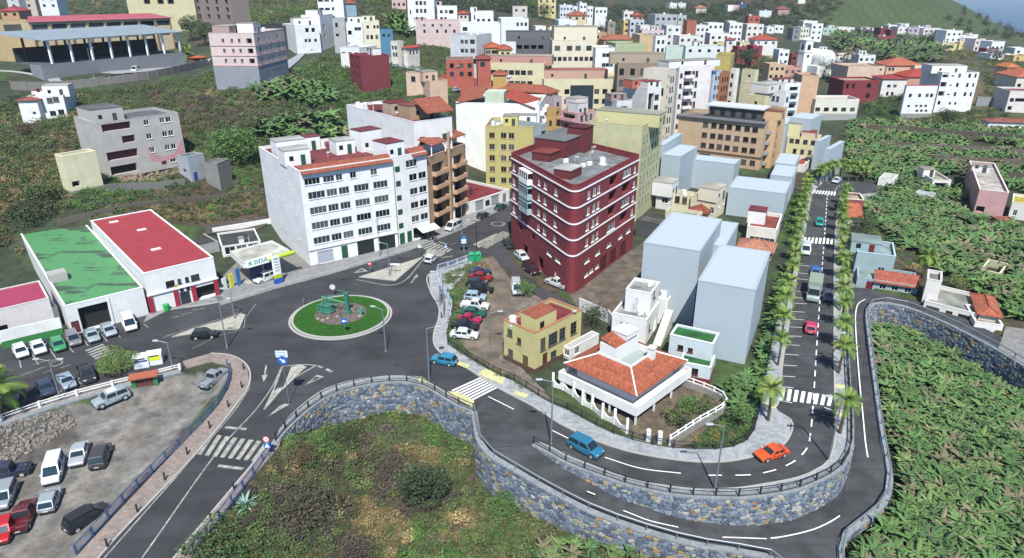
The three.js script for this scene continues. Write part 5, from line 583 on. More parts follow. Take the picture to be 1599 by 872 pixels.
{ // small far houses, each with its own colour and place
const W = '#dcdedd', list = [
['yellow_block', 'pale yellow flats among trees at top centre', 841, -4, 869, 340, '#cfc47c', 8, 3, 3], ['white_house', 'white house with blue shutters right of the pale yellow flats', 875, 8, 895, 330, '#c4ccd8', 7, 4, 2], ['white_house', 'white gabled house in the group right of pale yellow flats', 896, 10, 906, 332, W, 8, 2, 3], ['white_house', 'tall white cube of the group at top centre', 906, 5, 917, 326, W, 9, 2, 3], ['white_house', 'white porch house right of the tall white cube', 918, 10, 927, 328, W, 8, 2, 2], ['white_house', 'low white house ending the top centre group', 930, 12, 949, 332, W, 9, 3, 1],
['cream_villa', 'cream villa with orange roof below the white group', 886, 24, 917, 318, '#d0bd94', 10, 3, 1, TILE], ['ochre_house', 'ochre brick house right of the plain white block', 912, 41, 933, 280, '#b08a5c', 9, 2, 2], ['ochre_house', 'long ochre house with brown windows behind white office', 920, 51, 948, 272, '#b08f66', 9, 3, 1], ['brick_row', 'peach row of houses with brown tile roof', 944, 62, 993, 264, '#c29b74', 9, 5, 1, '#a0654a'], ['stone_ruin', 'small grey stone ruin under trees', 950, 34, 962, 310, '#8f8878', 7, 1, 1],
['white_house', 'pale white house at left of the balcony house', 975, 18, 990, 322, '#d4d3cc', 8, 2, 1], ['yellow_house', 'narrow yellow house left of the balcony house', 975, 32, 984, 300, '#cfb05c', 7, 1, 2], ['balcony_house', 'house with orange terrace parapet over blue base', 985, 31, 1007, 296, '#b9bcc2', 9, 3, 2], ['orange_top_house', 'salmon top house behind the balcony house', 988, 24, 1005, 312, '#c2866a', 8, 2, 2, TILE],
['white_house', 'white house with palm garden left of the grey slab', 1001, 40, 1022, 280, '#d2d2cc', 9, 3, 2], ['pink_house', 'pale pink house with arcade below the grey slab', 1003, 47, 1038, 270, '#cdb4b4', 9, 4, 1], ['grey_slab', 'large grey slab block with white roof rim', 1024, 23, 1059, 288, '#a4a8ac', 12, 4, 3], ['white_slab', 'white slab in front of the large grey slab', 1042, 40, 1064, 276, '#cfd0d0', 10, 2, 4], ['grey_flats', 'grey flats with balcony edge left of terracotta gable', 1060, 24, 1073, 290, '#b0b2b6', 11, 2, 4], ['terracotta_gable', 'terracotta blank gable in the town centre', 1074, 32, 1089, 286, '#a8583c', 10, 0, 0],
['white_house', 'white house with small windows right of the terracotta gable', 1088, 40, 1109, 292, '#d6d8d8', 9, 3, 3], ['white_villa', 'white villa with dark veranda in upper town', 1107, 36, 1131, 300, W, 9, 3, 2], ['white_house', 'white corner house below the dark veranda villa', 1110, 52, 1140, 276, '#d8d8d4', 10, 3, 1], ['white_dome_house', 'white low roof house with skylights', 1062, 56, 1092, 270, '#d2d0ce', 10, 3, 1], ['mint_block', 'pale mint green wall block in town centre', 1041, 73, 1072, 250, '#b4c8be', 10, 0, 0], ['mint_block', 'long white green flat roof block right of the mint wall', 1072, 72, 1131, 246, '#ccd4d2', 10, 4, 1],
['yellow_cottage', 'small yellow cottage beside dark palm', 1121, 66, 1131, 268, '#c9b85c', 6, 1, 1], ['red_roof_cottage', 'white cottage with dull red roof behind yellow cottage', 1136, 62, 1148, 275, '#d4d0cc', 7, 1, 1, '#9a5048'], ['white_house', 'white three storey house with twin window rows at upper right', 1141, 36, 1161, 310, W, 8, 3, 3], ['white_flat_house', 'white flat house behind twin window house', 1139, 33, 1151, 330, W, 7, 1, 1], ['red_frame_house', 'white house with red scaffold like upper frame', 1168, 38, 1194, 308, '#d8cfc6', 9, 3, 2], ["scaffold_house", "red framed tower top on the white framed house", 1170, 25, 1188, 318, '#b0503e', 6, 2, 1],
['crimson_house', 'crimson house with white balcony corner', 1177, 72, 1192, 262, '#8f2434', 9, 1, 2], ['crimson_house', 'low crimson house with garden left of the white balcony corner', 1154, 73, 1168, 268, '#96303c', 7, 2, 1], ['white_house', 'white house behind the crimson balcony corner', 1180, 62, 1215, 275, '#d8d6d2', 9, 3, 1, '#a8503e'], ['yellow_house', 'pale yellow house between crimson houses', 1157, 66, 1172, 278, '#cfc48c', 7, 2, 1],
['red_tile_house', 'white house with red tile roof left of the bell tower', 1197, 66, 1215, 285, '#d8dada', 9, 2, 2, '#ad5440'], ['white_flats', 'white flats left of the bell tower', 1218, 78, 1234, 282, W, 8, 2, 3], ['brown_house', 'maroon brown house beside the bell tower', 1238, 84, 1255, 280, '#7a3c38', 7, 2, 2], ['yellow_flat_house', 'pale yellow flat house below the red tile house', 1198, 88, 1220, 262, '#cfc79a', 8, 2, 1], ['peach_house', 'peach house with arched top near bell tower', 1203, 100, 1228, 246, '#c9a880', 8, 3, 2], ['pink_wall_house', 'pink parapet house below the bell tower', 1226, 105, 1254, 240, '#c08c80', 8, 3, 1],
['pink_house', 'small pink house right of the bell tower', 1274, 79, 1301, 300, '#cfb4ac', 8, 2, 1], ['red_gable_house', 'house with large dull red roof right of church', 1292, 86, 1314, 290, '#c4a898', 9, 0, 0, '#93483e'], ['white_house', 'white house behind dry palm right of church', 1310, 85, 1333, 285, '#d4d2c8', 9, 2, 1], ['white_balcony_house', 'white house with long dark balcony', 1343, 86, 1369, 290, '#d8d9d8', 9, 3, 2], ['white_terrace_house', 'white terrace house left of beige wall', 1330, 93, 1360, 280, '#d4d2ca', 8, 3, 1],
['white_villa', 'white villa at left of the far road under the hill', 1199, 42, 1210, 420, W, 9, 1, 1], ['white_villa', 'white villa with shaded side under the hill', 1211, 40, 1225, 420, W, 9, 2, 1], ['grey_house', 'grey house at foot of the hill left of striped house', 1240, 44, 1251, 430, '#7c828a', 8, 1, 2], ['striped_house', 'cream house with vertical stripe windows under the hill', 1252, 43, 1269, 428, '#d2ceb8', 10, 4, 2], ['white_flats', 'white four storey flats with dark loggias under the hill', 1269, 37, 1287, 426, W, 10, 2, 3], ['white_flats', 'white penthouse behind the dark loggias flats', 1256, 33, 1278, 436, W, 9, 3, 1], ['mint_house', 'mint green house under the hill', 1287, 44, 1309, 428, '#a8c4ac', 10, 3, 1], ['white_house', 'white and cream house right of the mint house', 1310, 43, 1336, 430, '#d6d2c4', 10, 3, 1],
['grey_house', 'dark grey house in the middle of the hill foot row', 1345, 46, 1358, 440, '#6f6a6c', 8, 1, 1], ['pale_house', 'pale pink cube house in the hill foot row', 1354, 43, 1364, 445, '#d2c4c0', 8, 1, 1], ['low_house', 'low pale house with long porch in hill foot row', 1363, 48, 1383, 432, '#cfc4bc', 8, 2, 1], ['crimson_house', 'dark crimson house in the hill foot row', 1377, 44, 1390, 436, '#802834', 9, 1, 2], ['crimson_house', 'long crimson wall house in front of the hill foot row', 1372, 57, 1399, 420, '#963038', 6, 0, 0], ['white_house', 'white house behind the crimson pair', 1389, 39, 1402, 448, W, 8, 2, 1], ['maroon_slab', 'narrow maroon house between white houses of hill foot row', 1393, 47, 1403, 434, '#7a3040', 8, 1, 2],
['white_house', 'white gabled house at centre of hill foot row', 1404, 42, 1421, 438, '#d8d0d0', 9, 2, 2], ['white_cube', 'white cube on top of the gabled white house', 1408, 37, 1421, 446, W, 7, 1, 1], ['mauve_house', 'mauve grey house right of gabled white house', 1420, 43, 1436, 442, '#aaa0b0', 9, 2, 2], ['white_house', 'narrow white house between mauve house and pink terrace', 1436, 42, 1444, 442, W, 8, 1, 2], ['pink_terrace_house', 'pink edged white house with broad flat roof', 1444, 44, 1470, 438, '#d6ccd0', 10, 3, 2], ['green_house', 'pale teal house in the right part of the row', 1472, 48, 1481, 440, '#98b8b4', 8, 1, 2], ['white_flats', 'white flats with square windows in the right part of the row', 1480, 48, 1505, 436, W, 10, 3, 3], ['white_house', 'white pediment house right of square window flats', 1504, 56, 1523, 430, '#dcd8d4', 9, 2, 1], ['white_cube', 'white cube above the pediment house', 1515, 54, 1529, 436, W, 8, 1, 1], ['pink_house', 'pale pink house near the end of the row', 1525, 61, 1541, 426, '#d6c6c4', 9, 2, 2],
['yellow_house', 'low yellow house above the terraces', 1469, 68, 1496, 405, '#cfc27a', 9, 2, 1], ['yellow_house', 'gabled yellow house above the terraces', 1500, 66, 1528, 405, '#d2c680', 10, 2, 1], ['white_flats', 'white three storey house above the crimson wall', 1551, 65, 1571, 410, W, 9, 3, 3], ['crimson_wall_house', 'low crimson house in front of white three storey house', 1542, 76, 1562, 402, '#8f3044', 6, 1, 1], ['white_villa', 'wide white villa with round shrub under crimson house', 1549, 84, 1579, 385, W, 10, 3, 1], ['white_house', 'white house at the right edge under the hill', 1587, 75, 1612, 400, W, 9, 2, 1], ['yellow_house', 'mustard house at the right edge under white house', 1585, 87, 1612, 380, '#c9ab5c', 9, 2, 1],
['white_villa', 'tiny white villa on the dark slope, left of two', 1047, 5, 1058, 520, W, 8, 0, 0], ['white_villa', 'tiny white villa on the dark slope, right of two', 1060, 5, 1072, 520, W, 8, 0, 0], ['cream_villa', 'cream villa with dull roof on the dark slope', 1088, 12, 1104, 500, '#cfc0ac', 9, 0, 0, '#a87868'], ['white_villa', 'white house left of the blue shed on the dark slope', 1138, 8, 1148, 520, W, 8, 0, 0], ['pink_villa', 'pinkish house between white house and blue shed', 1147, 8, 1155, 520, '#cfaaa0', 8, 0, 0], ['blue_shed', 'blue shed on the dark slope', 1155, 6, 1167, 520, '#3c5a8c', 8, 0, 0], ['white_shed', 'long white greenhouse on the dark slope', 1187, 17, 1206, 520, '#cfd2d2', 6, 0, 0], ['pink_villa', 'brownish pink villa on the slope below the cone', 1216, 14, 1234, 520, '#b09088', 9, 0, 0, '#96584c'], ['white_villa', 'white villa at the very top on the cone', 1248, -3, 1259, 560, W, 8, 0, 0],
['peach_house', 'peach house at far top left edge', 0, 17, 28, 262, '#c08a5c', 12, 2, 1, '#a8404c'], ['grey_house', 'pale grey house at the top left corner', 8, -8, 26, 290, '#bcc0c0', 10, 1, 2], ['beige_house', 'beige house at top left behind the school', 30, -8, 52, 295, '#bcb0a4', 10, 1, 2], ['white_house', 'white house with leaning awning at top left', 58, -8, 86, 295, '#d6d8d8', 10, 2, 2], ['brown_villa', 'pinkish house at the very top left of centre', 612, 0, 634, 330, '#c9a8a0', 9, 3, 1], ['pink_roof_house', 'pink roofed house behind white arched block', 678, 0, 690, 325, '#c9b0ac', 9, 1, 1, '#a04a4c'],
['white_cottage', 'small white house below the top centre trees', 801, 10, 824, 320, '#c9beb4', 8, 2, 1], ['red_roof_cottage', 'white house with crimson roof behind the dark flats', 837, 41, 853, 275, '#dcd8d8', 8, 1, 1], ['lime_house', 'small lime green house behind the dark flats', 857, 45, 869, 272, '#bcc47c', 8, 1, 1], ['tile_house', 'house with dull tile roof above mustard flats', 775, 55, 792, 262, '#cbbcb0', 9, 1, 2, '#94584c'], ['grey_flats', 'grey flats beside the blank white wall of upper town', 764, 56, 780, 262, '#b8bcbe', 9, 2, 2],
];
reseed(91);
for (const [nm, lb, u0, v0, u1, zc, col, depth, cols, rows, tile] of list) {
const ang = rr(0, 14) - 3; let zz = zc, b = bk(u0, v0, [u1, null, ang], -depth, zz); while (zz < zc + 90 && b.top - H(b.foot[0].x, b.foot[0].z) > Math.max(1, rows) * 3.3 + 1.5) b = bk(u0, v0, [u1, null, ang], -depth, zz += 5); const w = {}; const hgt = b.top - H(b.foot[0].x, b.foot[0].z), st = Math.max(2.8, Math.min(3.4, (hgt - 0.8) / Math.max(1, rows)));
if (cols) w[0] = `x${cols} y${Math.max(0.8, hgt - 0.6 - rows * st + 0.7).toFixed(2)} r${rows} d${st.toFixed(2)} w${Math.min(1.5, b.w / cols * 0.5).toFixed(2)} h${Math.min(1.4, st * .5).toFixed(2)}`;
bldg(nm, lb, b, { wall: col, roof: pick(['#c9c7c0', '#bfbab0', '#c4b0a4']), win: w, tile, par: tile ? 0 : 0.5, huts: !tile && b.w > 8 && rnd() < 0.45 ? [[rr(.3, .7), .5, rr(3, 5), 4, 2.4]] : [], clutter: !tile && rnd() < .5 ? [['t', rr(.2, .8), .4]] : [] });
}
}
// ---------------------------------------------------------------- roads, pavements, markings
const AS = 0.03, PV = 0.16;                                          // asphalt level, pavement level
const road = struct('road', sheet(poly(`60,950 155,872 308,708 372,630 390,600 386,572 360,556 330,553 250,578 180,597 100,622 0,655 -140,700 -140,560 -60,556 0,545 60,532 140,512 200,497 260,485 350,471 430,446 520,422 640,386 700,362 790,318 870,270 905,262 880,300 826,332 800,352 792,385
806,418 850,452 900,478 870,482 820,450 770,400 735,402 700,417 670,430 672,455 686,482 685,500 678,521 679,540 692,555 717,568 777,606 830,634 883,667 955,698 1022,714 1105,723 1161,718 1200,706 1218,700 1233,684 1236,658 1211,641 1216,630 1223,565 1239,469 1250,400 1262,340 1270,300 1290,282 1320,278 1372,290 1372,302 1345,305 1318,310 1308,340 1304,400 1304,606 1305,648 1303,698 1291,725 1255,745 1200,757 1140,765 1077,764 994,753 930,731 870,704 843,693 832,697 757,699 745,690 738,645 711,627 691,611 671,599 656,591 606,589 565,593 510,609 466,640 428,690 401,719 273,872 210,950`), AS), M.asphalt);
const line = (pts, w, m = M.line, parent = road, y = 0.036) => part('road_marking', paint(pts, w, y), m, parent);
const dash = (pts, on, off, w, m, y = 0.036, parent = road) => { let acc = 0, seg = [], drawing = true; const C = curve(pts, 0.25); for (const p of C) { seg.push(p); acc += 0.25; if (acc >= (drawing ? on : off)) { if (drawing && seg.length > 2) part('road_marking', paint(seg.filter((_, i) => i % 3 === 0 || i === seg.length - 1), w, y), m, parent); seg = [p]; acc = 0; drawing = !drawing; } } };
const P1 = (s) => curve(poly(s), 0.9), LN = (s, w, m, y) => line(P1(s), w, m, road, y), DS = (s, on, off, w, m, y) => dash(poly(s), on, off, w, m, y);
const zebra = (a, b, c, d, n, m = M.line) => { const [A, B, C, D] = [a, b, c, d].map(([u, v]) => at(u, v)); for (let i = 0; i < n; i++) { const t0 = (i + 0.22) / n, t1 = (i + 0.78) / n; part('crosswalk_stripe', sheet([A.clone().lerp(B, t0), A.clone().lerp(B, t1), D.clone().lerp(C, t1), D.clone().lerp(C, t0)], AS + (m === M.line ? 0.007 : 0.02)), m, road); } };
const avenue = struct('avenue', sheet(poly(`745,640 777,606 830,634 883,667 955,698 1022,714 1105,723 1161,718 1200,706 1218,700 1233,684 1236,658 1211,641 1216,630 1223,565 1239,469 1250,400 1262,340 1270,300 1290,282 1320,278 1372,290 1372,302 1345,305 1318,310 1308,340 1304,400 1304,606 1305,648 1303,698 1291,725 1255,745 1200,757 1140,765 1077,764 994,753 930,731 870,704 843,693 832,697 757,699 745,690`), AS + 0.012), M.asphaltNew);
const AV = AS + 0.019;
LN('222,872 345,700 400,640 425,605 440,573', .16); LN('163,872 312,704', .14); LN('326,690 368,640 390,606', .12); LN('283,862 330,812 398,724', .14);
LN('352,668 385,671', .45); LN('341,728 380,733', .45);
zebra([325, 678], [424, 692], [402, 722], [305, 710], 8);
LN('441,573 470,570 494,571', .2); LN('494,571 452,597 413,640', .22); LN('441,573 428,608 413,640', .22);
part('road_marking', sheet(poly('413,640 428,612 434,607 444,604'), AS + 0.008), M.line, road);
DS('496,572 512,578 530,588', 1.1, .7, .45, M.line);
{ const a = (pts) => part('yield_triangle', (() => { const P = poly(pts); const c = P[0].clone().add(P[1]).add(P[2]).multiplyScalar(1 / 3); return sheet(P, AS + 0.007, [P.map((p) => p.clone().lerp(c, 0.45))]); })(), M.line, road); a('477,602 495,586 507,589'); a('552,427 566,419 575,424'); }
const arrow = (s) => { const [a, b] = poly(s), t = b.clone().sub(a).normalize(), n = V3(-t.z, 0, t.x), L = a.distanceTo(b), q = (f, k) => a.clone().addScaledVector(t, f * L).addScaledVector(n, k); part('road_arrow', sheet([q(0, -.12), q(.6, -.12), q(.6, -.42), q(1, 0), q(.6, .42), q(.6, .12), q(0, .12)], AS + 0.007), M.line, road); };
arrow('416,571 412,597'); arrow('642,443 653,428'); arrow('379,447 371,457');
part('road_marking', sheet(poly('418,652 452,632 444,631 436,635'), AS + 0.007), M.line, road);
LN('411,440 480,428 530,415 560,405', .1); DS('440,435 520,416 640,380', 1.5, 2.5, .12, M.line); LN('300,545 345,524 377,515 384,497 400,475', .08);
LN('686,378 701,383', .35); LN('690,403 708,400', .3); LN('697,385 712,380', .12);
zebra([654, 388], [713, 394], [697, 401], [680, 377].map((x, i) => i ? 403 : 655), 1); 
zebra([676, 378], [708, 390], [690, 401], [655, 386], 7); zebra([770, 363], [792, 372], [752, 389], [736, 380], 1);
zebra([745, 383], [760, 389], [800, 366], [786, 361], 8);
{ const c = at(778, 350), r = new THREE.RingGeometry(1.35, 1.6, 28); r.rotateX(-Math.PI / 2); r.translate(c.x, AS + 0.008, c.z); part('road_marking', r, M.line, road); }
for (const [a, b] of [['47,547', '60,570'], ['74,541', '89,562'], ['100,534', '115,551'], ['125,524', '138,541'], ['153,517', '168,534'], ['177,509', '188,528'], ['28,553', '33,575'], ['85,620', '112,597'], ['112,607', '124,591'], ['126,600', '113,585']]) LN(a + ' ' + b, .14);
LN('52,570 78,562', .12); LN('30,588 74,572', .12); LN('66,584 82,578', .12); LN('95,575 110,570', .12);
zebra([132, 547], [150, 563], [178, 552], [160, 537], 5); LN('238,532 300,515 340,500', .1); LN('260,525 300,512 378,488', .1);
for (const s of ['285,492 300,488', '268,497 280,494', '300,485 320,482', '225,507 232,512']) LN(s, .14);
{ const c = at(88, 568), r = new THREE.RingGeometry(.7, .85, 20); r.rotateX(-Math.PI / 2); r.translate(c.x, AS + 0.008, c.z); part('road_marking', r, M.line, road); }
zebra([766, 582], [790, 601], [737, 628], [704, 610], 7, M.lineNew); for (const o of [0]) zebra([1219, 606], [1304, 620], [1300, 635], [1216, 625], 8, M.lineNew);
zebra([1256, 371], [1303, 373], [1302, 382], [1253, 380], 8, M.lineNew); zebra([1272, 297], [1307, 300], [1306, 306], [1268, 302], 8, M.lineNew);
const DN = (s, on, off, w, y = AV - 0.003) => dash(poly(s), on, off, w, M.lineNew, y), LNN = (s, w, y = AV - 0.003) => line(P1(s), w, M.lineNew, avenue, y);
LNN('763,620 803,640', .14); LNN('861,672 889,686', .14); LNN('945,715 1000,732 1064,740', .14);
DN('1107,743 1140,743 1175,742 1210,735 1238,723 1254,710 1263,696 1266,680 1270,640 1275,560 1281,470 1286,400 1289,360 1293,300', 1.6, 1.5, .16);
for (const v of [415, 427, 436, 455, 465, 474, 487, 499, 511, 525, 539, 554, 571, 588, 605]) { const u = 1250 - (v - 400) * 0.157; LNN(`${u + 1},${v} ${u + 22 - (v < 470 ? 4 : 0)},${v + 1.2}`, .1); }
LNN('1213,625 1238,630', .12); LNN('1288,637 1302,642', .12); DN('1302,303 1312,290 1330,285', 1.2, 1, .12);
const lowRoadMesh = (() => { const g = new THREE.ShapeGeometry(shapeOf(lowRoad)); g.rotateX(-Math.PI / 2); const p = g.attributes.position; for (let i = 0; i < p.count; i++) { let m = 1e9, y = 0; for (const q of lowVerts) { const d = (q.x - p.getX(i)) ** 2 + (q.z - p.getZ(i)) ** 2; if (d < m) { m = d; y = q.y; } } p.setY(i, y + 0.01); } g.computeVertexNormals(); return struct('side_road', g, M.asphaltNew); })();
const lowLine = (s, w) => { const c = curve(nums(s).map(([u, v, y]) => at(u, v, y)), 0.8); for (const p of c) { p.y = lowY(p.x, p.z); } part('road_marking', paint(c, w, 0.07), M.lineNew, lowRoadMesh); };
for (const s of ['1204,841,-3.6 1228,838,-3.7 1278,825,-3.8 1322,799,-3.7 1350,769,-3.4 1358,741,-3.1 1352,690,-2.4 1346,632,-1.8', '1345,622,-1.6 1340,560,-.8 1337,490,-.1 1342,474,0 1352,468,0', '974,797,-1.9 1015,813,-2.4 1060,824,-2.8', '917,771,-1.5 930,776,-1.6', '1129,839,-3.3 1198,842,-3.6', '1204,841,-3.6 1216,840,-3.6']) lowLine(s, .15);
const PVM = paveM('#8f9090'), PVN = paveM('#a2a6a9', 7), PINK = paveM('#968880', 5);
function pavement(s, m, kerbSide) { const P = typeof s === 'string' ? poly(s) : s; struct('pavement', slab(P, -0.3, PV, []), m); }
const kerb = (pts, parentName = 'kerb') => { const L = curve(poly(pts), 1), o = struct(parentName, merge([strip(offsetLine(L, -.11), offsetLine(L, .11), PV + 0.012), strip(offsetLine(L, -.11).map((p) => V3(p.x, -0.1, p.z)), offsetLine(L, -.11).map((p) => V3(p.x, PV + 0.012, p.z))), strip(offsetLine(L, .11).map((p) => V3(p.x, -0.1, p.z)), offsetLine(L, .11).map((p) => V3(p.x, PV + 0.012, p.z)))]), M.kerb); };
pavement('60,950 119,872 344,632 362,590 358,572 330,566 292,576 285,566 330,553 360,556 386,572 390,600 372,630 308,708 155,872 100,950', PINK); kerb('100,950 155,872 308,708 372,630 390,600 386,572 360,556 330,553');
pavement('401,719 428,690 440,684 436,700 400,741 337,821 302,867 240,950 210,950 273,872', PINK); kerb('210,950 273,872 401,719');
pavement([...poly('466,640 510,609 565,593 606,589 656,591 671,599 691,611 711,627 738,645'), ...ARC.slice().reverse(), ...poly('436,672')], PVN); kerb('436,672 466,640 510,609 565,593 606,589 656,591 671,599 691,611 711,627 738,645');
pavement('345,478 430,452 520,428 640,392 650,388 700,368 728,356 795,322 795,316 728,337 668,368 618,386 487,418 445,432 440,424 400,432 330,452 337,466', PVM); kerb('262,485 350,471 430,447 520,423 640,387 700,363 790,319');
pavement('224,505 232,490 345,463 352,471 262,486', PVM);
pavement('792,318 870,270 866,266 795,313', PVM);
pavement('670,430 700,417 735,402 741,407 700,421 686,420 689,450 706,480 704,496 697,521 699,535 711,546 741,565 780,587 799,594 861,631 886,641 955,677 1036,699 1089,703 1130,702 1161,693 1177,675 1184,648 1190,626 1195,590 1206,530 1222,460 1238,390 1250,345 1262,292 1280,276 1290,282 1270,300 1262,340 1250,400 1239,469 1223,565 1216,630 1211,641 1236,658 1233,684 1218,700 1200,706 1161,718 1105,723 1022,714 955,698 883,667 830,634 777,606 717,568 692,555 679,540 678,521 685,500 686,482 672,455', PVN);
kerb('735,403 700,418 670,430 672,455 686,482 685,500 678,521 679,540 692,555 717,568 777,606 830,634 883,667 955,698 1022,714 1105,723 1161,718 1200,706 1218,700 1233,684 1236,658 1211,641 1216,630 1223,565 1239,469 1250,400 1262,340 1270,300 1290,282');
pavement([...poly('1372,302 1345,305 1318,310 1308,340 1304,400 1304,606 1305,648 1303,698 1291,725 1255,745 1200,757 1140,765 1077,764 994,753 930,731 870,704 843,693 832,697'), ...inTop.slice(1), ...poly('1325,420 1323,360 1324,330 1345,320 1372,310')], PVN);
kerb('1372,302 1345,305 1318,310 1308,340 1304,400 1304,606 1305,648 1303,698 1291,725 1255,745 1200,757 1140,765 1077,764 994,753 930,731 870,704 843,693');
for (const s of ['758,577 790,590 786,603 746,586', '693,613 740,640 741,628 716,614', '716,566 736,572 728,577 712,570', '806,612 826,618 822,624 800,617', '658,590 670,598 664,602 652,596', '1190,630 1213,634 1212,640 1188,637', '1194,594 1219,598 1218,606 1193,603', '1305,602 1328,604 1328,610 1305,608', '1305,646 1330,649 1330,655 1305,652']) struct('tactile_paving', sheet(poly(s), PV + 0.02), paveM('#d2cf9a', 2.4));
const island = (s, m) => { const P = poly(s); struct('traffic_island', slab(P, -.1, PV), m ?? paveM('#b3b0a2', 5)); const c = struct('kerb', slab(P, -.1, PV + .02, [P.map((p, i, A) => { const m2 = A.reduce((a, q) => a.add(q), V3()).multiplyScalar(1 / A.length); return p.clone().lerp(m2, 0.09); })]), M.kerb); };
island('560,434 662,402 618,440'); island('268,528 300,515 340,504 376,491 384,493 374,516 340,517'); island('441,612 455,575 470,571 479,575 444,603');
struct('traffic_island', slab(poly('661,400 669,395 677,398 668,402'), -.1, PV), paveM('#b3b0a2', 5));
LN('556,437 618,445 664,403', .2); 
// ---------------------------------------------------------------- roundabout
{
const c = at(533, 494.5), circ = (r) => Array.from({ length: 72 }, (_, i) => V3(c.x + Math.cos(i / 36 * Math.PI) * r, 0, c.z + Math.sin(i / 36 * Math.PI) * r));
struct('traffic_island', slab(circ(8.35), -.1, .1, [circ(8.0)]), M.kerb); struct('kerb', slab(circ(7.9), -.1, .3, [circ(7.55)]), M.kerb); struct('road_verge', slab(circ(8.0), -.1, .06, [circ(7.9)]), M.asphalt);
const dome = (r0, r1, y0, y1) => { const g = new THREE.RingGeometry(r0, r1, 72, 8); g.rotateX(-Math.PI / 2); const p = g.attributes.position; for (let i = 0; i < p.count; i++) { const r = Math.hypot(p.getX(i), p.getZ(i)); p.setY(i, y0 + (y1 - y0) * (1 - (r / 7.6) ** 2) + 0.05 * fbm(p.getX(i) * 1.5, p.getZ(i) * 1.5, 3)); } g.translate(c.x, 0, c.z); g.computeVertexNormals(); return g; };
struct('lawn', dome(4.15, 7.6, .22, .7), SM({ name: 'lawn', color: 0x35681f, roughness: 1, map: rep(T.grass, 5) })); struct('gravel_bed', dome(0, 4.2, .24, .72), soilM('#6d6560', 5));
reseed(5); const blades = new THREE.InstancedMesh(tri([-.03, 0, 0, .03, 0, 0, .01, .16, .04, .0, 0, -.03, 0, 0, .03, -.04, .14, .01]), SM({ name: 'grass_blade', color: 0x376f1f, roughness: 1 }), 9000); const mm = new THREE.Matrix4();
for (let i = 0; i < 9000; i++) { const r = Math.sqrt(rr(4.3 ** 2, 7.45 ** 2)), a = rr(0, 6.283); mm.makeRotationY(rr(0, 6)).setPosition(c.x + Math.cos(a) * r, .25 + .48 * (1 - (r / 7.6) ** 2), c.z + Math.sin(a) * r); blades.setMatrixAt(i, mm); blades.setColorAt(i, new THREE.Color().setRGB(rr(.7, 1.2), rr(.8, 1.2), rr(.6, 1))); }
blades.name = 'lawn_grass'; tag(blades, 'short mown grass ring of the roundabout', 'grass'); blades.userData.kind = 'stuff';
const st = new THREE.InstancedMesh(cached('peb', () => { const g = new THREE.IcosahedronGeometry(.1, 1); g.scale(1, .6, 1); return g; }), SM({ name: 'gravel_stone', color: 0x6b625d, roughness: 1 }), 1300); for (let i = 0; i < 1300; i++) { const r = Math.sqrt(rr(0, 4.1 ** 2)), a = rr(0, 6.283), s = rr(.4, 1.4); mm.makeRotationY(rr(0, 6)).scale(V3(s, s, s)).setPosition(c.x + Math.cos(a) * r, .3 + .46 * (1 - (r / 7.6) ** 2), c.z + Math.sin(a) * r); st.setMatrixAt(i, mm); st.setColorAt(i, new THREE.Color().setScalar(rr(.6, 1.2))); }
st.name = 'gravel_stones'; tag(st, 'loose grey brown stones covering the middle of the roundabout', 'gravel'); st.userData.kind = 'stuff';
const big = [[-1.6, 2.2], [-2.2, 2.9], [-.2, 1.6], [3.4, 1.4], [-3.1, 2.4], [1.5, -1.2]]; big.forEach(([x, z], i) => { const g = new THREE.IcosahedronGeometry(.32, 1); const p = g.attributes.position; for (let k = 0; k < p.count; k++) { const q = 1 + .35 * (hash(p.getX(k) * 90, p.getY(k) * 90, i) - .5); p.setXYZ(k, p.getX(k) * q, p.getY(k) * q * .75, p.getZ(k) * q); } g.computeVertexNormals(); const o = part('boulder', g, soilM('#b3a89a', 2)); o.position.set(c.x + x, .75, c.z + z); tag(o, ['cream boulder left of the roundabout arrow sign', 'cream boulder at the front left of the stone bed', 'pale boulder in the middle of the stone bed', 'white boulder at the right of the stone bed', 'small boulder at the far left front of the stone bed', 'low boulder right of the green machine'][i], 'boulder'); });
const t = thing('pump_sculpture', 'old green painted pump and crane machine displayed on the roundabout', 'machine', V3(c.x - .6, .62, c.z - .2), -0.12), GM = plainM('#2f6a58', 0.6), G2 = plainM('#47806c', 0.6);
part('drum', merge([new THREE.CylinderGeometry(1.05, 1.15, 1.3, 20).translate(-1.6, .85, 0), new THREE.TorusGeometry(1.12, .09, 6, 24).rotateX(Math.PI / 2).translate(-1.6, 1.5, 0), new THREE.TorusGeometry(1.18, .09, 6, 24).rotateX(Math.PI / 2).translate(-1.6, .4, 0)]), GM, t);
part('gear_wheel', merge([new THREE.TorusGeometry(.7, .1, 8, 20).translate(-2.6, .9, .7), ...[0, 1, 2, 3].map((k) => bx(1.3, .1, .1).rotateZ(k * Math.PI / 4).translate(-2.6, .9, .7))]), GM, t);
part('frame', merge([rod(V3(-2.6, 0, 1), V3(-2, 2.9, .2), .08), rod(V3(-1, 0, 1.1), V3(-2, 2.9, .2), .08), rod(V3(-2.5, 0, -1), V3(-2, 2.9, .2), .08)]), G2, t);
part('boom', merge([rod(V3(-2.4, 2.7, 0), V3(2, 1.9, .3), .13), rod(V3(-2, 2.9, .2), V3(1.6, 3.4, .2), .06)]), G2, t);
part('column', merge([vbox(.55, 3.6, .55, 1.9, 0, .2), vbox(.8, .3, .8, 1.9, 3.5, .2), vbox(.95, .5, .95, 1.9, 0, .2), rod(V3(1.9, 3.9, .2), V3(.6, 4.2, .2), .07)]), GM, t);
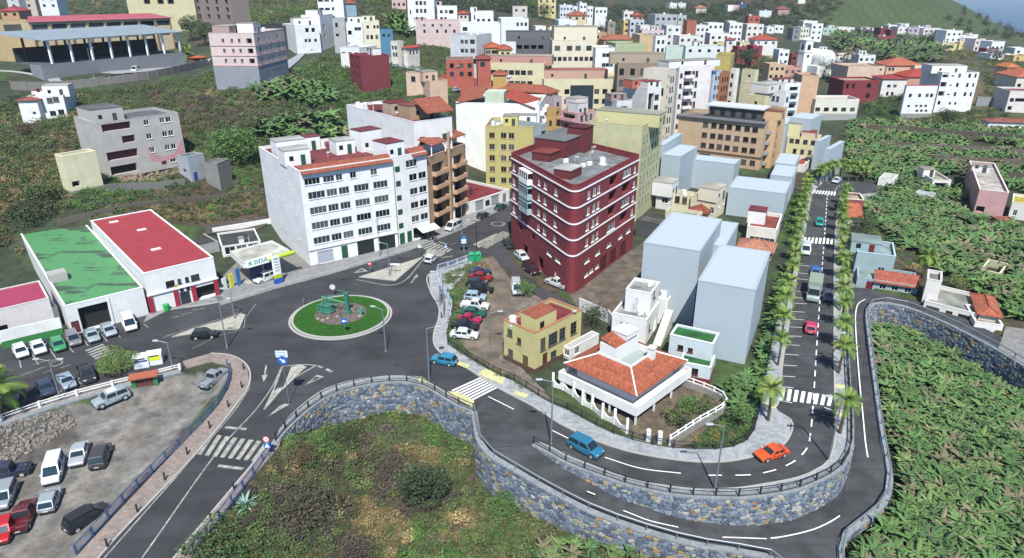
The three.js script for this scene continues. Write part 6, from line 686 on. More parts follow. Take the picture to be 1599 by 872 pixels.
part('small_pump', merge([vbox(.4, .9, .4, 4.2, 0, .4), vbox(.9, .25, .3, 4.2, .6, .4), new THREE.CylinderGeometry(.25, .25, .3, 10).translate(4.3, 1.1, .4)]), G2, t);
}
for (const [u, v] of [[700, 384], [625, 404], [586, 413], [536, 436], [258, 478], [236, 487], [552, 470], [690, 545], [620, 570], [250, 530]]) { const c = at(u, v), on = u === 552 || u === 620 || u === 250; part('manhole_cover', new THREE.CylinderGeometry(.42, .42, .012, 18).translate(c.x, (on ? AS : PV) + .008, c.z), plainM('#2e2d2c', .8), road); }
struct('forecourt', slab(poly('330,456 350,430 380,400 480,392 520,404 484,420 430,447 345,470'), -.2, .1), paveM('#85827c', 6));
struct('car_park', sheet(poly('700,428 745,408 770,400 800,440 830,470 800,500 790,545 800,590 770,580 735,552 708,520 712,480'), .012), soilM('#8d8175'));
struct('yard', sheet(poly('890,462 985,392 1015,372 1010,470 950,500 905,484'), .014), soilM('#7f746a', 9));
struct('path', sheet(poly('800,440 850,470 830,500 800,560 850,610 870,636 850,630 800,594 780,560 790,500'), .02), soilM('#8d837a', 7));
struct('path', sheet(poly('1326,400 1336,400 1338,448 1326,452'), .02), paveM('#8f8f8c', 5));
struct('garden_soil', sheet(poly('905,590 950,660 1010,690 1060,700 1085,690 1130,640 1128,612 1072,575'), .016), soilM('#7d7060', 6));
struct('yard', sheet(poly('1560,545 1599,575 1640,600 1640,520 1572,510'), .02), paveM('#8a8985', 6));
for (const [s, nm] of [['-60,128 60,134 130,130 325,100 330,92 200,108 60,118 -60,112', 'street'], ['345,118 385,135 430,130 470,92 480,82 470,84 440,100 415,120', 'street'], ['600,96 650,112 660,108 610,88', 'street']]) { const pts = nums(s).map(([u, v]) => G(u, v).setY(0)), P = []; pts.forEach((p, i) => { const q = pts[(i + 1) % pts.length], n = Math.max(1, Math.round(p.distanceTo(q) / 3)); for (let k = 0; k < n; k++) P.push(p.clone().lerp(q, k / n)); }); const g = new THREE.ShapeGeometry(shapeOf(P)); g.rotateX(-Math.PI / 2); const p = g.attributes.position; for (let i = 0; i < p.count; i++) p.setY(i, H(p.getX(i), p.getZ(i)) + .35); g.computeVertexNormals(); struct(nm, g, plainM('#8a8c90', .9)); }
{ const pts = nums('400,362 418,352 418,340 330,352 262,362 262,372').map(([u, v]) => G(u, v)); const g = tri([pts[0], pts[1], pts[2], pts[0], pts[2], pts[3], pts[0], pts[3], pts[5], pts[3], pts[4], pts[5]].flatMap((p) => [p.x, p.y + .25, p.z])); struct('dirt_track', g, soilM('#6d6660', 8)); }
const noPlant = [];
// ---------------------------------------------------------------- left side: workshops, filling station, school
{
const b = bldg('workshop_building', 'white workshop with large crimson roof and red door posts', bk(223, 428, [333, 402], 141, [232, 491]), { wall: '#dee0e0', roofM: metalRoofM('#9c363e'), par: .12, coping: '#d9dada', frame: '#2c2c2e', win: { 0: 'x.21 y.2 w4.6 h2.2 tO;x.8 y.2 w4.2 h2.3 tO;x.5 y.1 w1.6 h2.2 n2;x.47,.56 y2.5 w.6 h.7;x.12 y3.4 w2.6 h1.7 tO c#a9b0b8;x.88 y3.4 w2.6 h1.7 tO c#8f979f;x.33,.69 y3.8 w1.4 h1.1;x.46,.57 y3.9 w.6 h.9' } });
const e = b.edges[0]; for (const s of [.015, .375, .63, .965]) { const p = e.Pt(e.len * s, 1.5, .14); part('door_post', bx(.7, 3, .3, p.x, p.y, p.z, e.th), plainM('#8a2230', .7), b); }
const p = e.Pt(e.len * .5, 3.3, .1); part('ledge', bx(e.len + .3, .25, .35, p.x, p.y, p.z, e.th), M.white, b); const q = e.Pt(e.len * .4, 3.75, .06); part('emblem', new THREE.CylinderGeometry(.28, .28, .08, 18).rotateX(Math.PI / 2).rotateY(e.th).translate(q.x, q.y, q.z), plainM('#b9a648', .6), b);
for (const [fx, fy] of [[.45, .3], [.55, .66], [.3, .9]]) { const r = inside4(b.L, fx, fy); part('skylight', bx(1.6, .12, .9, r.x, b.Hh - .04, r.z, e.th), plainM('#d4ccc8', .5), b); }
const g = part('fire_bin', merge([new THREE.CylinderGeometry(.5, .45, 1.1, 14)]), plainM('#1f9a48', .5), b); const gp = e.Pt(2.2, .7, .7); g.position.copy(gp); g.name = 'green_bin';
const c = bldg('repair_shed', 'long shed with stained green roof and two dark wide gateways', bk(100, 479, [223, 449], 30, [104, 526]), { wall: '#d6d9da', roofM: metalRoofM('#4a8353', true), par: .1, coping: '#d9dcd9', win: { 0: 'x.33 y.1 w4.2 h4 tO;x.72 y.1 w4.4 h4 tO;x.07 y.1 w1.1 h2.1 tD c#5a2a30' } });
const r = part('roof_hatch', merge([vbox(2.6, 1.5, 2.2)]), wallM('#a9a6a2'), c); r.position.copy(inside4(c.L, .12, .28)).setY(c.Hh - .1); r.rotation.y = c.edges[0].th; part('door', bx(.06, 1.1, .9, 1.33, .6, 0), plainM('#5a2e28', .7), r);
for (const s of [.52, .535]) { const p2 = c.edges[0].Pt(c.edges[0].len * s, 2.1, .12); part('downpipe', rod(p2.clone().setY(.1), p2.clone().setY(c.Hh - .2), .08), M.white, c); }
bldg('pink_hall', 'hall with crimson roof behind the white wall at the left edge', bk(-40, 493, [76, 466], -9, [-38, 548]), { wall: '#cfc9c6', roofM: metalRoofM('#a03a58'), par: .1, win: { 0: 'x.2 y.3 w3 h2.6 tO' } });
bldg('pink_hall', 'pale pink roofed hall at the left edge behind crimson hall', bk(-50, 468, [38, 428], -26, 122), { wall: '#c9bdb8', roofM: metalRoofM('#bd7278'), par: .1, win: {} });
bldg('white_annex', 'white annex with pale grey roof between crimson hall and green shed', bk(22, 497, [89, 479], -5, [27, 528]), { wall: '#dadcda', roofM: metalRoofM('#a9abac'), par: .1, win: { 0: 'x.42 y2 w1 h1' } });
const wl = poly('5,545 48,534 100,522'); const w = thing('yard_wall', 'white yard wall with green painted base behind the parked cars', 'wall', wl[0]); const cv = wl.map((p) => p.clone().sub(wl[0]));
const band = (y0, y1, t) => slab([...offsetLine(cv, -t), ...offsetLine(cv, t).reverse()], y0, y1); part('wall_body', band(1.15, 2.9, .12), wallM('#dcdedc'), w); part('green_base', band(-.2, 1.15, .14), plainM('#2c7038', .8), w);
}
{ // filling station
const y = 5, P = poly('359,394 425,377 453,392 380,413', y), c = P.reduce((a, p) => a.add(p), V3()).multiplyScalar(.25), t = thing('filling_station', 'filling station canopy with white roof, blue pumps and lime edge', 'filling station', V3(c.x, 0.1, c.z)), L = P.map((p) => V3(p.x - c.x, 0, p.z - c.z));
part('canopy', slab(L, y - .9, y - .1), M.white, t); part('canopy_roof', sheet(inset([L[3], L[2], L[1], L[0]], .35), y - .085), roofM('#d6d6d0'), t); part('canopy_rim', slab(L, y - .1, y + .12, [L.map((p) => p.clone().multiplyScalar(.95))]), plainM('#b3b1ab', .8), t);
const A = L[3], B = L[2], th = Math.atan2(-(B.z - A.z), B.x - A.x), on = (f, o) => { const p = A.clone().lerp(B, f), n = V3(Math.sin(th), 0, Math.cos(th)); return p.addScaledVector(n, o); };
const lp = on(.8, .12); part('lime_tube', new THREE.CapsuleGeometry(.42, 4.6, 4, 10).rotateZ(Math.PI / 2).rotateY(th).translate(lp.x, y - .5, lp.z), plainM('#a3b52c', .5), t);
const cn = document.createElement('canvas'); cn.width = 512; cn.height = 160; const x = cn.getContext('2d'); x.fillStyle = '#e2e6e4'; x.fillRect(0, 0, 512, 160); x.fillStyle = '#3aa05a'; x.beginPath(); x.moveTo(20, 40); x.lineTo(62, 62); x.lineTo(100, 18); x.lineTo(88, 78); x.lineTo(128, 128); x.lineTo(66, 100); x.lineTo(26, 140); x.lineTo(44, 84); x.fill(); x.fillStyle = '#14747c'; x.font = 'bold 120px sans-serif'; x.fillText('DISA', 140, 126);
const ct = new THREE.CanvasTexture(cn); ct.colorSpace = THREE.SRGBColorSpace; const sp = on(.33, .1); const sg = part('sign_panel', new THREE.BoxGeometry(5, 1.45, .12), [M.white, M.white, M.white, M.white, SM({ name: 'station_sign', map: ct, roughness: .5 }), M.white], t); sg.position.set(sp.x, y - .3, sp.z); sg.rotation.y = th;
for (const f of [.36, .68]) { const p = on(f, -2.6); part('pump_block', vbox(2, 4.1, 1.1).rotateY(th).translate(p.x, 0, p.z), plainM('#1c2752', .5), t); part('pump_island', vbox(4.4, .18, 1.8).rotateY(th).translate(p.x, 0, p.z), M.kerb, t); }
const fl = on(-.06, -1); for (const [i, h] of [['#2f6aa0', 3.2], ['#c2c84a', 2.6], ['#d8dad6', 2.2]].entries()) part('pennant_board', vbox(.9, h[1], .2).rotateY(th + .4).translate(fl.x - 1 - i * .9, .1, fl.z - 1.6 + i), plainM(h[0], .6), t);
bldg('station_kiosk', 'white filling station kiosk with dark flat roof', bk(346, 386, [407, 377], -9, [350, 402]), { wall: '#d9dbda', roof: '#4b4e52', par: .25, win: { 0: 'x.2,.5,.8 y.4 w2 h1.6 n2' }, huts: [[.6, .2, 2, 1.4, 1, '#d9dbda']] });
bldg('dark_annex', 'low dark roofed annex between workshop and filling station kiosk', bk(300, 388, [341, 378], -9, [303, 403]), { wall: '#9a9c9e', roof: '#4a4a4c', par: .15, win: { 0: 'x4 y.8 w1.4 h1.4' } });
const tp = G(436, 444), q = thing('price_totem', 'tall white price totem with lime and blue foot by the forecourt', 'totem', V3(tp.x, .1, tp.z), th); part('panel', new RoundedBoxGeometry(1.5, 3.6, .4, 3, .15).translate(0, 3.6, 0), M.white, q); part('lime_band', bx(1.5, .7, .42, 0, 1.5, 0), plainM('#a3b52c', .5), q); part('foot', bx(1.6, 1.1, .5, 0, .55, 0), plainM('#2452a0', .5), q); for (let i = 0; i < 5; i++) part('price_row', bx(.9, .22, .03, 0, 4.9 - i * .55, .21), plainM(i ? '#8f9aa4' : '#3a9a4a', .6), q);
const W2 = poly('335,378 426,362').map((p) => p), wt = thing('boundary_wall', 'white boundary wall behind the filling station kiosk', 'wall', W2[0]), cv = W2.map((p) => p.clone().sub(W2[0])); part('wall_body', slab([...offsetLine(cv, -.12), ...offsetLine(cv, .12).reverse()], -.3, 3.1), wallM('#dcdddb'), wt);
}
{ // school on the upper left
const b = bldg('school_building', 'long yellow school building with pink red roof at upper left', bk(44, 34, [266, 27], -9, 255), { wall: '#c6b48a', roofM: metalRoofM('#a8525e'), par: .1, frame: '#77707c', win: { 0: 'x8 y9 w5.4 h2 n5;x8 y5 w5.2 h2.4 tO' } });
const e = b.edges[0]; part('roof_slope', shedGeo([e.Pt(-.5, b.Hh - .1, .9), e.Pt(e.len + .5, b.Hh - .1, .9), e.Pt(e.len - 4, b.Hh + 1.6, -9), e.Pt(3, b.Hh + 1.6, -9)]), metalRoofM('#a8525e'), b);
for (let i = 0; i <= 8; i++) { const p = e.Pt(e.len * (i / 8 * .98 + .01), b.Hh / 2, .3); part('pier', bx(.4, b.Hh, .7, p.x, p.y - 1, p.z, e.th), plainM('#8a6a52', .8), b); }
bldg('school_wing', 'yellow school wing with dark gridded window at upper left edge', bk(-30, 33, [42, 31], -9, 252), { wall: '#c4ab74', roof: '#c9b080', par: .5, frame: '#9a9a9a', win: { 0: 'x.72 y8 w8 h3 n4 m3' } });
bldg('classroom_block', 'brown framed concrete classroom block behind the trees at upper left', bk(300, -4, [360, -3], -9, 335), { wall: '#8a7a74', roof: '#9a8f88', win: { 0: 'x4 y5 r4 d3.4 w2.6 h2.2 tO' } });
bldg('school_hall', 'cream blank school hall left of the classroom block', bk(196, -6, [302, 2, 2], -9, 330), { wall: '#c4bb8c', roof: '#a06a64', win: { 0: 'x.3,.5,.65 y10 w3 h2 tO' } });
bldg('orange_kiosk', 'small kiosk with orange roof beside the school street', bk(297, 90, [316, 90, 4], -4, [298, 102]), { wall: '#7a3024', tile: '#c0683c', par: 0, pitch: .2, win: { 0: 'x.5 y.6 w2.4 h1.4 tO' } });
const F0 = G(70, 126), F1 = G(292, 104), wl = thing('retaining_wall', 'grey retaining wall carrying the school sports court', 'wall', F0), d = F1.clone().sub(F0); const cv = [V3(0, 0, 0), V3(d.x, 0, d.z)]; const top = 4.6; part('wall_body', slab([...offsetLine(cv, -6), ...offsetLine(cv, 0).reverse()], -3, top), wallM('#80858a'), wl);
const t = thing('sports_canopy', 'blue grey canopy roof on white columns over the school sports court', 'canopy', V3(F0.x, F0.y + top, F0.z)), len = Math.hypot(d.x, d.z), u = V3(d.x / len, 0, d.z / len), n = V3(u.z, 0, -u.x), at3 = (s, o, y) => u.clone().multiplyScalar(s).addScaledVector(n, o).setY(y);
part('canopy_roof', shedGeo([at3(2, -1, 7.2), at3(len, -1, 7.2), at3(len - 3, 16, 9.4), at3(-4, 16, 9.4)], .3), metalRoofM('#8796a0'), t);
for (let i = 0; i < 8; i++) { const p = at3(4 + i * (len - 5) / 7, .6, 0); part('column', vbox(.5, 7.2, .8).translate(p.x, 0, p.z), M.white, t); const q = at3(4 + i * (len - 5) / 7, 14, 0); part('column', vbox(.5, 9, .6).translate(q.x, 0, q.z), plainM('#3a3c40', .7), t); }
part('back_wall', slab([at3(1, 14.6, 0), at3(len, 14.6, 0), at3(len, 15, 0), at3(1, 15, 0)], 0, 4.4), plainM('#4a2a28', .9), t); part('back_panel', slab([at3(1, 14.3, 0), at3(len, 14.3, 0), at3(len, 14.55, 0), at3(1, 14.55, 0)], 0, 2.6), plainM('#2c3438', .9), t); part('court_floor', slab([at3(0, 0, 0), at3(len, 0, 0), at3(len, 15, 0), at3(0, 15, 0)], -.02, .03), plainM('#4a4f52', .9), t);
const R = nums('20,140 60,141 130,137 230,124 325,103').map(([a, v]) => G(a, v)), rw = thing('block_wall', 'long weathered grey block wall below the school street', 'wall', R[0]), rc = curve(R, 4).map((p) => p.sub(R[0])); const A = offsetLine(rc, -.15), B = offsetLine(rc, .15), up = (L, y) => L.map((p) => V3(p.x, p.y + y, p.z)); part('wall_body', merge([strip(up(A, 2.4), up(B, 2.4)), strip(up(A, -1), up(A, 2.4)), strip(up(B, -1), up(B, 2.4))]), wallM('#77736e'), rw); rc.forEach((p, i) => i % 1 === 0 && part('pilaster', vbox(.4, 2.6, .5).translate(p.x, p.y, p.z), wallM('#7d7974'), rw));
}
{ // terracotta garden wall, terrace walls
const mk = (nm, label, s, h, hex, pil, cat = 'wall') => { const R = nums(s).map(([a, v]) => G(a, v)); if (nm === 'terrace_wall') { const P = [...offsetLine(R, 1.7), ...offsetLine(R, -.8).reverse()]; noPlant.push({ P, b: bbox(P) }); } const o = thing(nm, label, cat, R[0]), rc = curve(R, 3).map((p) => p.sub(R[0])), A = offsetLine(rc, -.2), B = offsetLine(rc, .2), up = (L, y) => L.map((p) => V3(p.x, p.y + y, p.z)); const m = wallM(hex); part('wall_body', merge([strip(up(A, h), up(B, h)), strip(up(A, -1), up(A, h)), strip(up(B, -1), up(B, h))]), m, o); if (pil) rc.forEach((p) => part('pilaster', vbox(.5, h + .25, .6).translate(p.x, p.y, p.z), m, o)); };
mk('garden_wall', 'terracotta garden wall with pilasters before the green trees', '690,128 702,131 724,134 750,136 772,134', 3, '#a84a3a', true);
mk('terrace_wall', 'farthest dark terrace wall across the banana fields at right', '1352,206 1420,210 1500,216 1640,228', 2.6, '#62554a');
mk('terrace_wall', 'second long terrace wall across the banana fields, pale edged', '1361,228 1430,233 1520,238 1640,246', 1.9, '#6d6258');
mk('terrace_wall', 'third terrace wall starting above the white flat roofed house', '1458,254 1520,258 1640,264', 2.4, '#66594c'); mk('terrace_wall', 'short terrace wall right of the pink house', '1572,282 1640,288', 2.4, '#5a4a42');
mk('terrace_wall', 'low field wall at the edge of the bright green plot', '1490,357 1530,356 1562,352', .8, '#77706a');
mk('concrete_wall', 'grey concrete wall below the yard of the hillside flats', '165,300 200,297 245,296 290,290', 1.6, '#6b6a68');
mk('dry_stone_wall', 'long dry stone wall on the brown slope behind the workshops', '90,352 150,336 240,320 330,312 420,300', 1, '#5c5248');
for (const [i, s] of ['1420,88 1480,97 1540,98', '1440,108 1500,112 1560,112', '1400,98 1450,105'].entries()) mk('terrace_wall', ['upper terrace wall under the yellow houses', 'lower terrace wall under the yellow houses', 'left terrace wall under the yellow houses'][i], s, 1.4, '#5d554a');
}
// ---------------------------------------------------------------- rubble retaining walls: core, stones, coping
const stoneCols = [0x738192, 0x808d9c, 0x69768a, 0x8d99aa, 0x9ba5b0, 0xb0ad9e, 0xbaac82, 0xb99660, 0xb0aa8a, 0xc6c3b8, 0x5e6b7c, 0x838f9f], stoneMs = stoneCols.map((c, i) => SM({ name: 'wall_stone_' + i, color: c, roughness: .95, map: rep(T.rock, 1.3) }));
const stoneGeos = [0, 1, 2, 3].map((k) => { const g = new THREE.IcosahedronGeometry(.5, 1), p = g.attributes.position; for (let i = 0; i < p.count; i++) { const v = V3().fromBufferAttribute(p, i), q = 1 + .45 * (hash(Math.round(v.x * 50), Math.round(v.y * 50), Math.round(v.z * 50) + k * 7) - .5); v.multiplyScalar(q); p.setXYZ(i, clamp(v.x * 1.25, -.5, .5), clamp(v.y * 1.25, -.5, .5), clamp(v.z, -.4, .34)); } g.computeVertexNormals(); return g; });
function stoneWall(label, topPts, botY, sideOut, single, size = .54) {
const o = thing('retaining_wall', label, 'retaining wall', topPts[0].clone()), O = topPts[0], rel = topPts.map((p) => p.clone().sub(O)), up = (L, f) => L.map((p, i) => V3(p.x, f(i), p.z)), inner = offsetLine(rel, -sideOut * .55), tY = (i) => rel[i].y + .1, bY = (i) => botY(topPts[i]) - O.y - .6;
part('mortar_core', merge([strip(up(rel, bY), up(rel, tY)), strip(up(inner, bY), up(inner, tY))]), soilM('#8d949c', 3), o);
const cA = offsetLine(rel, sideOut * .14), cB = offsetLine(rel, -sideOut * .6); part('coping', merge([strip(up(cA, (i) => rel[i].y + .24), up(cB, (i) => rel[i].y + .24)), strip(up(cA, (i) => rel[i].y + .02), up(cA, (i) => rel[i].y + .24)), strip(up(cB, (i) => rel[i].y - .2), up(cB, (i) => rel[i].y + .24))]), paveM('#8e9498', 5), o);
const cum = [0]; for (let i = 1; i < rel.length; i++) cum.push(cum[i - 1] + Math.hypot(rel[i].x - rel[i - 1].x, rel[i].z - rel[i - 1].z));
const list = [], pt = (s) => { let i = cellOf(cum, s); i = Math.min(i, rel.length - 2); const t = (s - cum[i]) / (cum[i + 1] - cum[i]); return { p: rel[i].clone().lerp(rel[i + 1], t), b: lerp(bY(i), bY(i + 1), t), a: Math.atan2(-(rel[i + 1].z - rel[i].z), rel[i + 1].x - rel[i].x), n: V3(-(rel[i + 1].z - rel[i].z), 0, rel[i + 1].x - rel[i].x).normalize().multiplyScalar(sideOut) }; };
for (let y = 0, row = 0; y < 8; row++) { const rh = size * rr(.6, .8); for (let s = rr(0, .3); s < cum[cum.length - 1];) { const w = size * rr(.7, 1.5), k = pt(Math.min(s + w / 2, cum[cum.length - 1] - .01)), yy = k.p.y - .02 - y - rh / 2; if (yy > k.b + .25) list.push({ k, yy, w, rh: rh * rr(.9, 1.15) }); s += w * .98; } y += rh * .96; }
list.sort((a, b) => b.w * b.rh - a.w * a.rh); const mm = new THREE.Matrix4(), q = new THREE.Quaternion(), rest = list.slice(single), place = (c) => { q.setFromEuler(new THREE.Euler(0, c.k.a + rr(-.15, .15), rr(-.5, .5))); return mm.compose(V3(c.k.p.x, c.yy + rr(-.22, .22) * c.rh, c.k.p.z).addScaledVector(c.k.n, .02), q, V3(c.w * rr(.9, 1.15), c.rh * rr(.95, 1.35), rr(.32, .6))); };
const col = () => { const r = rnd(); return r < .72 ? Math.floor(rr(0, 5)) % 12 : r < .8 ? 10 : r < .9 ? pick([8, 9, 5]) : pick([6, 7, 9]); };
for (const c of list.slice(0, single)) { const m = part('stone', pick(stoneGeos), stoneMs[col()], o); place(c).decompose(m.position, m.quaternion, m.scale); }
const im = new THREE.InstancedMesh(stoneGeos[1], SM({ name: 'wall_stones', color: 0xffffff, roughness: .95, map: rep(T.rock, 1.3) }), rest.length); rest.forEach((c, i) => { im.setMatrixAt(i, place(c)); im.setColorAt(i, new THREE.Color(stoneCols[col()]).multiplyScalar(rr(.85, 1.1))); }); im.name = 'stones'; im.userData.kind = 'stuff'; o.add(im);
return o;
}
reseed(77);
stoneWall('curved rubble stone retaining wall below the roundabout, above the scrub', ARC, (p) => H(p.x + 0, p.z + 1.6), 1, 150);
stoneWall('long rubble stone retaining wall under the lower road beside the scrub', outLC, (p) => Math.min(-4.9, H(p.x - .8, p.z + 1.4)), 1, 280, .58);
stoneWall('rubble stone wall holding the avenue bend above the lower road', inTopC.map((p) => V3(p.x, .02, p.z)), (p) => lowY(p.x, p.z), 1, 260);
stoneWall('rubble stone wall of the side road above the banana field', outRC, (p) => -4.4, 1, 200, .56);
{ // dark dry stone wall between the car parks
const L = curve(nums('-70,690 0,667 100,633 200,605 283,583').map(([u, v]) => at(u, v, 0)), 1.2); const o = stoneWall('dark rubble wall under the white balustrade of the upper car park', L, (p) => -1.4, 1, 60, .5);
}
// ---------------------------------------------------------------- railings, fences
function railing(label, line, { h = 1.05, post = 2.4, m = M.railDark, thick = .11, bars = true, rails = [1, .12], cat = 'railing', dy = PV, pw = .16 } = {}) {
const o = thing('railing', label, cat, line[0].clone().setY(line[0].y + dy)), rel = line.map((p) => p.clone().sub(line[0])), cum = [0]; for (let i = 1; i < rel.length; i++) cum.push(cum[i - 1] + rel[i].distanceTo(rel[i - 1]));
const tot = cum[cum.length - 1], n = Math.max(1, Math.round(tot / post)), pt = (s) => { const i = Math.min(cellOf(cum, s), rel.length - 2); return rel[i].clone().lerp(rel[i + 1], (s - cum[i]) / (cum[i + 1] - cum[i])); };
const P = Array.from({ length: n + 1 }, (_, i) => pt(tot * i / n)), pg = cached('post' + h + pw, () => vbox(pw, h + .08, pw));
for (const p of P) { const k = part('post', pg, m, o); k.position.copy(p); }
for (let i = 0; i < n; i++) for (const f of rails) part('rail', rod(P[i].clone().setY(P[i].y + h * f), P[i + 1].clone().setY(P[i + 1].y + h * f), thick / 2, thick / 2, 6), m, o);
if (bars) { const L = []; for (let s = .2; s < tot; s += .2) { const p = pt(s); L.push(vbox(.022, h * .86, .022).translate(p.x, p.y + h * .12, p.z)); } const k = part('bars', merge(L), m, o); k.userData.kind = 'stuff'; }
return o;
}
const pl = (s, step = .8) => curve(poly(s), step);
railing('dark bar railing along the curved wall below the roundabout', offsetLine(ARC, -.25).slice(1));
railing('dark bar railing on the wall of the avenue bend, above lower road', offsetLine(inTopC, -.25).map((p) => V3(p.x, 0, p.z)));
railing('dark bar railing behind the pavement in front of the villa garden', pl('700,540 711,547 741,566 780,588 799,595 861,632 886,642 955,678 1036,700 1089,704 1130,703 1161,694 1177,676 1184,649 1190,627'));
railing('tall dark railing between the left avenue pavement and the pale blocks', pl('1192,600 1197,580 1208,525 1224,456 1239,392'), { h: 1.1 });
const pipe = (label, L) => railing(label, L, { m: M.steel, h: .95, post: 3.2, bars: false, rails: [1], thick: .2, pw: .1, dy: .2 });
pipe('silver tube guard rail of the lower road over the scrub', offsetLine(outLC, -.25)); pipe('silver tube guard rail of the side road over the banana field', offsetLine(outRC, -.25));
const blueRail = SM({ name: 'blue_painted_steel', color: 0x4a5f86, roughness: .5, metalness: .2 });
railing('blue and silver railing between left road and dirt lot', pl('120,868 200,780 344,630 360,590 356,574'), { m: blueRail, h: 1.1 }); railing('blue railing between left road and the scrub', pl('302,866 337,822 400,740 424,704'), { m: blueRail, h: 1.1 });
railing('pale blue railing along the pavement right of the roundabout', pl('704,497 706,480 689,450 686,422 700,419 741,404'), { m: SM({ name: 'pale_blue_paint', color: 0x9fb3c4, roughness: .5 }), h: 1.1 });
{ // white balustrade of the upper car park
const L = offsetLine(pl('-60,684 0,663 100,629 200,602 283,581', .8), -.5); railing('white balustrade with square piers along the upper car park', L, { m: plainM('#cfcfca', .8), h: .8, post: 4.5, pw: .32, thick: .12, rails: [1, .55], bars: false });
struct('pavement', slab([...offsetLine(L, .6), ...offsetLine(L, -1.8).reverse()], -.2, .14), paveM('#a09a94', 5));
}
{ // villa garden wall with concave panels
const Q = [[864, 597], [880, 602], [896, 612], [910, 625], [925, 632], [941, 646], [960, 655], [979, 670]].map(([u, v]) => at(u, v + 7)), w = thing('garden_wall', 'white garden wall with scalloped panels and tall posts before the villa', 'wall', Q[0]), wm = wallM('#dcdcd8');
Q.forEach((p, i) => { const k = part('gate_post', merge([vbox(.34, 2, .34), new THREE.SphereGeometry(.2, 10, 6).translate(0, 2.05, 0)]), wm, w); k.position.copy(p).sub(Q[0]); const n = Q[i + 1]; if (!n) return; const d = n.clone().sub(p), len = Math.hypot(d.x, d.z), s = new THREE.Shape(); s.moveTo(0, -.3); s.lineTo(len, -.3); s.lineTo(len, 1.35); for (let j = 1; j < 10; j++) s.lineTo(len * (1 - j / 10), 1.35 - .75 * Math.sin(j / 10 * Math.PI)); s.lineTo(0, 1.35); const g = new THREE.ExtrudeGeometry(s, { depth: .2, bevelEnabled: false }); g.translate(0, 0, -.1); const m = part('wall_panel', g, wm, w); m.position.copy(p).sub(Q[0]); m.rotation.y = Math.atan2(-d.z, d.x); });
for (const [u, v, l] of [[1012, 690, 'white gate pillar in front of the villa garden, left'], [1030, 693, 'white gate pillar in front of the villa garden, right']]) { const g = at(u, v), k = thing('gate_pillar', l, 'pillar', g); part('pillar_shaft', vbox(.5, 1.5, .5), wm, k); part('pillar_cap', new THREE.SphereGeometry(.33, 10, 6).scale(1, .7, 1).translate(0, 1.6, 0), wm, k); }
const R = curve(poly('1046,697 1090,668 1133,640 1128,628 1104,616 1066,602'), 1.6), o = thing('garden_wall', 'grey garden wall with white balustrade right of the villa garden', 'wall', R[0]), rel = R.map((p) => p.clone().sub(R[0])); part('wall_body', slab([...offsetLine(rel, -.15), ...offsetLine(rel, .15).reverse()], -.3, .9), wallM('#8d8a84'), o); for (let i = 0; i + 1 < rel.length; i++) { const a = rel[i], b = rel[i + 1], k = part('balustrade', merge([rod(a.clone().setY(1.5), b.clone().setY(1.5), .09), rod(a.clone().setY(1), b.clone().setY(1), .08), vbox(.22, 1.6, .22).translate(a.x, 0, a.z)]), wm, o); }
const V = poly('905,484 950,504 962,520'), v = thing('yard_wall', 'white wall between the dirt yard and the yellow house', 'wall', V[0]), vr = V.map((p) => p.clone().sub(V[0])); part('wall_body', slab([...offsetLine(vr, -.12), ...offsetLine(vr, .12).reverse()], -.2, 2.2), wallM('#d2d2ce'), v);
}
// ---------------------------------------------------------------- lamps, signs, bollards, bins
function lamp(label, u, v, h, arm, m = M.steel, two) {                // arm: map direction of the arm in degrees from +x towards the camera
const g = G(u, v), o = thing('street_lamp', label, 'street lamp', g); part('pole', rod(V3(0, 0, 0), V3(0, h, 0), .11, .07, 8), m, o); part('base', new THREE.CylinderGeometry(.16, .2, .5, 8).translate(0, .25, 0), m, o);
for (const k of two ? [0, Math.PI] : [0]) { const a = arm * Math.PI / 180 + k, x = Math.cos(a), z = Math.sin(a); part('arm', rod(V3(0, h - .05, 0), V3(x * 1.2, h + .25, z * 1.2), .05), m, o); const hd = part('lamp_head', new RoundedBoxGeometry(.8, .16, .34, 2, .07), plainM('#9fa4a8', .5), o); hd.position.set(x * 1.55, h + .28, z * 1.55); hd.rotation.y = -a; const ln = part('lens', bx(.5, .03, .24, 0, -.09, 0), plainM('#d6d8d4', .3), hd); }
}
for (const a of [['tall lamp post at the near right rim of the roundabout road', 603, 550, 7, 200], ['short lamp post beside the recycling bins', 271, 580, 4.6, 180], ['tall twin lamp post left of the roundabout', 355, 544, 8, 180, M.steel, 1], ['lamp post on the left traffic island tip', 367, 499, 5, 200], ['car park lamp post between parked cars', 95, 626, 6, 0, M.steel, 1], ['lamp post on the traffic island by the crossing', 609, 432, 6.5, 180], ['lamp post on the pavement before the white apartment block', 594, 402, 8, 90], ['lamp post on the curved pavement right of the roundabout', 694, 497, 8, 180], ['dark lamp post beside the green recycling bank', 745, 396, 7, 180, M.railDark], ['grey lamp post beyond the blue information panel', 722, 366, 7, 0], ['tall new lamp post left of the main crossing', 671, 604, 9, 0, M.steel], ['tall new lamp post opposite the blue minivan', 861, 698, 9, 180, M.steel], ['tall new lamp post on the bend railing', 1115, 780, 9.5, 180, M.steel], ['tall new lamp post at the right of the bend', 1293, 726, 9, 180, M.steel], ['new lamp post right of the avenue crossing', 1317, 600, 8, 180, M.steel], ['lamp post by the dirt path below the yellow house', 766, 545, 6, 0], ['lamp post on the school street, left', 147, 122, 9, 0], ['lamp post on the school street, right', 286, 106, 9, 200], ['lamp post by the terracotta garden wall', 710, 142, 8, 0], ['pale lamp post on the green slope above parked cars', 629, 106, 9, 0], ['lamp post at the far bend of the palm avenue', 1268, 262, 7, 0]]) lamp(...a);
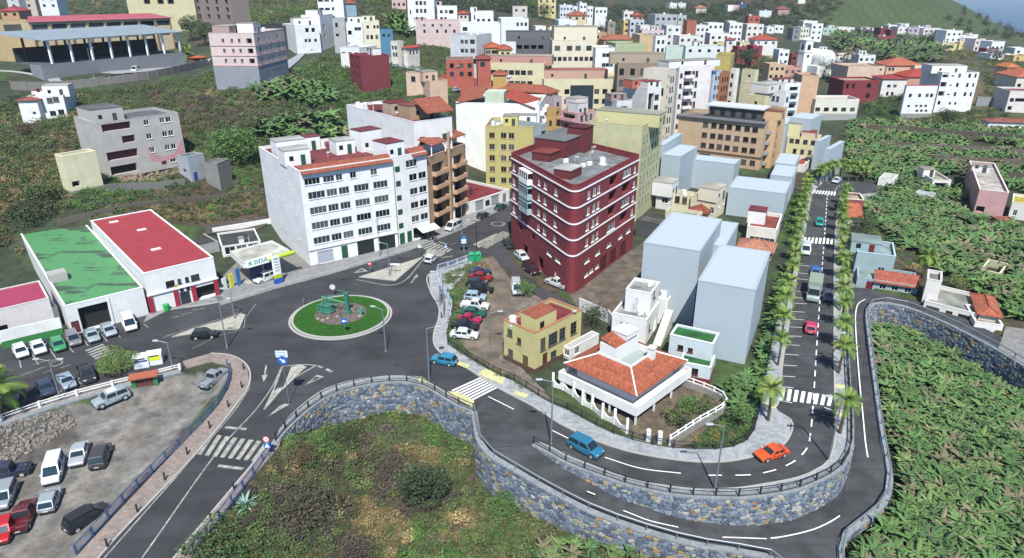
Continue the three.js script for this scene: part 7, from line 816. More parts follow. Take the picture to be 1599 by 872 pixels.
const canvasTex = (w, h, f) => { const c = document.createElement('canvas'); c.width = w; c.height = h; f(c.getContext('2d')); const t = new THREE.CanvasTexture(c); t.colorSpace = THREE.SRGBColorSpace; return SM({ map: t, roughness: .5, name: 'sign_face' }); };
function sign(label, u, v, h, plates, turn = 0, base = 0) { const o = thing('traffic_sign', label, 'sign', at(u, v, base), turn); part('pole', rod(V3(0, 0, 0), V3(0, h, 0), .045), M.steel, o); for (const [kind, y, s, face, w] of plates) { const g = kind === 'disc' ? new THREE.CylinderGeometry(s, s, .05, 24).rotateX(Math.PI / 2) : kind === 'tri' ? new THREE.CylinderGeometry(s, s, .05, 3).rotateX(Math.PI / 2) : new THREE.BoxGeometry(w ?? s, s, .05); const mm2 = kind === 'disc' || kind === 'tri' ? [M.steel, face, M.steel] : [M.steel, M.steel, M.steel, M.steel, face, M.steel]; if (kind === 'disc') { g.rotateZ(0); } const p = part('sign_plate', g, mm2, o); p.position.set(0, y, .07); } return o; }
const rot = (f) => (x) => { x.save(); x.translate(64, 64); x.rotate(-Math.PI / 2); x.translate(-64, -64); f(x); x.restore(); };
const blueArrow = (ang) => canvasTex(128, 128, (x) => { x.fillStyle = '#1f57a8'; x.fillRect(0, 0, 128, 128); x.translate(64, 64); x.rotate(ang - Math.PI / 2); x.fillStyle = '#eee'; x.fillRect(-40, -9, 48, 18); x.beginPath(); x.moveTo(6, -30); x.lineTo(44, 0); x.lineTo(6, 30); x.fill(); });
sign('round blue arrow sign on the roundabout lawn', 540, 522, 2.5, [['disc', 2.3, .52, blueArrow(Math.PI)]], 0, .3);
sign('grey backed round sign behind the roundabout', 521, 462, 1.9, [['disc', 1.7, .5, plainM('#b9bcbe', .5)]]); sign('small dark sign at the left rim of the roundabout', 475, 478, 1.4, [['box', 1.1, .5, plainM('#55595c', .6), .4]]);
sign('blue round sign with white direction boards on tall pole by the splitter island', 452, 632, 8.2, [['disc', 6.6, .62, blueArrow(.7)], ['box', 7.3, .42, canvasTex(256, 64, (x) => { x.fillStyle = '#cfe0ea'; x.fillRect(0, 0, 256, 64); x.fillStyle = '#2a5a9a'; for (let i = 0; i < 9; i++) x.fillRect(14 + i * 24, 20, 16, 24); }), 1.5], ['box', 7.8, .42, canvasTex(256, 64, (x) => { x.fillStyle = '#d6e2e8'; x.fillRect(0, 0, 256, 64); x.fillStyle = '#2a5a9a'; for (let i = 0; i < 8; i++) x.fillRect(20 + i * 26, 20, 18, 24); }), 1.5]]);
sign('red rimmed limit sign above blue crossing sign at the left road', 421, 716, 3, [['disc', 2.7, .4, canvasTex(128, 128, (x) => { x.translate(64, 64); x.rotate(-Math.PI / 2); x.translate(-64, -64); x.fillStyle = '#c02a2c'; x.fillRect(0, 0, 128, 128); x.fillStyle = '#eee'; x.beginPath(); x.arc(64, 64, 46, 0, 7); x.fill(); x.fillStyle = '#222'; x.font = 'bold 62px sans-serif'; x.fillText('30', 28, 86); })], ['box', 1.85, .72, canvasTex(128, 128, (x) => { x.fillStyle = '#1f5fae'; x.fillRect(0, 0, 128, 128); x.fillStyle = '#eee'; x.beginPath(); x.moveTo(64, 14); x.lineTo(116, 112); x.lineTo(12, 112); x.fill(); x.fillStyle = '#222'; x.beginPath(); x.arc(66, 50, 7, 0, 7); x.fill(); x.fillRect(60, 58, 10, 26); x.fillRect(50, 84, 9, 18); x.fillRect(70, 84, 9, 18); })]]);
const noEntry = canvasTex(128, 128, (x) => { x.translate(64, 64); x.rotate(-Math.PI / 2); x.translate(-64, -64); x.fillStyle = '#b5282c'; x.fillRect(0, 0, 128, 128); x.fillStyle = '#eee'; x.fillRect(26, 52, 76, 24); });
sign('red no entry sign on the traffic island corner', 579, 428, 2.4, [['disc', 2.1, .4, noEntry]]); sign('white two way direction board on the traffic island', 618, 428, 2.2, [['box', 2, .36, M.white, 1.8]]);
const blueSq = canvasTex(64, 64, (x) => { x.fillStyle = '#2a5fae'; x.fillRect(0, 0, 64, 64); x.fillStyle = '#eee'; x.beginPath(); x.moveTo(32, 8); x.lineTo(58, 56); x.lineTo(6, 56); x.fill(); });
sign('small white crossing sign at island tip', 656, 400, 2.3, [['disc', 2.1, .34, plainM('#c9ccce', .5)]]); sign('blue crossing sign standing in front of zebra crossing', 697, 399, 2.4, [['box', 2, .6, blueSq]]);
{ const o = thing('information_panel', 'blue information panel with white text blocks on a post', 'information panel', at(725, 394), .2); part('post', vbox(.2, 2, .2), M.steel, o); part('panel', new RoundedBoxGeometry(1.6, 2, .22, 2, .06).translate(0, 2.7, 0), plainM('#1f3f5c', .5), o); part('poster', bx(1.3, 1.7, .02, 0, 2.68, .13), canvasTex(128, 160, (x) => { x.fillStyle = '#1d4a70'; x.fillRect(0, 0, 128, 160); x.fillStyle = '#cfd8de'; x.fillRect(14, 62, 100, 40); x.fillRect(14, 112, 100, 34); x.fillStyle = '#7fa0b8'; for (let i = 0; i < 4; i++) x.fillRect(18, 14 + i * 11, 90, 5); }), o); }
{ const spots = [[357, 636], [328, 669], [293, 710], [258, 750], [215, 800], [168, 854], [381, 577], [378, 606], [366, 765], [330, 814], [290, 868], [690, 468], [690, 497]], loc = ['first from the crossing upward on the left pavement', 'beside the crossing on the left pavement', 'just below the crossing on the left pavement', 'third below the crossing on the left pavement', 'second lowest on the left pavement', 'lowest on the left pavement', 'at the top bend of the left pavement', 'below the top bend of the left pavement', 'topmost on the scrub side pavement', 'middle one on the scrub side pavement', 'lowest on the scrub side pavement', 'upper one on the pavement right of the roundabout', 'lower one on the pavement right of the roundabout'];
const b0 = thing('bollard', 'black cast bollard ' + loc[0], 'bollard', at(...spots[0], PV), 0, 'black bollards along the pavements'); part('bollard_post', new THREE.CylinderGeometry(.09, .12, .85, 10).translate(0, .42, 0), M.railDark, b0); part('bollard_cap', new THREE.SphereGeometry(.13, 10, 8).translate(0, .9, 0), M.railDark, b0); spots.slice(1).forEach((s, i) => { const c = b0.clone(); c.name = numbered('bollard'); c.position.copy(at(...s, PV)); c.userData = { ...b0.userData, label: 'black cast bollard ' + loc[i + 1] }; scene.add(c); }); }
for (const [i, [u, v, top, st]] of [[223, 573, '#d2d4d0', '#2a3c7a'], [244, 568, '#c9cf5a', '#c2c83a']].entries()) { const o = thing('recycling_bin', ['white paper recycling bin with dark blue lettering band', 'white recycling bin with yellow front panel'][i], 'recycling bin', at(u, v), .38); part('bin_body', new RoundedBoxGeometry(2, 1.6, 1.5, 2, .1).translate(0, .85, 0), plainM('#c8d0d4', .6), o); part('bin_lid', new RoundedBoxGeometry(2.05, .35, 1.55, 2, .12).translate(0, 1.75, 0), plainM('#d8dad8', .6), o); part('bin_band', bx(1.7, i ? .7 : .25, .03, 0, 1.25, .76), plainM(st, .5), o); part('bin_slot', bx(1.2, .2, .04, 0, 1.62, .77), M.dark, o); }
{ const o = thing('recycling_bank', 'green double recycling bank at the street corner', 'recycling bin', at(742, 408), .2), g = plainM('#1f8a5c', .5); for (const x of [-.65, .65]) { part('bin_body', new RoundedBoxGeometry(1.25, 1.7, 1.2, 2, .15).translate(x, .9, 0), g, o); part('bin_lid', new THREE.SphereGeometry(.62, 14, 6, 0, 6.3, 0, 1.57).scale(1, .55, .95).translate(x, 1.72, 0), g, o); part('bin_slot', bx(.6, .16, .05, x, 1.5, .61), M.dark, o); } }
{ const o = thing('gate_shelter', 'small gate shelter with orange roof and green posts below the balustrade', 'shelter', at(230, 612, -1.1), .36); for (const x of [-1.35, 1.35]) part('post', vbox(.5, 2.5, .6, x, 0, 0), plainM('#2c6a40', .7), o); part('roof', bx(3.6, .25, 1.6, 0, 2.6, 0), plainM('#9a5640', .8), o); part('door', bx(2.2, 2.4, .12, 0, 1.2, .1), plainM('#5a3028', .7), o); for (let i = 0; i < 4; i++) part('slat', bx(.06, 2.3, .05, -.8 + i * .53, 1.2, .19), plainM('#43241e', .7), o); }
{ // tables outside the cafe, satellite bits
[[657, 372], [664, 374], [671, 371], [676, 375]].forEach(([u, v], i) => { const o = thing('cafe_table', ['dark cafe table set under the pale awning', 'second dark cafe table right of the awning', 'cafe table set beside the brown flats door', 'dark planter table at pavement edge by the cafe'][i], 'table', at(u, v, PV)); part('table_top', new THREE.CylinderGeometry(.45, .45, .05, 14).translate(0, .74, 0), plainM('#3a3532', .6), o); part('leg', rod(V3(0, 0, 0), V3(0, .74, 0), .05), M.railDark, o); for (const a of [0, 2.1, 4.2]) { part('chair', merge([bx(.42, .05, .42, 0, .45, 0), bx(.42, .45, .05, 0, .7, -.2), ...[[-.18, -.18], [.18, -.18], [-.18, .18], [.18, .18]].map(([x, z]) => vbox(.04, .45, .04, x, 0, z))]).translate(0, 0, -.75).rotateY(a), plainM('#2b2726', .7), o); } });
}
{ // rubble in the yard of the hillside flats, loose rocks in the dirt lot
reseed(41); const rk = (label, s, n, r0, r1, hex) => { const P = gpoly(s), b = bbox(P), im = new THREE.InstancedMesh(stoneGeos[2], SM({ name: 'rubble', color: hex, roughness: 1, map: rep(T.rock, 1) }), n), mm = new THREE.Matrix4(), q = new THREE.Quaternion(); for (let i = 0; i < n;) { const x = rr(b[0], b[2]), z = rr(b[1], b[3]); if (!inPoly(x, z, P)) continue; q.setFromEuler(new THREE.Euler(rr(0, 6), rr(0, 6), rr(0, 6))); const k = rr(r0, r1); mm.compose(V3(x, H(x, z) + k * .2, z), q, V3(k, k * rr(.6, 1), k * rr(.7, 1.2))); im.setMatrixAt(i, mm); im.setColorAt(i, new THREE.Color().setScalar(rr(.7, 1.2))); i++; } im.name = 'rubble'; tag(im, label, 'rubble'); im.userData.kind = 'stuff'; };
rk('heap of pale broken rubble in the yard of the hillside flats', '188,268 235,272 290,262 288,277 240,284 188,284', 260, .4, 1.3, 0x9d8a76); rk('scattered grey rocks and rubble at the left of the dirt lot', '-20,672 60,650 108,640 118,665 60,700 0,730 -30,730', 700, .12, .5, 0x9a928a); rk('loose dark stones along the foot of the slope behind the forecourt', '330,350 400,338 415,345 340,362', 120, .2, .7, 0x6a625c);
}
// ---------------------------------------------------------------- plants
const leafM = (hex, name) => SM({ name, color: hex, roughness: .85 });
const bananaGeo = (seed) => { reseed(seed); const pos = []; for (let i = 0; i < 9; i++) { const a = i * 2.4 + rr(-.3, .3), up = rr(.35, 1.15), L = rr(1.5, 2.3), W = rr(.24, .36), pt = (t) => { const r = .12 + L * t * Math.cos(up * (1 - .5 * t)), y = 1.1 + L * (Math.sin(up) * t - .75 * t * t * Math.cos(up) * .9); return [r, y]; }; const ca = Math.cos(a), sa = Math.sin(a), P = (t, s) => { const [r, y] = pt(t), w = W * Math.sin(Math.PI * Math.min(.97, .12 + t * .85)) * s; return [r * ca - w * sa, y - Math.abs(w) * .35 * (1 + t), r * sa + w * ca]; }; for (let k = 0; k < 4; k++) { const t0 = k / 4, t1 = (k + 1) / 4; for (const s of [-1, 1]) pos.push(...P(t0, 0), ...P(t1, 0), ...P(t1, s), ...P(t0, 0), ...P(t1, s), ...P(t0, s)); } } const stem = clean(new THREE.CylinderGeometry(.09, .16, 1.3, 6, 1, true).translate(0, .6, 0)); const g = tri(pos); return mergeGeometries([g, stem]); };
const shrubGeo = (seed, n, leaf, flat = .75) => { reseed(seed); const pos = []; for (let i = 0; i < n; i++) { const th = rr(0, 6.283), c = rr(-.25, 1), r = Math.cbrt(rr(.18, 1)) * (.8 + .35 * Math.sin(th * 3 + c * 4)), s = Math.sqrt(1 - c * c), p = V3(Math.cos(th) * s * r, (c * r + .2) * flat, Math.sin(th) * s * r), d = V3(rr(-1, 1), rr(-.3, 1), rr(-1, 1)).normalize(), e = V3(rr(-1, 1), rr(-1, 1), rr(-1, 1)).cross(d).normalize(), k = leaf * rr(.6, 1.3), a = p.clone().addScaledVector(d, k), b = p.clone().addScaledVector(e, k * .45), q = p.clone().addScaledVector(e, -k * .45); pos.push(p.x - d.x * k, p.y - d.y * k, p.z - d.z * k, b.x, b.y, b.z, a.x, a.y, a.z, p.x - d.x * k, p.y - d.y * k, p.z - d.z * k, a.x, a.y, a.z, q.x, q.y, q.z); } return tri(pos); };
const tuftGeo = (() => { reseed(3); const pos = []; for (let i = 0; i < 22; i++) { const a = rr(0, 6.3), r = rr(0, .3), x = Math.cos(a) * r, z = Math.sin(a) * r, h = rr(.35, .8), l = rr(.1, .4), w = .03; pos.push(x - w, 0, z, x + w, 0, z, x + Math.cos(a) * l, h, z + Math.sin(a) * l, x, 0, z - w, x, 0, z + w, x + Math.cos(a + 1) * l, h * .9, z + Math.sin(a + 1) * l); } return tri(pos); })();
const GEO = { banana: [bananaGeo(11), bananaGeo(12)], shrub: [shrubGeo(21, 150, .17), shrubGeo(22, 170, .13)], big: [shrubGeo(23, 260, .11, .9)], tuft: [tuftGeo] };
const keepOff = [lowRoad, ...[`690,560 777,612 883,674 1022,718 1161,722 1236,684 1236,640 1260,400 1290,270 1375,285 1372,310 1326,330 1332,690 1283,758 1172,786 1022,776 832,702 738,650`, '-100,660 285,586 392,560 392,600 155,880 60,950 -100,950'].map((s) => poly(s))].map((P) => ({ P, b: bbox(P) }));
function free(x, z, m) { for (const k of feet) if (x > k.b[0] - m && x < k.b[2] + m && z > k.b[1] - m && z < k.b[3] + m && (inPoly(x, z, k.P) || distPoly(x, z, k.P) < m)) return false; for (const k of noPlant) if (x > k.b[0] && x < k.b[2] && z > k.b[1] && z < k.b[3] && inPoly(x, z, k.P)) return false; for (const k of keepOff) if (x > k.b[0] && x < k.b[2] && z > k.b[1] && z < k.b[3] && inPoly(x, z, k.P)) return false; return true; }
const WHITE = SM({ name: 'leaves', color: 0xffffff, roughness: .85 });
function scatter(name, label, cat, s, spacing, geo, [s0, s1], cols, { m = .8, wob = .5, patch, tall = 1, sink = .05, max = 9000 } = {}) {
const P = typeof s === 'string' ? gpoly(s) : s, b = bbox(P), list = [];
for (let z = b[1]; z < b[3]; z += spacing) for (let x = b[0]; x < b[2]; x += spacing) { const px = x + rr(-wob, wob) * spacing, pz = z + rr(-wob, wob) * spacing; if (!inPoly(px, pz, P) || (patch && !patch(px, pz)) || !free(px, pz, m)) continue; list.push([px, pz]); }
const n = Math.min(list.length, max), im = new THREE.InstancedMesh(geo, WHITE, n), mm = new THREE.Matrix4(), q = new THREE.Quaternion(), c = new THREE.Color();
for (let i = 0; i < n; i++) { const [x, z] = list[i], k = rr(s0, s1); q.setFromEuler(new THREE.Euler(rr(-.12, .12), rr(0, 6.283), rr(-.12, .12))); mm.compose(V3(x, H(x, z) - sink * k, z), q, V3(k * rr(.85, 1.15), k * tall * rr(.8, 1.2), k * rr(.85, 1.15))); im.setMatrixAt(i, mm); const col = typeof cols === 'function' ? cols(x, z) : pick(cols), br = rr(.75, 1.25); c.setRGB(col[0] * br, col[1] * br, col[2] * br); im.setColorAt(i, c); }
im.name = name; tag(im, label, cat); im.userData.kind = 'stuff'; im.castShadow = im.receiveShadow = true; return im;
}
const K = { ban: [[.07, .14, .036], [.058, .118, .034], [.09, .165, .044], [.045, .092, .028], [.115, .175, .055], [.15, .135, .075], [.055, .125, .038]], scrub: [[.085, .125, .038], [.07, .105, .034], [.115, .14, .05], [.095, .095, .045], [.06, .095, .032]], grn: [[.075, .15, .036], [.095, .175, .042], [.062, .125, .034]], dry: [[.28, .22, .1], [.22, .18, .085], [.2, .15, .07], [.16, .15, .06]], brn: [[.085, .07, .055], [.07, .06, .05], [.1, .075, .055]], dark: [[.035, .055, .022], [.042, .062, .026], [.05, .066, .03]], far: [[.05, .068, .034], [.06, .076, .038], [.045, .06, .032], [.075, .08, .045]] };
reseed(101);
const nz = (x, z, f, s) => fbm(x * f, z * f, 3, 0, s), mixK = (a, b, t) => (rnd() < t ? pick(a) : pick(b));
scatter('banana_plants', 'broad field of banana plants at lower right below the side road', 'banana plants', pitB.length ? [...offsetLine(outRC, 1.4).slice(1), ...poly('1850,660 1850,1000 1323,1000')] : '', 0.9, GEO.banana[0], [.42, .8], K.ban, { patch: (x, z) => nz(x, z, .09, 201) > .28, max: 11000 });
scatter('banana_plants', 'sparser second planting among the lower right banana field', 'banana plants', [...offsetLine(outRC, 1.4).slice(1), ...poly('1850,660 1850,1000 1323,1000')], 1.5, GEO.banana[1], [.5, .95], K.ban, { patch: (x, z) => nz(x, z, .09, 201) > .3, max: 5000 });
scatter('banana_plants', 'banana field between the palm avenue and the pink house', 'banana plants', '1334,300 1345,290 1372,295 1420,300 1500,330 1560,356 1640,360 1700,470 1570,480 1520,450 1450,425 1440,400 1400,385 1380,360 1352,352', 1.4, GEO.banana[0], [.6, 1.1], K.ban, { patch: (x, z) => nz(x, z, .05, 202) > .3 });
scatter('banana_plants', 'banana field around the white cube and flat roofed houses', 'banana plants', '1330,190 1420,195 1640,205 1700,340 1600,350 1500,328 1420,298 1335,275 1322,230', 1.7, GEO.banana[1], [.7, 1.25], K.ban, { patch: (x, z) => nz(x, z, .04, 203) > .3 });
scatter('banana_plants', 'banana plants on the flat below the church tower', 'banana plants', '1300,54 1400,58 1480,70 1470,100 1395,98 1340,88 1300,76', 4.2, GEO.banana[0], [1.6, 2.6], K.far.concat(K.grn), { m: 2 });
scatter('banana_plants', 'dark banana plants beside the pale block nearest the road', 'banana plants', '1122,612 1180,585 1207,480 1236,395 1238,392 1220,460 1204,530 1190,600 1180,650 1140,645', 1.1, GEO.banana[0], [.5, .95], K.ban.slice(0, 4), { m: .5 });
scatter('banana_plants', 'bananas on the left hillside terrace below the pink block', 'banana plants', '395,140 440,132 500,140 530,150 500,172 405,160', 2.6, GEO.banana[1], [1, 1.7], K.ban); scatter('banana_plants', 'bananas on the slope right behind the white apartment block', 'banana plants', '400,195 460,188 545,196 545,240 400,225', 2.4, GEO.banana[0], [1, 1.7], K.ban);
scatter('banana_plants', 'bananas on the slope left of the grey white block', 'banana plants', '600,30 690,35 700,60 620,60', 4, GEO.banana[0], [1.6, 2.6], K.grn, { m: 2 }); scatter('banana_plants', 'low green crop right of the long white house', 'banana plants', '1500,440 1560,440 1640,470 1640,520 1580,500', 1.5, GEO.banana[1], [.6, 1], K.grn);
scatter('scrub', 'wild shrubs on the far left slope above the pink hall', 'shrubs', '-140,480 -10,440 60,385 115,335 95,235 -140,225', 1.8, GEO.shrub[1], [.6, 1.7], (x, z) => mixK(K.scrub, K.dry, .7));
const pa = pitA; const yel = poly('560,720 600,745 632,760 636,800 600,815 560,790 540,760'), yel2 = poly('625,648 690,660 672,692 640,690 600,680'), drk = [poly('500,790 555,770 575,830 540,870 500,850'), poly('585,690 630,690 640,760 600,770 580,740'), poly('430,745 510,735 520,800 450,820 415,790')], pale = poly('690,745 725,745 720,790 690,800');
const hollow = (x, z) => { if (inPoly(x, z, yel) || inPoly(x, z, yel2)) return mixK(K.dry, K.scrub, .8); if (inPoly(x, z, pale)) return mixK(K.dry, K.brn, .7); if (drk.some((d) => inPoly(x, z, d))) return mixK(K.brn, K.scrub, .75); const n = nz(x, z, .16, 211); return n < .4 ? mixK(K.brn, K.scrub, .45) : n > .56 ? mixK(K.grn, K.scrub, .7) : mixK(K.dry, K.scrub, .12); };
scatter('scrub', 'mixed wild shrubs filling the hollow under the curved wall', 'shrubs', pa, 1.05, GEO.shrub[0], [.45, 1.15], hollow, { m: .4, patch: (x, z) => distPoly(x, z, pa) > .5 });
scatter('scrub', 'fine low growth between the shrubs of the hollow', 'shrubs', pa, .7, GEO.shrub[1], [.22, .55], hollow, { m: .4 }); scatter('dry_grass', 'straw coloured dry grass tufts in the hollow', 'grass', pa, .55, GEO.tuft[0], [.5, 1.2], (x, z) => (inPoly(x, z, yel) || inPoly(x, z, yel2) || inPoly(x, z, pale) ? pick(K.dry) : mixK(K.dry, K.scrub, .3)), { m: .3, patch: (x, z) => inPoly(x, z, yel) || inPoly(x, z, yel2) || inPoly(x, z, pale) || nz(x, z, .2, 212) > .52 });
const hillCol = (x, z) => { const n = nz(x, z, .045, 221), b = nz(x, z, .12, 222); return b > .6 ? mixK(K.dry, K.scrub, .3) : n < .4 ? mixK(K.brn, K.scrub, .3) : n > .55 ? mixK(K.grn, K.scrub, .65) : pick(K.scrub); };
scatter('scrub', 'shrubs and weeds on the slope behind the workshops', 'shrubs', '-80,480 30,400 130,378 250,352 330,345 420,330 420,225 290,230 140,300 90,250 -80,230', 1.9, GEO.shrub[0], [.6, 1.5], hillCol); scatter('dry_grass', 'dry brown grass on the slope behind the workshops', 'grass', '-80,430 90,392 420,330 420,285 330,290 140,320 -80,330', 1.1, GEO.tuft[0], [.8, 1.6], (x, z) => mixK(K.dry, K.brn, .45), { max: 12000 });
scatter('scrub', 'green shrubs of the hillside around the grey concrete flats', 'shrubs', '-100,235 90,240 150,290 290,230 420,225 420,140 330,115 200,140 100,145 -100,150', 2.1, GEO.shrub[1], [.8, 2], hillCol, { max: 8000 }); scatter('scrub', 'green shrubs on the slope above the white apartment block', 'shrubs', '420,140 420,225 545,245 700,200 715,150 640,120 600,90 500,90 470,110', 2.1, GEO.shrub[0], [.8, 1.9], (x, z) => mixK(K.grn, K.scrub, nz(x, z, .05, 224) > .48 ? .75 : .25));
scatter('scrub', 'shrubs on the open slope between the white houses', 'shrubs', '560,95 620,30 720,62 700,110 640,112', 2.8, GEO.shrub[1], [.9, 2], K.grn.concat(K.scrub)); scatter('scrub', 'bushes behind the school and classroom block at upper left', 'shrubs', '-100,60 90,20 200,25 300,40 430,60 560,75 620,28 640,-25 300,-25 -100,-20', 4.6, GEO.big[0], [1.4, 3.4], hillCol, { m: 1.5, max: 11000 });
scatter('wood', 'dark trees and bushes on the slope behind the upper town', 'wood', '640,-25 620,28 700,70 830,60 960,55 1060,60 1180,45 1290,42 1330,-25', 7, GEO.big[0], [2, 5], K.far.concat(K.dark), { m: 2, patch: (x, z) => nz(x, z, .012, 231) > .4, max: 7000 });
scatter('scrub', 'low bushes dotted over the green volcanic cone', 'shrubs', '1180,45 1250,-28 1500,-28 1620,62 1560,72 1400,42 1290,42', 7, GEO.shrub[0], [.8, 2.6], K.far.concat(K.dark), { patch: (x, z) => nz(x, z, .02, 232) > .5, max: 5000 }); scatter('wood', 'dark pines scattered along the ridge of the volcanic cone', 'wood', '1470,20 1500,10 1540,28 1600,54 1640,70 1560,60 1480,38', 14, GEO.big[0], [2.4, 4.4], K.dark, { tall: 1.5, patch: (x, z) => nz(x, z, .05, 233) > .47 });
scatter('scrub', 'dry shrubs on the terraces under the yellow houses', 'shrubs', '1380,84 1480,76 1600,88 1600,160 1540,170 1540,115 1400,108', 3.6, GEO.shrub[1], [.9, 2], (x, z) => mixK(K.dry, K.scrub, .25), { m: 1 }); scatter('scrub', 'bushes and weeds right of the carmine house', 'shrubs', '1345,150 1420,140 1415,190 1345,190', 2.6, GEO.big[0], [1, 2.2], K.grn.concat(K.dark)); scatter('scrub', 'olive weeds and shrubs below the white tower block', 'shrubs', '1420,190 1470,178 1560,170 1600,190 1540,205 1450,205', 2.4, GEO.shrub[0], [.7, 1.6], (x, z) => mixK(K.dry, K.scrub, .35));
scatter('wood', 'garden trees between the houses of the upper town', 'wood', '820,60 960,40 1000,60 1200,75 1300,100 1390,130 1300,150 1150,110 960,90', 9, GEO.big[0], [1.6, 3.4], K.dark.concat(K.grn), { m: 1.2, patch: (x, z) => nz(x, z, .03, 234) > .5 });
scatter('scrub', 'hedge of green shrubs between curved pavement and parked cars', 'shrubs', '694,432 735,414 745,424 722,470 716,520 706,540 700,520 708,494 706,478', 1.0, GEO.shrub[0], [.5, 1.1], K.grn.concat(K.scrub), { m: .2 }); scatter('dry_grass', 'dry grass beside the green recycling bank', 'grass', '725,418 755,408 765,420 748,436 728,430', .5, GEO.tuft[0], [.5, 1.1], K.dry, { m: .1 });
scatter('scrub', 'weeds along the railing below the dirt car park', 'shrubs', '706,538 730,552 800,590 850,622 838,624 790,598 720,558', .9, GEO.shrub[1], [.3, .7], K.scrub, { m: .2 });
scatter('scrub', 'bright green plants inside the bend railing right of the villa wall', 'shrubs', '1070,697 1110,672 1138,655 1172,655 1172,676 1156,692 1120,699', .8, GEO.shrub[0], [.35, .8], K.grn.concat([[.2, .16, .04]]), { m: .2 }); scatter('scrub', 'garden bushes in the front yard of the villa', 'shrubs', '868,592 905,585 925,612 905,618 880,604', .9, GEO.shrub[1], [.4, .9], K.scrub.concat(K.grn), { m: .3 });
scatter('scrub', 'green shrubs along the left edge of the palm avenue', 'shrubs', '1226,330 1244,300 1252,300 1236,372 1222,380', 1.6, GEO.shrub[0], [.6, 1.3], K.grn, { m: .4 }); scatter('scrub', 'wild growth between the blue houses and banana field', 'shrubs', '1336,375 1345,352 1385,365 1440,400 1445,460 1405,440 1400,395', 1.8, GEO.shrub[0], [.5, 1.2], (x, z) => mixK(K.grn, K.dry, .7)); scatter('scrub', 'weeds at the rim of the dirt lot along the blue railing', 'shrubs', '345,640 352,640 200,800 120,872 112,872 300,680', .8, GEO.shrub[1], [.15, .4], K.dry.concat(K.scrub), { m: .1, patch: (x, z) => nz(x, z, .3, 240) > .5 });
scatter('dry_grass', 'grass tufts on the far right edge beyond the banana field', 'grass', '1360,840 1420,880 1360,900 1330,880', .5, GEO.tuft[0], [.5, 1], K.dry.concat(K.grn));
function tree(label, u, v, h, r, { cat = 'tree', nm = 'tree', cols = K.grn, trunk = .35, n = 1500, leaf = .16, clumps = 9, sq = .8 } = {}) {
const g = G(u, v), o = thing(nm, label, cat, V3(g.x, g.y - .05, g.z)), cs = [], wood = [rod(V3(0, 0, 0), V3(0, h * trunk, 0), r * .09 + .05, r * .06 + .03, 8)], cy = h * trunk + (h - h * trunk) * .42;
for (let i = 0; i < clumps; i++) { const a = i * 2.4 + rr(-.4, .4), d = r * rr(.3, .68) * (i ? 1 : 0), c = V3(Math.cos(a) * d, cy + rr(-.32, .42) * (h - h * trunk) * (1 - d / r * .5), Math.sin(a) * d); cs.push([c, r * rr(.38, .58)]); wood.push(rod(V3(0, h * trunk * .92, 0), c, r * .04 + .02, .02, 5)); }
const pos = [], col = []; for (let i = 0; i < n; i++) { const [c, q] = pick(cs), th = rr(0, 6.283), cz = rr(-.8, 1), s = Math.sqrt(1 - cz * cz), k = q * Math.cbrt(rr(.25, 1)), p = V3(c.x + Math.cos(th) * s * k, Math.max(.12, c.y + cz * k * sq), c.z + Math.sin(th) * s * k), d = V3(rr(-1, 1), rr(-.4, 1), rr(-1, 1)).normalize(), e = V3(rr(-1, 1), rr(-1, 1), rr(-1, 1)).cross(d).normalize(), L = leaf * rr(.6, 1.4) * Math.max(.8, r / 3), cc = pick(cols), br = rr(.75, 1.25); const A = p.clone().addScaledVector(d, L), B = p.clone().addScaledVector(e, L * .5), C = p.clone().addScaledVector(e, -L * .5), D = p.clone().addScaledVector(d, -L); for (const w of [D, B, A, D, A, C]) { pos.push(w.x, w.y, w.z); col.push(cc[0] * br, cc[1] * br, cc[2] * br); } }
const cg = tri(pos); cg.setAttribute('color', new THREE.Float32BufferAttribute(col, 3)); part('trunk', merge(wood), plainM('#5a4a3a', .95), o); part('crown', cg, mat('crown', () => SM({ color: 0xffffff, vertexColors: true, roughness: .85 })), o); return o;
}
reseed(303);
const DK = { cols: K.dark }, SH = { cat: 'shrub', nm: 'shrub', trunk: .12, clumps: 8 };
tree('dense dark green tree standing alone in the scrub hollow', 662, 785, 6.2, 3, { cols: K.dark.concat([[.03, .065, .03]]), n: 6000, trunk: .05, leaf: .14, clumps: 14 }); tree('big bright green tree on the hillside behind the white apartment block', 372, 255, 9, 6.5, { cols: K.grn, n: 3200, trunk: .15, clumps: 14 });
tree('round light green bush beside the recycling bins', 187, 584, 3.8, 3.1, { ...SH, cols: [[.12, .19, .04], [.1, .16, .036], [.14, .2, .055]], n: 4200, leaf: .1 }); tree('grey green eucalyptus tree right of the school', 300, 64, 11, 6, { cols: K.dark.concat(K.scrub), n: 2600, trunk: .4 }); tree('second eucalyptus tree between school and pink block', 322, 72, 10, 5.5, { cols: K.dark.concat(K.scrub), n: 2400, trunk: .4 });
tree('bush left of the pale yellow windowless block', 72, 312, 4, 4, { ...SH, cols: K.scrub, n: 1600 }); tree('dark bush among weeds below the pale yellow block', 50, 340, 4, 4.4, { ...SH, cols: K.dark, n: 1500 }); tree('reddish brown shrub on the slope below the white villa', 42, 213, 4, 3, { ...SH, cols: [[.1, .05, .045], [.08, .045, .04]], n: 1000 });
tree('round garden shrub nearest the balustrade in the villa garden', 1052, 660, 2.2, 1.4, { ...SH, cols: K.scrub, n: 900 }); tree('round garden shrub in the middle of the villa garden', 1074, 642, 2.2, 1.6, { ...SH, cols: K.grn, n: 900 }); tree('wide garden shrub at the back corner of the villa garden', 1105, 645, 2.2, 2, { ...SH, cols: K.scrub, n: 1100 }); tree('small dark garden shrub in front of the villa shrubs', 1068, 668, 1.6, 1.1, { ...SH, cols: K.dark, n: 600 });
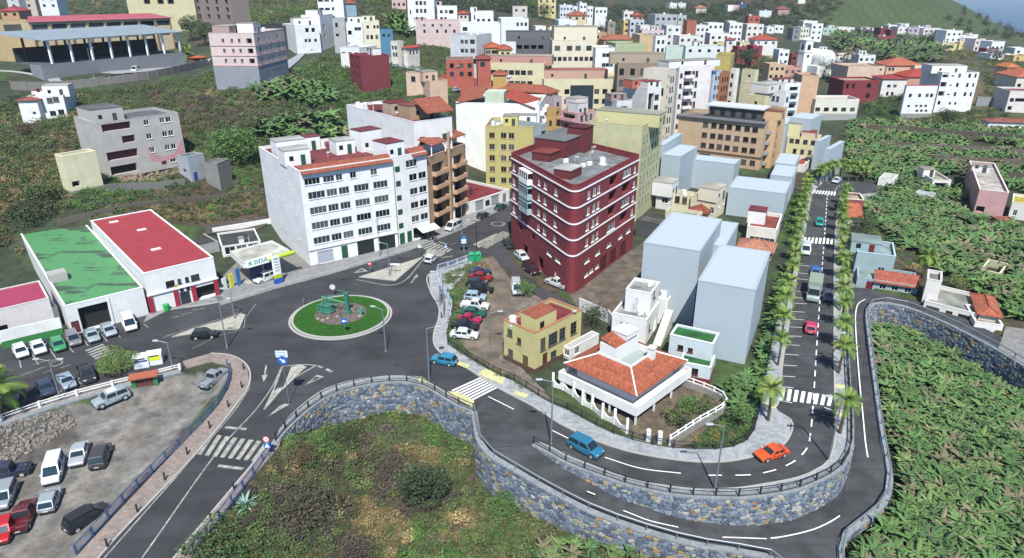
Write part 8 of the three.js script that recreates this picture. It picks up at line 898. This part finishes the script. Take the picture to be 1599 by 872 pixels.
tree('small tree by the path left of the yellow house', 822, 464, 3, 2, { cols: K.grn, n: 900, trunk: .2 }); tree('dark bush behind the yellow house', 928, 508, 3.4, 2.6, { ...SH, cols: K.dark, n: 1200 }); tree('young tree inside the bend beside the banana plants', 1155, 670, 3.6, 1.6, { cols: K.grn, n: 700, trunk: .5 });
tree('dark tree below the white tower block at upper right', 1476, 198, 6.5, 4.6, { ...DK, n: 1700, trunk: .15 }); tree('dark fig tree behind the blue houses', 1343, 368, 4.6, 3.4, { ...DK, n: 1600, trunk: .15 }); tree('second dark tree at the left of the blue houses', 1333, 380, 3.6, 2.4, { ...DK, n: 1000, trunk: .2 }); tree('yellow green shrub behind the stair tower', 1495, 452, 3, 2.2, { ...SH, cols: [[.14, .17, .04], [.11, .15, .04]], n: 900 });
tree('garden tree left of the terracotta house', 702, 128, 6, 4.5, { cols: K.grn, n: 1300, trunk: .2 }); tree('tall garden tree in front of the terracotta house', 730, 124, 8.5, 5, { cols: K.grn, n: 1500, trunk: .25 }); tree('garden tree right of the terracotta house', 752, 128, 7, 5, { cols: K.dark.concat(K.grn), n: 1400, trunk: .2 });
tree('large dark tree beside the crimson houses in town', 1165, 106, 9, 7, { ...DK, n: 1800 }); tree('grey green tree right of the crimson houses', 1192, 112, 8, 6, { cols: K.scrub, n: 1300 }); tree('dark pointed tree beside the church', 1284, 122, 11, 3.4, { ...DK, n: 1500, trunk: .1, sq: 1.6 }); tree('brownish bare tree in the church square', 1303, 126, 10, 5.5, { cols: [[.12, .1, .075], [.1, .085, .06]], n: 1300 }); tree('dark shrub in front of the white street house', 1156, 132, 6, 2.4, { ...DK, n: 900, trunk: .2 });
tree('round dark shrub beside the wide white villa under the crimson house', 1556, 96, 6, 5, { ...DK, n: 900 }); tree('dark clump of trees left of the yellow houses', 1458, 72, 9, 9, { ...DK, n: 1400 }); for (const [i, [u, v]] of [[850, 30], [832, 20], [958, 46], [975, 56], [790, 20]].entries()) tree('leafy tree ' + ['below the pale yellow flats', 'left of the pale yellow flats', 'beside the small stone ruin', 'left of the narrow yellow house', 'on the slope above the tall white block'][i], u, v, 9, 6, { cols: i % 2 ? K.grn : K.dark, n: 900 });
scatter('banana_plants', 'banana leaves at the bottom edge under the lower stone wall', 'banana plants', '848,850 900,848 1000,872 1040,890 1000,960 820,960', 1.1, GEO.banana[1], [.4, .7], K.ban, { m: 0 });
for (const [l, u, v, h, r, c] of [['broad olive brown shrub mound in the middle left of the hollow', 478, 805, 2.6, 3.8, [[.075, .075, .04], [.06, .065, .034], [.085, .08, .05]]], ['green shrub mound at the lower left edge of the hollow', 345, 866, 2.8, 3.4, K.grn.concat(K.dark)], ['purple brown dry shrub at the bottom of the hollow', 560, 868, 1.8, 2.6, K.brn], ['rusty brown shrub near the left end of the curved wall', 470, 720, 2, 2.2, [[.11, .075, .04], [.09, .08, .04]]], ['grey brown dry shrub between the straw patches', 618, 735, 2, 2.6, K.brn], ['fresh green shrub mound on the right side of the hollow', 790, 800, 2.2, 2.6, K.grn], ['dark olive shrub under the middle of the curved wall', 540, 690, 2, 2.6, K.dark]]) tree(l, u, v, h, r, { ...SH, cols: c, n: 2600, leaf: .11 });
{ const g = G(384, 792), o = thing('agave', 'blue grey agave rosette beside the blue railing', 'agave', g), lg = tri([0, 0, -.12, 0, 0, .12, .55, .75, .1, 0, 0, -.12, .55, .75, .1, .55, .75, -.1, .55, .75, -.1, .55, .75, .1, 1.15, 1.05, 0]); for (let i = 0; i < 22; i++) { const l = part('leaf', lg, plainM('#7d9a96', .7), o); l.rotation.set(0, i * 2.4, (i % 3) * .35 - .5); l.scale.setScalar(.8 + .5 * (i % 4) / 4); } }
const frondGeo = (L, droop, n = 17, lw = .7) => { const pos = [], P = (t) => V3(L * t * (1 - .12 * t), L * (.42 * t - droop * t * t), 0); for (let i = 0; i < 6; i++) { const a = P(i / 6), b = P((i + 1) / 6), w = .035 * (1 - i / 7); pos.push(a.x, a.y, a.z - w, a.x, a.y, a.z + w, b.x, b.y, b.z, a.x, a.y + w, a.z, a.x, a.y - w, a.z, b.x, b.y, b.z); } for (let i = 1; i <= n; i++) { const t = .12 + .88 * i / n, p = P(t), q = P(Math.min(1, t + .05)), l = lw * L * .36 * Math.sin(Math.PI * (.12 + .82 * t)) + .1; for (const s of [-1, 1]) { const e = V3(p.x + l * .55, p.y - l * .35, s * l); pos.push(p.x, p.y, p.z, q.x, q.y, q.z, e.x, e.y, e.z); } } return tri(pos); };
const FR = [frondGeo(2.3, .55), frondGeo(2.4, .85), frondGeo(2.1, .25)], frondMs = [leafM(0x5c7630, 'palm_frond'), leafM(0x4f6a26, 'palm_frond_dark'), leafM(0x72863a, 'palm_frond_light')], trunkM = SM({ name: 'palm_trunk', color: 0x6b5a42, roughness: 1, map: rep(T.rock, 1) });
function palm(label, group, pos, h = 4.4, k = 1, dry) {
const o = thing('palm_tree', label, 'palm tree', pos, rr(0, 6), group), tr = []; const lean = rr(-.15, .15); for (let i = 0; i < 7; i++) { const a = i / 7, b = (i + 1) / 7; tr.push(rod(V3(lean * a * a * 2, h * a, 0), V3(lean * b * b * 2, h * b, 0), .2 * k * (1.1 - .35 * a), .2 * k * (1.18 - .35 * b), 8)); } part('trunk', merge(tr), trunkM, o);
part('crown_shaft', new THREE.SphereGeometry(.3 * k, 10, 8).scale(1, 1.2, 1).translate(lean * 2, h + .05, 0), plainM('#6f6a34', .9), o);
for (let i = 0; i < 26; i++) { const f = part('frond', FR[i < 8 ? 2 : i < 18 ? 0 : 1], dry ? plainM('#8a7f6a', .9) : frondMs[i % 3], o); f.position.set(lean * 2, h + .12 * k, 0); f.rotation.set(0, i * 2.4 + rr(-.2, .2), i < 8 ? .55 + rr(-.15, .3) : i < 18 ? .15 + rr(-.2, .2) : -.25 + rr(-.25, .15), 'YXZ'); f.scale.setScalar(k * rr(.85, 1.1)); }
return o;
}
reseed(404);
{
const rowL = 'palms of the left row along the avenue', rowR = 'palms of the right row along the avenue';
palm('palm on the left pavement just below the avenue crossing', undefined, at(1200, 657, PV), 4.5, .92); palm('palm on the right pavement just below the avenue crossing', undefined, at(1312, 677, PV), 4.6, .92);
const ORD = ['nearest', 'second', 'third', 'fourth', 'fifth', 'sixth', 'seventh', 'eighth', 'ninth', 'tenth', 'eleventh', 'twelfth', 'thirteenth', 'fourteenth', 'fifteenth', 'sixteenth'], walk = (s, label, group) => { const L = curve(poly(s, PV), .2); let acc = 7.2, n = 0; for (let i = 1; i < L.length; i++) { acc += L[i].distanceTo(L[i - 1]); if (acc >= 7.2) { acc = 0; palm(ORD[n++] + label, group, L[i], rr(4, 4.8), rr(.74, .92)); } } };
walk('1215,572 1231,460 1243,395 1252,345 1262,297', ' palm above the avenue crossing in the left row', rowL); walk('1310,584 1312,460 1312,400 1314,345 1318,318', ' palm above the avenue crossing in the right row', rowR);
for (const [i, [u, v]] of [[1278, 291], [1288, 286], [1300, 283], [1312, 280]].entries()) palm('palm at the far bend before the farthest pale block, ' + ['leftmost', 'second from left', 'third from left', 'rightmost'][i], undefined, at(u, v, PV), 4.6, .95); for (const [i, [u, v]] of [[1325, 283], [1338, 284], [1350, 284]].entries()) palm('palm beyond the far bend towards the white cube, ' + ['left', 'middle', 'right'][i], undefined, at(u, v, .1), 4.4, 1);
const big = palm('large date palm crown at the left edge over parked cars', undefined, at(4, 652, 0), 4.2, 1.75); palm('dark palm in the middle of the upper town', undefined, G(1123, 74), 7, 2); palm('dry brown palm beside the church roof', undefined, G(1320, 112), 9, 1.7, true); palm('tall palm in front of the palm terrace villa, left', undefined, G(788, 92), 7, 1.8); palm('tall palm in front of the palm terrace villa, right', undefined, G(800, 92), 7, 1.7); palm('short bushy palm below the school canopy', undefined, G(292, 92), 2, 2); palm('slim palm behind the blue houses', undefined, at(1441, 440), 5, 1);
}
// ---------------------------------------------------------------- vehicles
const CT = { // length, width, height, hood end x (from front), windscreen top, rear top, rear base, hood height
hatch: [3.9, 1.7, 1.46, 1.0, 1.62, 3.35, 3.8, .86], sedan: [4.4, 1.72, 1.42, 1.2, 1.85, 3.2, 3.75, .86], suv: [4.4, 1.8, 1.74, 1.15, 1.65, 4.05, 4.3, 1.0], mpv: [4.4, 1.76, 1.66, .85, 1.7, 3.95, 4.3, .95], van: [4.7, 1.86, 1.98, .65, 1.4, 4.5, 4.65, 1.0], pickup: [4.9, 1.75, 1.68, 1.3, 1.85, 3.0, 3.2, .98], truck: [7.2, 2.2, 2.5, .5, .75, 2.1, 2.15, 1.3], coupe: [4, 1.7, 1.3, 1.25, 1.95, 2.85, 3.5, .8] };
function kit(type) {
return cached('car' + type, () => {
const [L, W, Hh, hx, wx, rx, bx2, hh] = CT[type], X = (d) => L / 2 - d, wr = type === 'truck' ? .45 : type === 'suv' || type === 'pickup' ? .36 : .31, fw = X(.78), rw = X(L - .78), bed = type === 'pickup' || type === 'truck', lowR = bed ? hh - .42 : hh;
const s = new THREE.Shape(); s.moveTo(-L / 2 + .04, .28); s.lineTo(rw - wr - .06, .24); s.absarc(rw, .3, wr + .06, Math.PI, 0, true); s.lineTo(fw - wr - .06, .24); s.absarc(fw, .3, wr + .06, Math.PI, 0, true); s.lineTo(L / 2 - .02, .28); s.lineTo(L / 2, .55); s.quadraticCurveTo(L / 2 - .02, hh - .16, L / 2 - .22, hh - .1); s.lineTo(X(hx), hh); s.lineTo(X(bx2), hh); if (bed) s.lineTo(X(bx2), lowR); s.lineTo(-L / 2 + .05, lowR - .02); s.quadraticCurveTo(-L / 2, lowR - .06, -L / 2, .6); s.closePath();
const shapeX = (g, top) => { const p = g.attributes.position; for (let i = 0; i < p.count; i++) { const x = p.getX(i), y = p.getY(i), z = p.getZ(i), e = Math.abs(x) / (L / 2); p.setZ(i, z * (1 - .1 * e ** 5) * (1 - (y > hh ? .17 * (y - hh) / (Hh - hh) : 0))); } return toCreasedNormals(g.index ? g.toNonIndexed() : g, .7); };
const ex = (sh, w, bev = .05) => { const g = new THREE.ExtrudeGeometry(sh, { depth: w - 2 * bev, bevelEnabled: bev > 0, bevelThickness: bev, bevelSize: bev * .8, bevelOffset: -bev * .8, bevelSegments: 2, curveSegments: 8 }); g.translate(0, 0, -w / 2 + bev); return g; };
const c = new THREE.Shape(); c.moveTo(X(bx2), hh - .04); c.lineTo(X(hx), hh - .04); c.lineTo(X(wx), Hh - .08); c.quadraticCurveTo(X(wx + .1), Hh, X(wx + .35), Hh); c.lineTo(X(rx - .15), Hh); c.quadraticCurveTo(X(rx), Hh, X(rx + .03), Hh - .08); c.closePath();
const cab = c.clone(), yb = hh + .03, yt = Hh - .13, fx = (y, o) => X(lerp(hx, wx, (y - hh) / (Hh - hh))) - o, bk2 = (y, o) => X(lerp(bx2, rx, (y - hh) / (Hh - hh))) + o, a0 = fx(yb, .2), a1 = fx(yt, .14), b0 = bk2(yb, .18), b1 = bk2(yt, .12), mid = (a0 + b0) / 2;
for (const [p, q, r, t] of [[a0, a1, mid + .05, mid + .05], [mid - .05, mid - .05, b0, b1]]) { const h = new THREE.Path(); h.moveTo(p, yb); h.lineTo(q, yt); h.lineTo(t, yt); h.lineTo(r, yb); h.closePath(); cab.holes.push(h); }
const body = [shapeX(ex(s, W, .07)), shapeX(ex(cab, W - .06, 0))];
if (bed) { const x0 = X(bx2) , x1 = -L / 2 + .05, h = type === 'truck' ? .5 : .42; for (const z of [-1, 1]) body.push(bx(x0 - x1, h, .06, (x0 + x1) / 2, lowR + h / 2 - .02, z * (W / 2 - .07))); body.push(bx(.06, h, W - .16, x1 + .03, lowR + h / 2 - .02, 0)); }
const q = (x0, y0, x1, y1, w0, w1) => tri([x0, y0, -w0, x0, y0, w0, x1, y1, w1, x0, y0, -w0, x1, y1, w1, x1, y1, -w1]), cg = new THREE.Shape([[bx2 - .06, hh - .04], [hx + .06, hh - .04], [wx + .06, Hh - .14], [wx + .35, Hh - .07], [rx - .15, Hh - .07], [rx - .05, Hh - .14]].map(([d, y]) => new THREE.Vector2(X(d), y))), G0 = shapeX(ex(cg, W - .14, 0)), w0 = W / 2 - .16, w1 = w0 - .1;
const glass = merge([G0, q(fx(yb, -.02), yb, fx(yt, -.02), yt, w0, w1), q(bk2(yb, -.02), yb + (type === 'van' ? .2 : 0), bk2(yt, -.02), yt, w0, w1)]);
const trim = [bx(.12, .2, W * .86, L / 2 - .02, .36, 0), bx(.12, .2, W * .86, -L / 2 + .02, .38, 0), bx(L - 2.6, .06, W - .02, 0, .3, 0)];
return { body: merge(body.map(clean)), glass, trim: merge(trim), light: new RoundedBoxGeometry(.14, .15, .34, 1, .05), L, W, Hh, hh, wr, fw, rw, bed, lowR, bx2, X };
});
}
const tyreG = (r) => cached('ty' + r, () => new THREE.CylinderGeometry(r, r, .2, 18).rotateX(Math.PI / 2)), rimG = (r) => cached('ri' + r, () => merge([new THREE.CylinderGeometry(r * .66, r * .66, .215, 14).rotateX(Math.PI / 2), new THREE.CylinderGeometry(r * .2, r * .2, .235, 8).rotateX(Math.PI / 2)]));
const paintM = (hex) => mat('paint' + hex, () => new THREE.MeshPhysicalMaterial({ color: hex, roughness: .45, metalness: .25, clearcoat: 1, clearcoatRoughness: .06 })), lampM = SM({ name: 'headlamp', color: 0xc9ced0, roughness: .15 }), tailM = SM({ name: 'tail_lamp', color: 0x7a1414, roughness: .3 }), plateM = plainM('#c9cac6', .6), autoGlass = SM({ name: 'car_glass', color: 0x222c32, roughness: .04 });
function car(label, type, hex, f, r, extra, cat) {
const a = G(...f), b = G(...r), d = a.clone().sub(b), p = a.clone().add(b).multiplyScalar(.5), k = kit(type), o = thing({ van: 'parked_van', pickup: 'pickup_truck', truck: 'canvas_truck' }[type] ?? 'car', label, cat ?? { van: 'van', pickup: 'pickup', truck: 'truck' }[type] ?? 'car', V3(p.x, H(p.x, p.z) + (Math.abs(H(p.x, p.z)) < .05 ? .045 : .01), p.z), Math.atan2(-d.z, d.x)), P = paintM(hex);
part('body', k.body, P, o); part('windows', k.glass, autoGlass, o); part('bumper_trim', k.trim, plainM('#232527', .7), o);
for (const x of [k.fw, k.rw]) for (const z of [-1, 1]) { const w = part('wheel', tyreG(k.wr), M.rubber, o); w.position.set(x, k.wr, z * (k.W / 2 - .12)); part('rim', rimG(k.wr), M.alu, w); }
for (const z of [-1, 1]) { const h = part('headlight', k.light, lampM, o); h.position.set(k.L / 2 - .1, k.hh - .27, z * (k.W / 2 - .3)); const t = part('tail_light', k.light, tailM, o); t.position.set(-k.L / 2 + .06, (k.bed ? k.lowR : k.hh) - .16, z * (k.W / 2 - .26)); part('mirror', bx(.12, .12, .18, k.X(CT[type][3] + .35), k.hh + .12, z * (k.W / 2 + .06)), P, o); }
part('licence_plate', bx(.03, .11, .45, -k.L / 2 - .01, .5, 0), plateM, o);
if (extra === 'rack') part('roof_rack', merge([bx(1.6, .05, .05, -.3, k.Hh + .08, .5), bx(1.6, .05, .05, -.3, k.Hh + .08, -.5)]), M.alu, o);
if (extra === 'canvas') part('canvas_cover', new RoundedBoxGeometry(4.6, 1.9, 2.3, 2, .12).translate(-1.25, 2.1, 0), plainM('#7c8a7a', .95), o);
if (extra === 'white') part('roof_sheet', bx(1.2, .03, 1.2, -.2, k.Hh + .01, 0), plainM('#b9bcbe', .5), o);
return o;
}
const CARS = [
['white hatchback at the left end of the upper car park row', 'hatch', '#c9ccce', [41, 567], [27, 542]], ['white sedan second in the upper car park row', 'sedan', '#ccced0', [68, 560], [55, 536]], ['bright green hatchback in the upper car park row', 'hatch', '#2c8a54', [98, 555], [87, 533]], ['grey brown minivan beside the bright green hatchback', 'mpv', '#77757a', [122, 546], [110, 524]], ['silver green sedan beside the striped corner marking', 'sedan', '#8fa0a2', [152, 541], [138, 518]], ['silver hatchback at the right end of the upper row', 'hatch', '#9ca6ae', [178, 530], [164, 513]], ['white van parked before the green shed gateway', 'van', '#d2d4d4', [209, 524], [197, 499]],
['black pickup at the right end of the lower car park row', 'pickup', '#23262b', [144, 603], [129, 577]], ['pale silver car between dark pickup and dark blue car', 'sedan', '#8c9aa4', [113, 612], [98, 590]], ['dark blue sedan in the lower car park row', 'sedan', '#27364f', [80, 622], [66, 600]], ['blue car in palm shade at the left edge', 'hatch', '#2a4268', [24, 634], [11, 612]], ['black hatchback driving on the road by the left traffic island', 'hatch', '#15191c', [337, 526], [304, 529]],
['silver estate car parked under the dark rubble wall', 'suv', '#98a4a8', [156, 637], [194, 619], 'white'], ['grey double cab pickup beside the blue railing', 'pickup', '#8b9096', [349, 580], [322, 609]], ['silver sedan at the upper middle of the dirt lot', 'sedan', '#a3a9b0', [120, 732], [130, 699]], ['dark grey off roader beside the silver sedan in the dirt lot', 'suv', '#3b3a3e', [165, 701], [152, 737]], ['white van in the middle of the dirt lot', 'van', '#d6d8d8', [80, 762], [92, 721]], ['silver hatchback behind the white van in the dirt lot', 'hatch', '#97a1a8', [87, 769], [73, 806]], ['dark red pickup with white bed frame in the dirt lot', 'pickup', '#5c1620', [48, 790], [30, 836]], ['bright red car cut by the lower left edge', 'hatch', '#b0121c', [2, 852], [12, 818]], ['silver grey minivan at the left edge of the dirt lot', 'mpv', '#8f979c', [1, 801], [18, 762]], ['black minivan nearest the blue railing in the dirt lot', 'mpv', '#171a22', [162, 797], [113, 831]], ['dark blue flatbed pickup at the left edge of the dirt lot', 'pickup', '#2b3547', [-10, 748], [34, 740]],
['white off roader waiting at the filling station', 'suv', '#d9dbdb', [402, 444], [428, 434]], ['white van with open street in front by the brown flats', 'van', '#d4d6d6', [697, 364], [720, 353]], ['small white hatchback leaving the roundabout past the island', 'hatch', '#d0d2d2', [683, 402], [666, 415]], ['black green car driving away beyond the white van', 'hatch', '#1a2a26', [763, 335], [746, 345]], ['green car parked beside the low crimson roof garage', 'sedan', '#1f4a38', [791, 322], [774, 331]],
['dark blue car topmost in the dirt car park', 'sedan', '#1f2f55', [763, 428], [736, 431]], ['red orange car second in the dirt car park', 'sedan', '#8f2018', [766, 439], [737, 435]], ['dark grey estate third in the dirt car park', 'hatch', '#2d3439', [760, 449], [731, 446]], ['black sedan fourth in the dirt car park', 'sedan', '#121519', [767, 457], [737, 455]], ['pale blue hatchback in the middle of the dirt car park', 'hatch', '#9fb3c0', [757, 469], [728, 467]], ['white pickup in the middle of the dirt car park', 'pickup', '#d4d6d4', [763, 484], [722, 480]], ['dark green car below the white pickup', 'sedan', '#155a44', [756, 495], [722, 492]], ['raspberry red coupe in the dirt car park', 'coupe', '#a81a48', [752, 506], [716, 500]], ['black convertible like car above the white sedan', 'sedan', '#16191c', [745, 516], [709, 512]], ['white sedan lowest in the dirt car park', 'sedan', '#d6d8d6', [744, 529], [708, 526]],
['white double cab pickup beside the maroon building corner', 'pickup', '#d2d4d2', [853, 440], [888, 454]], ['dark maroon off roader along the maroon building', 'suv', '#3a1a1e', [841, 432], [819, 419]], ['white hatchback along the maroon building front', 'hatch', '#ccd0d0', [824, 411], [806, 398]], ['black car at the far corner of the maroon building', 'hatch', '#16181b', [800, 391], [789, 380]], ['pale small van facing the viewer on the dirt path', 'van', '#b5b9b8', [809, 464], [805, 447]],
['turquoise blue hatchback entering the roundabout by the crossing', 'hatch', '#2f86a4', [676, 564], [712, 571]], ['blue minivan driving round the bend below the villa', 'mpv', '#2a7290', [940, 718], [889, 692]], ['orange red coupe on the bend beside the wide pavement', 'coupe', '#d8571e', [1186, 719], [1223, 708]], ['pink red hatchback driving up the avenue', 'hatch', '#c43a55', [1267, 507], [1265, 526]], ['dark plum car beside the canvas truck', 'sedan', '#4c4450', [1293, 473], [1293, 459]], ['truck with grey green canvas cover on the avenue', 'truck', '#8f9a98', [1268, 478], [1273, 447], 'canvas'], ['blue car ahead of the canvas truck', 'hatch', '#3a64a8', [1273, 437], [1274, 424]], ['white van on the avenue below the second crossing', 'van', '#cfd6dc', [1257, 405], [1260, 385]], ['teal car beyond the second avenue crossing', 'hatch', '#1f8a80', [1279, 358], [1281, 345]], ['pale car at the far avenue bend', 'sedan', '#c4c8cc', [1304, 287], [1310, 283]],
['white van parked on the school street', 'van', '#d6d8d8', [201, 114], [224, 110]], ['white car parked above the maroon house, left', 'sedan', '#d0d4d6', [604, 103], [611, 98]], ['pale grey car parked above the maroon house, middle', 'sedan', '#b9c4cc', [613, 108], [622, 103]], ['blue grey car parked above the maroon house, right', 'sedan', '#7f90a0', [624, 112], [633, 107]], ['dark blue car under the terracotta wall, left', 'suv', '#1c2440', [718, 141], [727, 138]], ['pale car under the terracotta wall', 'sedan', '#a4b0b8', [706, 142], [715, 144]], ['white car in the school car park, left', 'hatch', '#c9d0d2', [4, 92], [10, 84]], ['red car in the school car park', 'hatch', '#9a2430', [17, 93], [22, 84]], ['white car in the school car park, right', 'hatch', '#d0d4d4', [29, 92], [34, 84]], ['dark car at the car park wall beyond the white tower block', 'hatch', '#23282c', [1561, 150], [1574, 148]],
];
for (const c of CARS) car(...c);
// ---------------------------------------------------------------- church
{
const p = atZ(1262, 62, 330), gy = H(p.x, p.z), t = thing('church', 'white church with square bell tower and round apse roof', 'church', V3(p.x, gy, p.z), .25), w = wallM('#dcdedc'), h = p.y - gy;
part('bell_tower', merge([vbox(4.6, h - 5.4, 4.6), vbox(4.1, 5.4, 4.1, 0, h - 5.4, 0), vbox(5, .3, 5, 0, h - 5.5, 0), vbox(4.6, .3, 4.6, 0, h - .3, 0)]), w, t); part('tower_cap', new THREE.ConeGeometry(2.6, 1.4, 4).rotateY(Math.PI / 4).translate(0, h + .7, 0), w, t);
const arch = (sz, y) => { const s = new THREE.Shape(); s.moveTo(-sz, 0); s.lineTo(sz, 0); s.lineTo(sz, sz * 2); s.absarc(0, sz * 2, sz, 0, Math.PI); s.closePath(); return new THREE.ExtrudeGeometry(s, { depth: .1, bevelEnabled: false }).translate(0, y, 0); }; part('belfry_opening', arch(.85, h - 4.6).translate(0, 0, 2.06), M.dark, t); part('belfry_opening', arch(.85, h - 4.6).translate(0, 0, 2.06).rotateY(-Math.PI / 2), M.dark, t); part('clock_face', new THREE.CylinderGeometry(.7, .7, .12, 20).rotateX(Math.PI / 2).translate(0, h - 7.4, 2.36), plainM('#2e3234', .5), t);
part('nave', merge([vbox(9, h - 9, 16, 8.5, 0, -2), new THREE.CylinderGeometry(4.5, 4.5, 16, 20, 1, false, 0, Math.PI).rotateZ(Math.PI / 2).rotateX(0).rotateY(Math.PI / 2).translate(8.5, h - 9, -2)]), w, t); part('side_chapel', vbox(5, h - 11.5, 8, 3, 0, 6), w, t); part('nave_window', arch(.5, h - 13).translate(8.5, 0, 6.02), M.glass, t);
}

renderer.render(scene, camera);
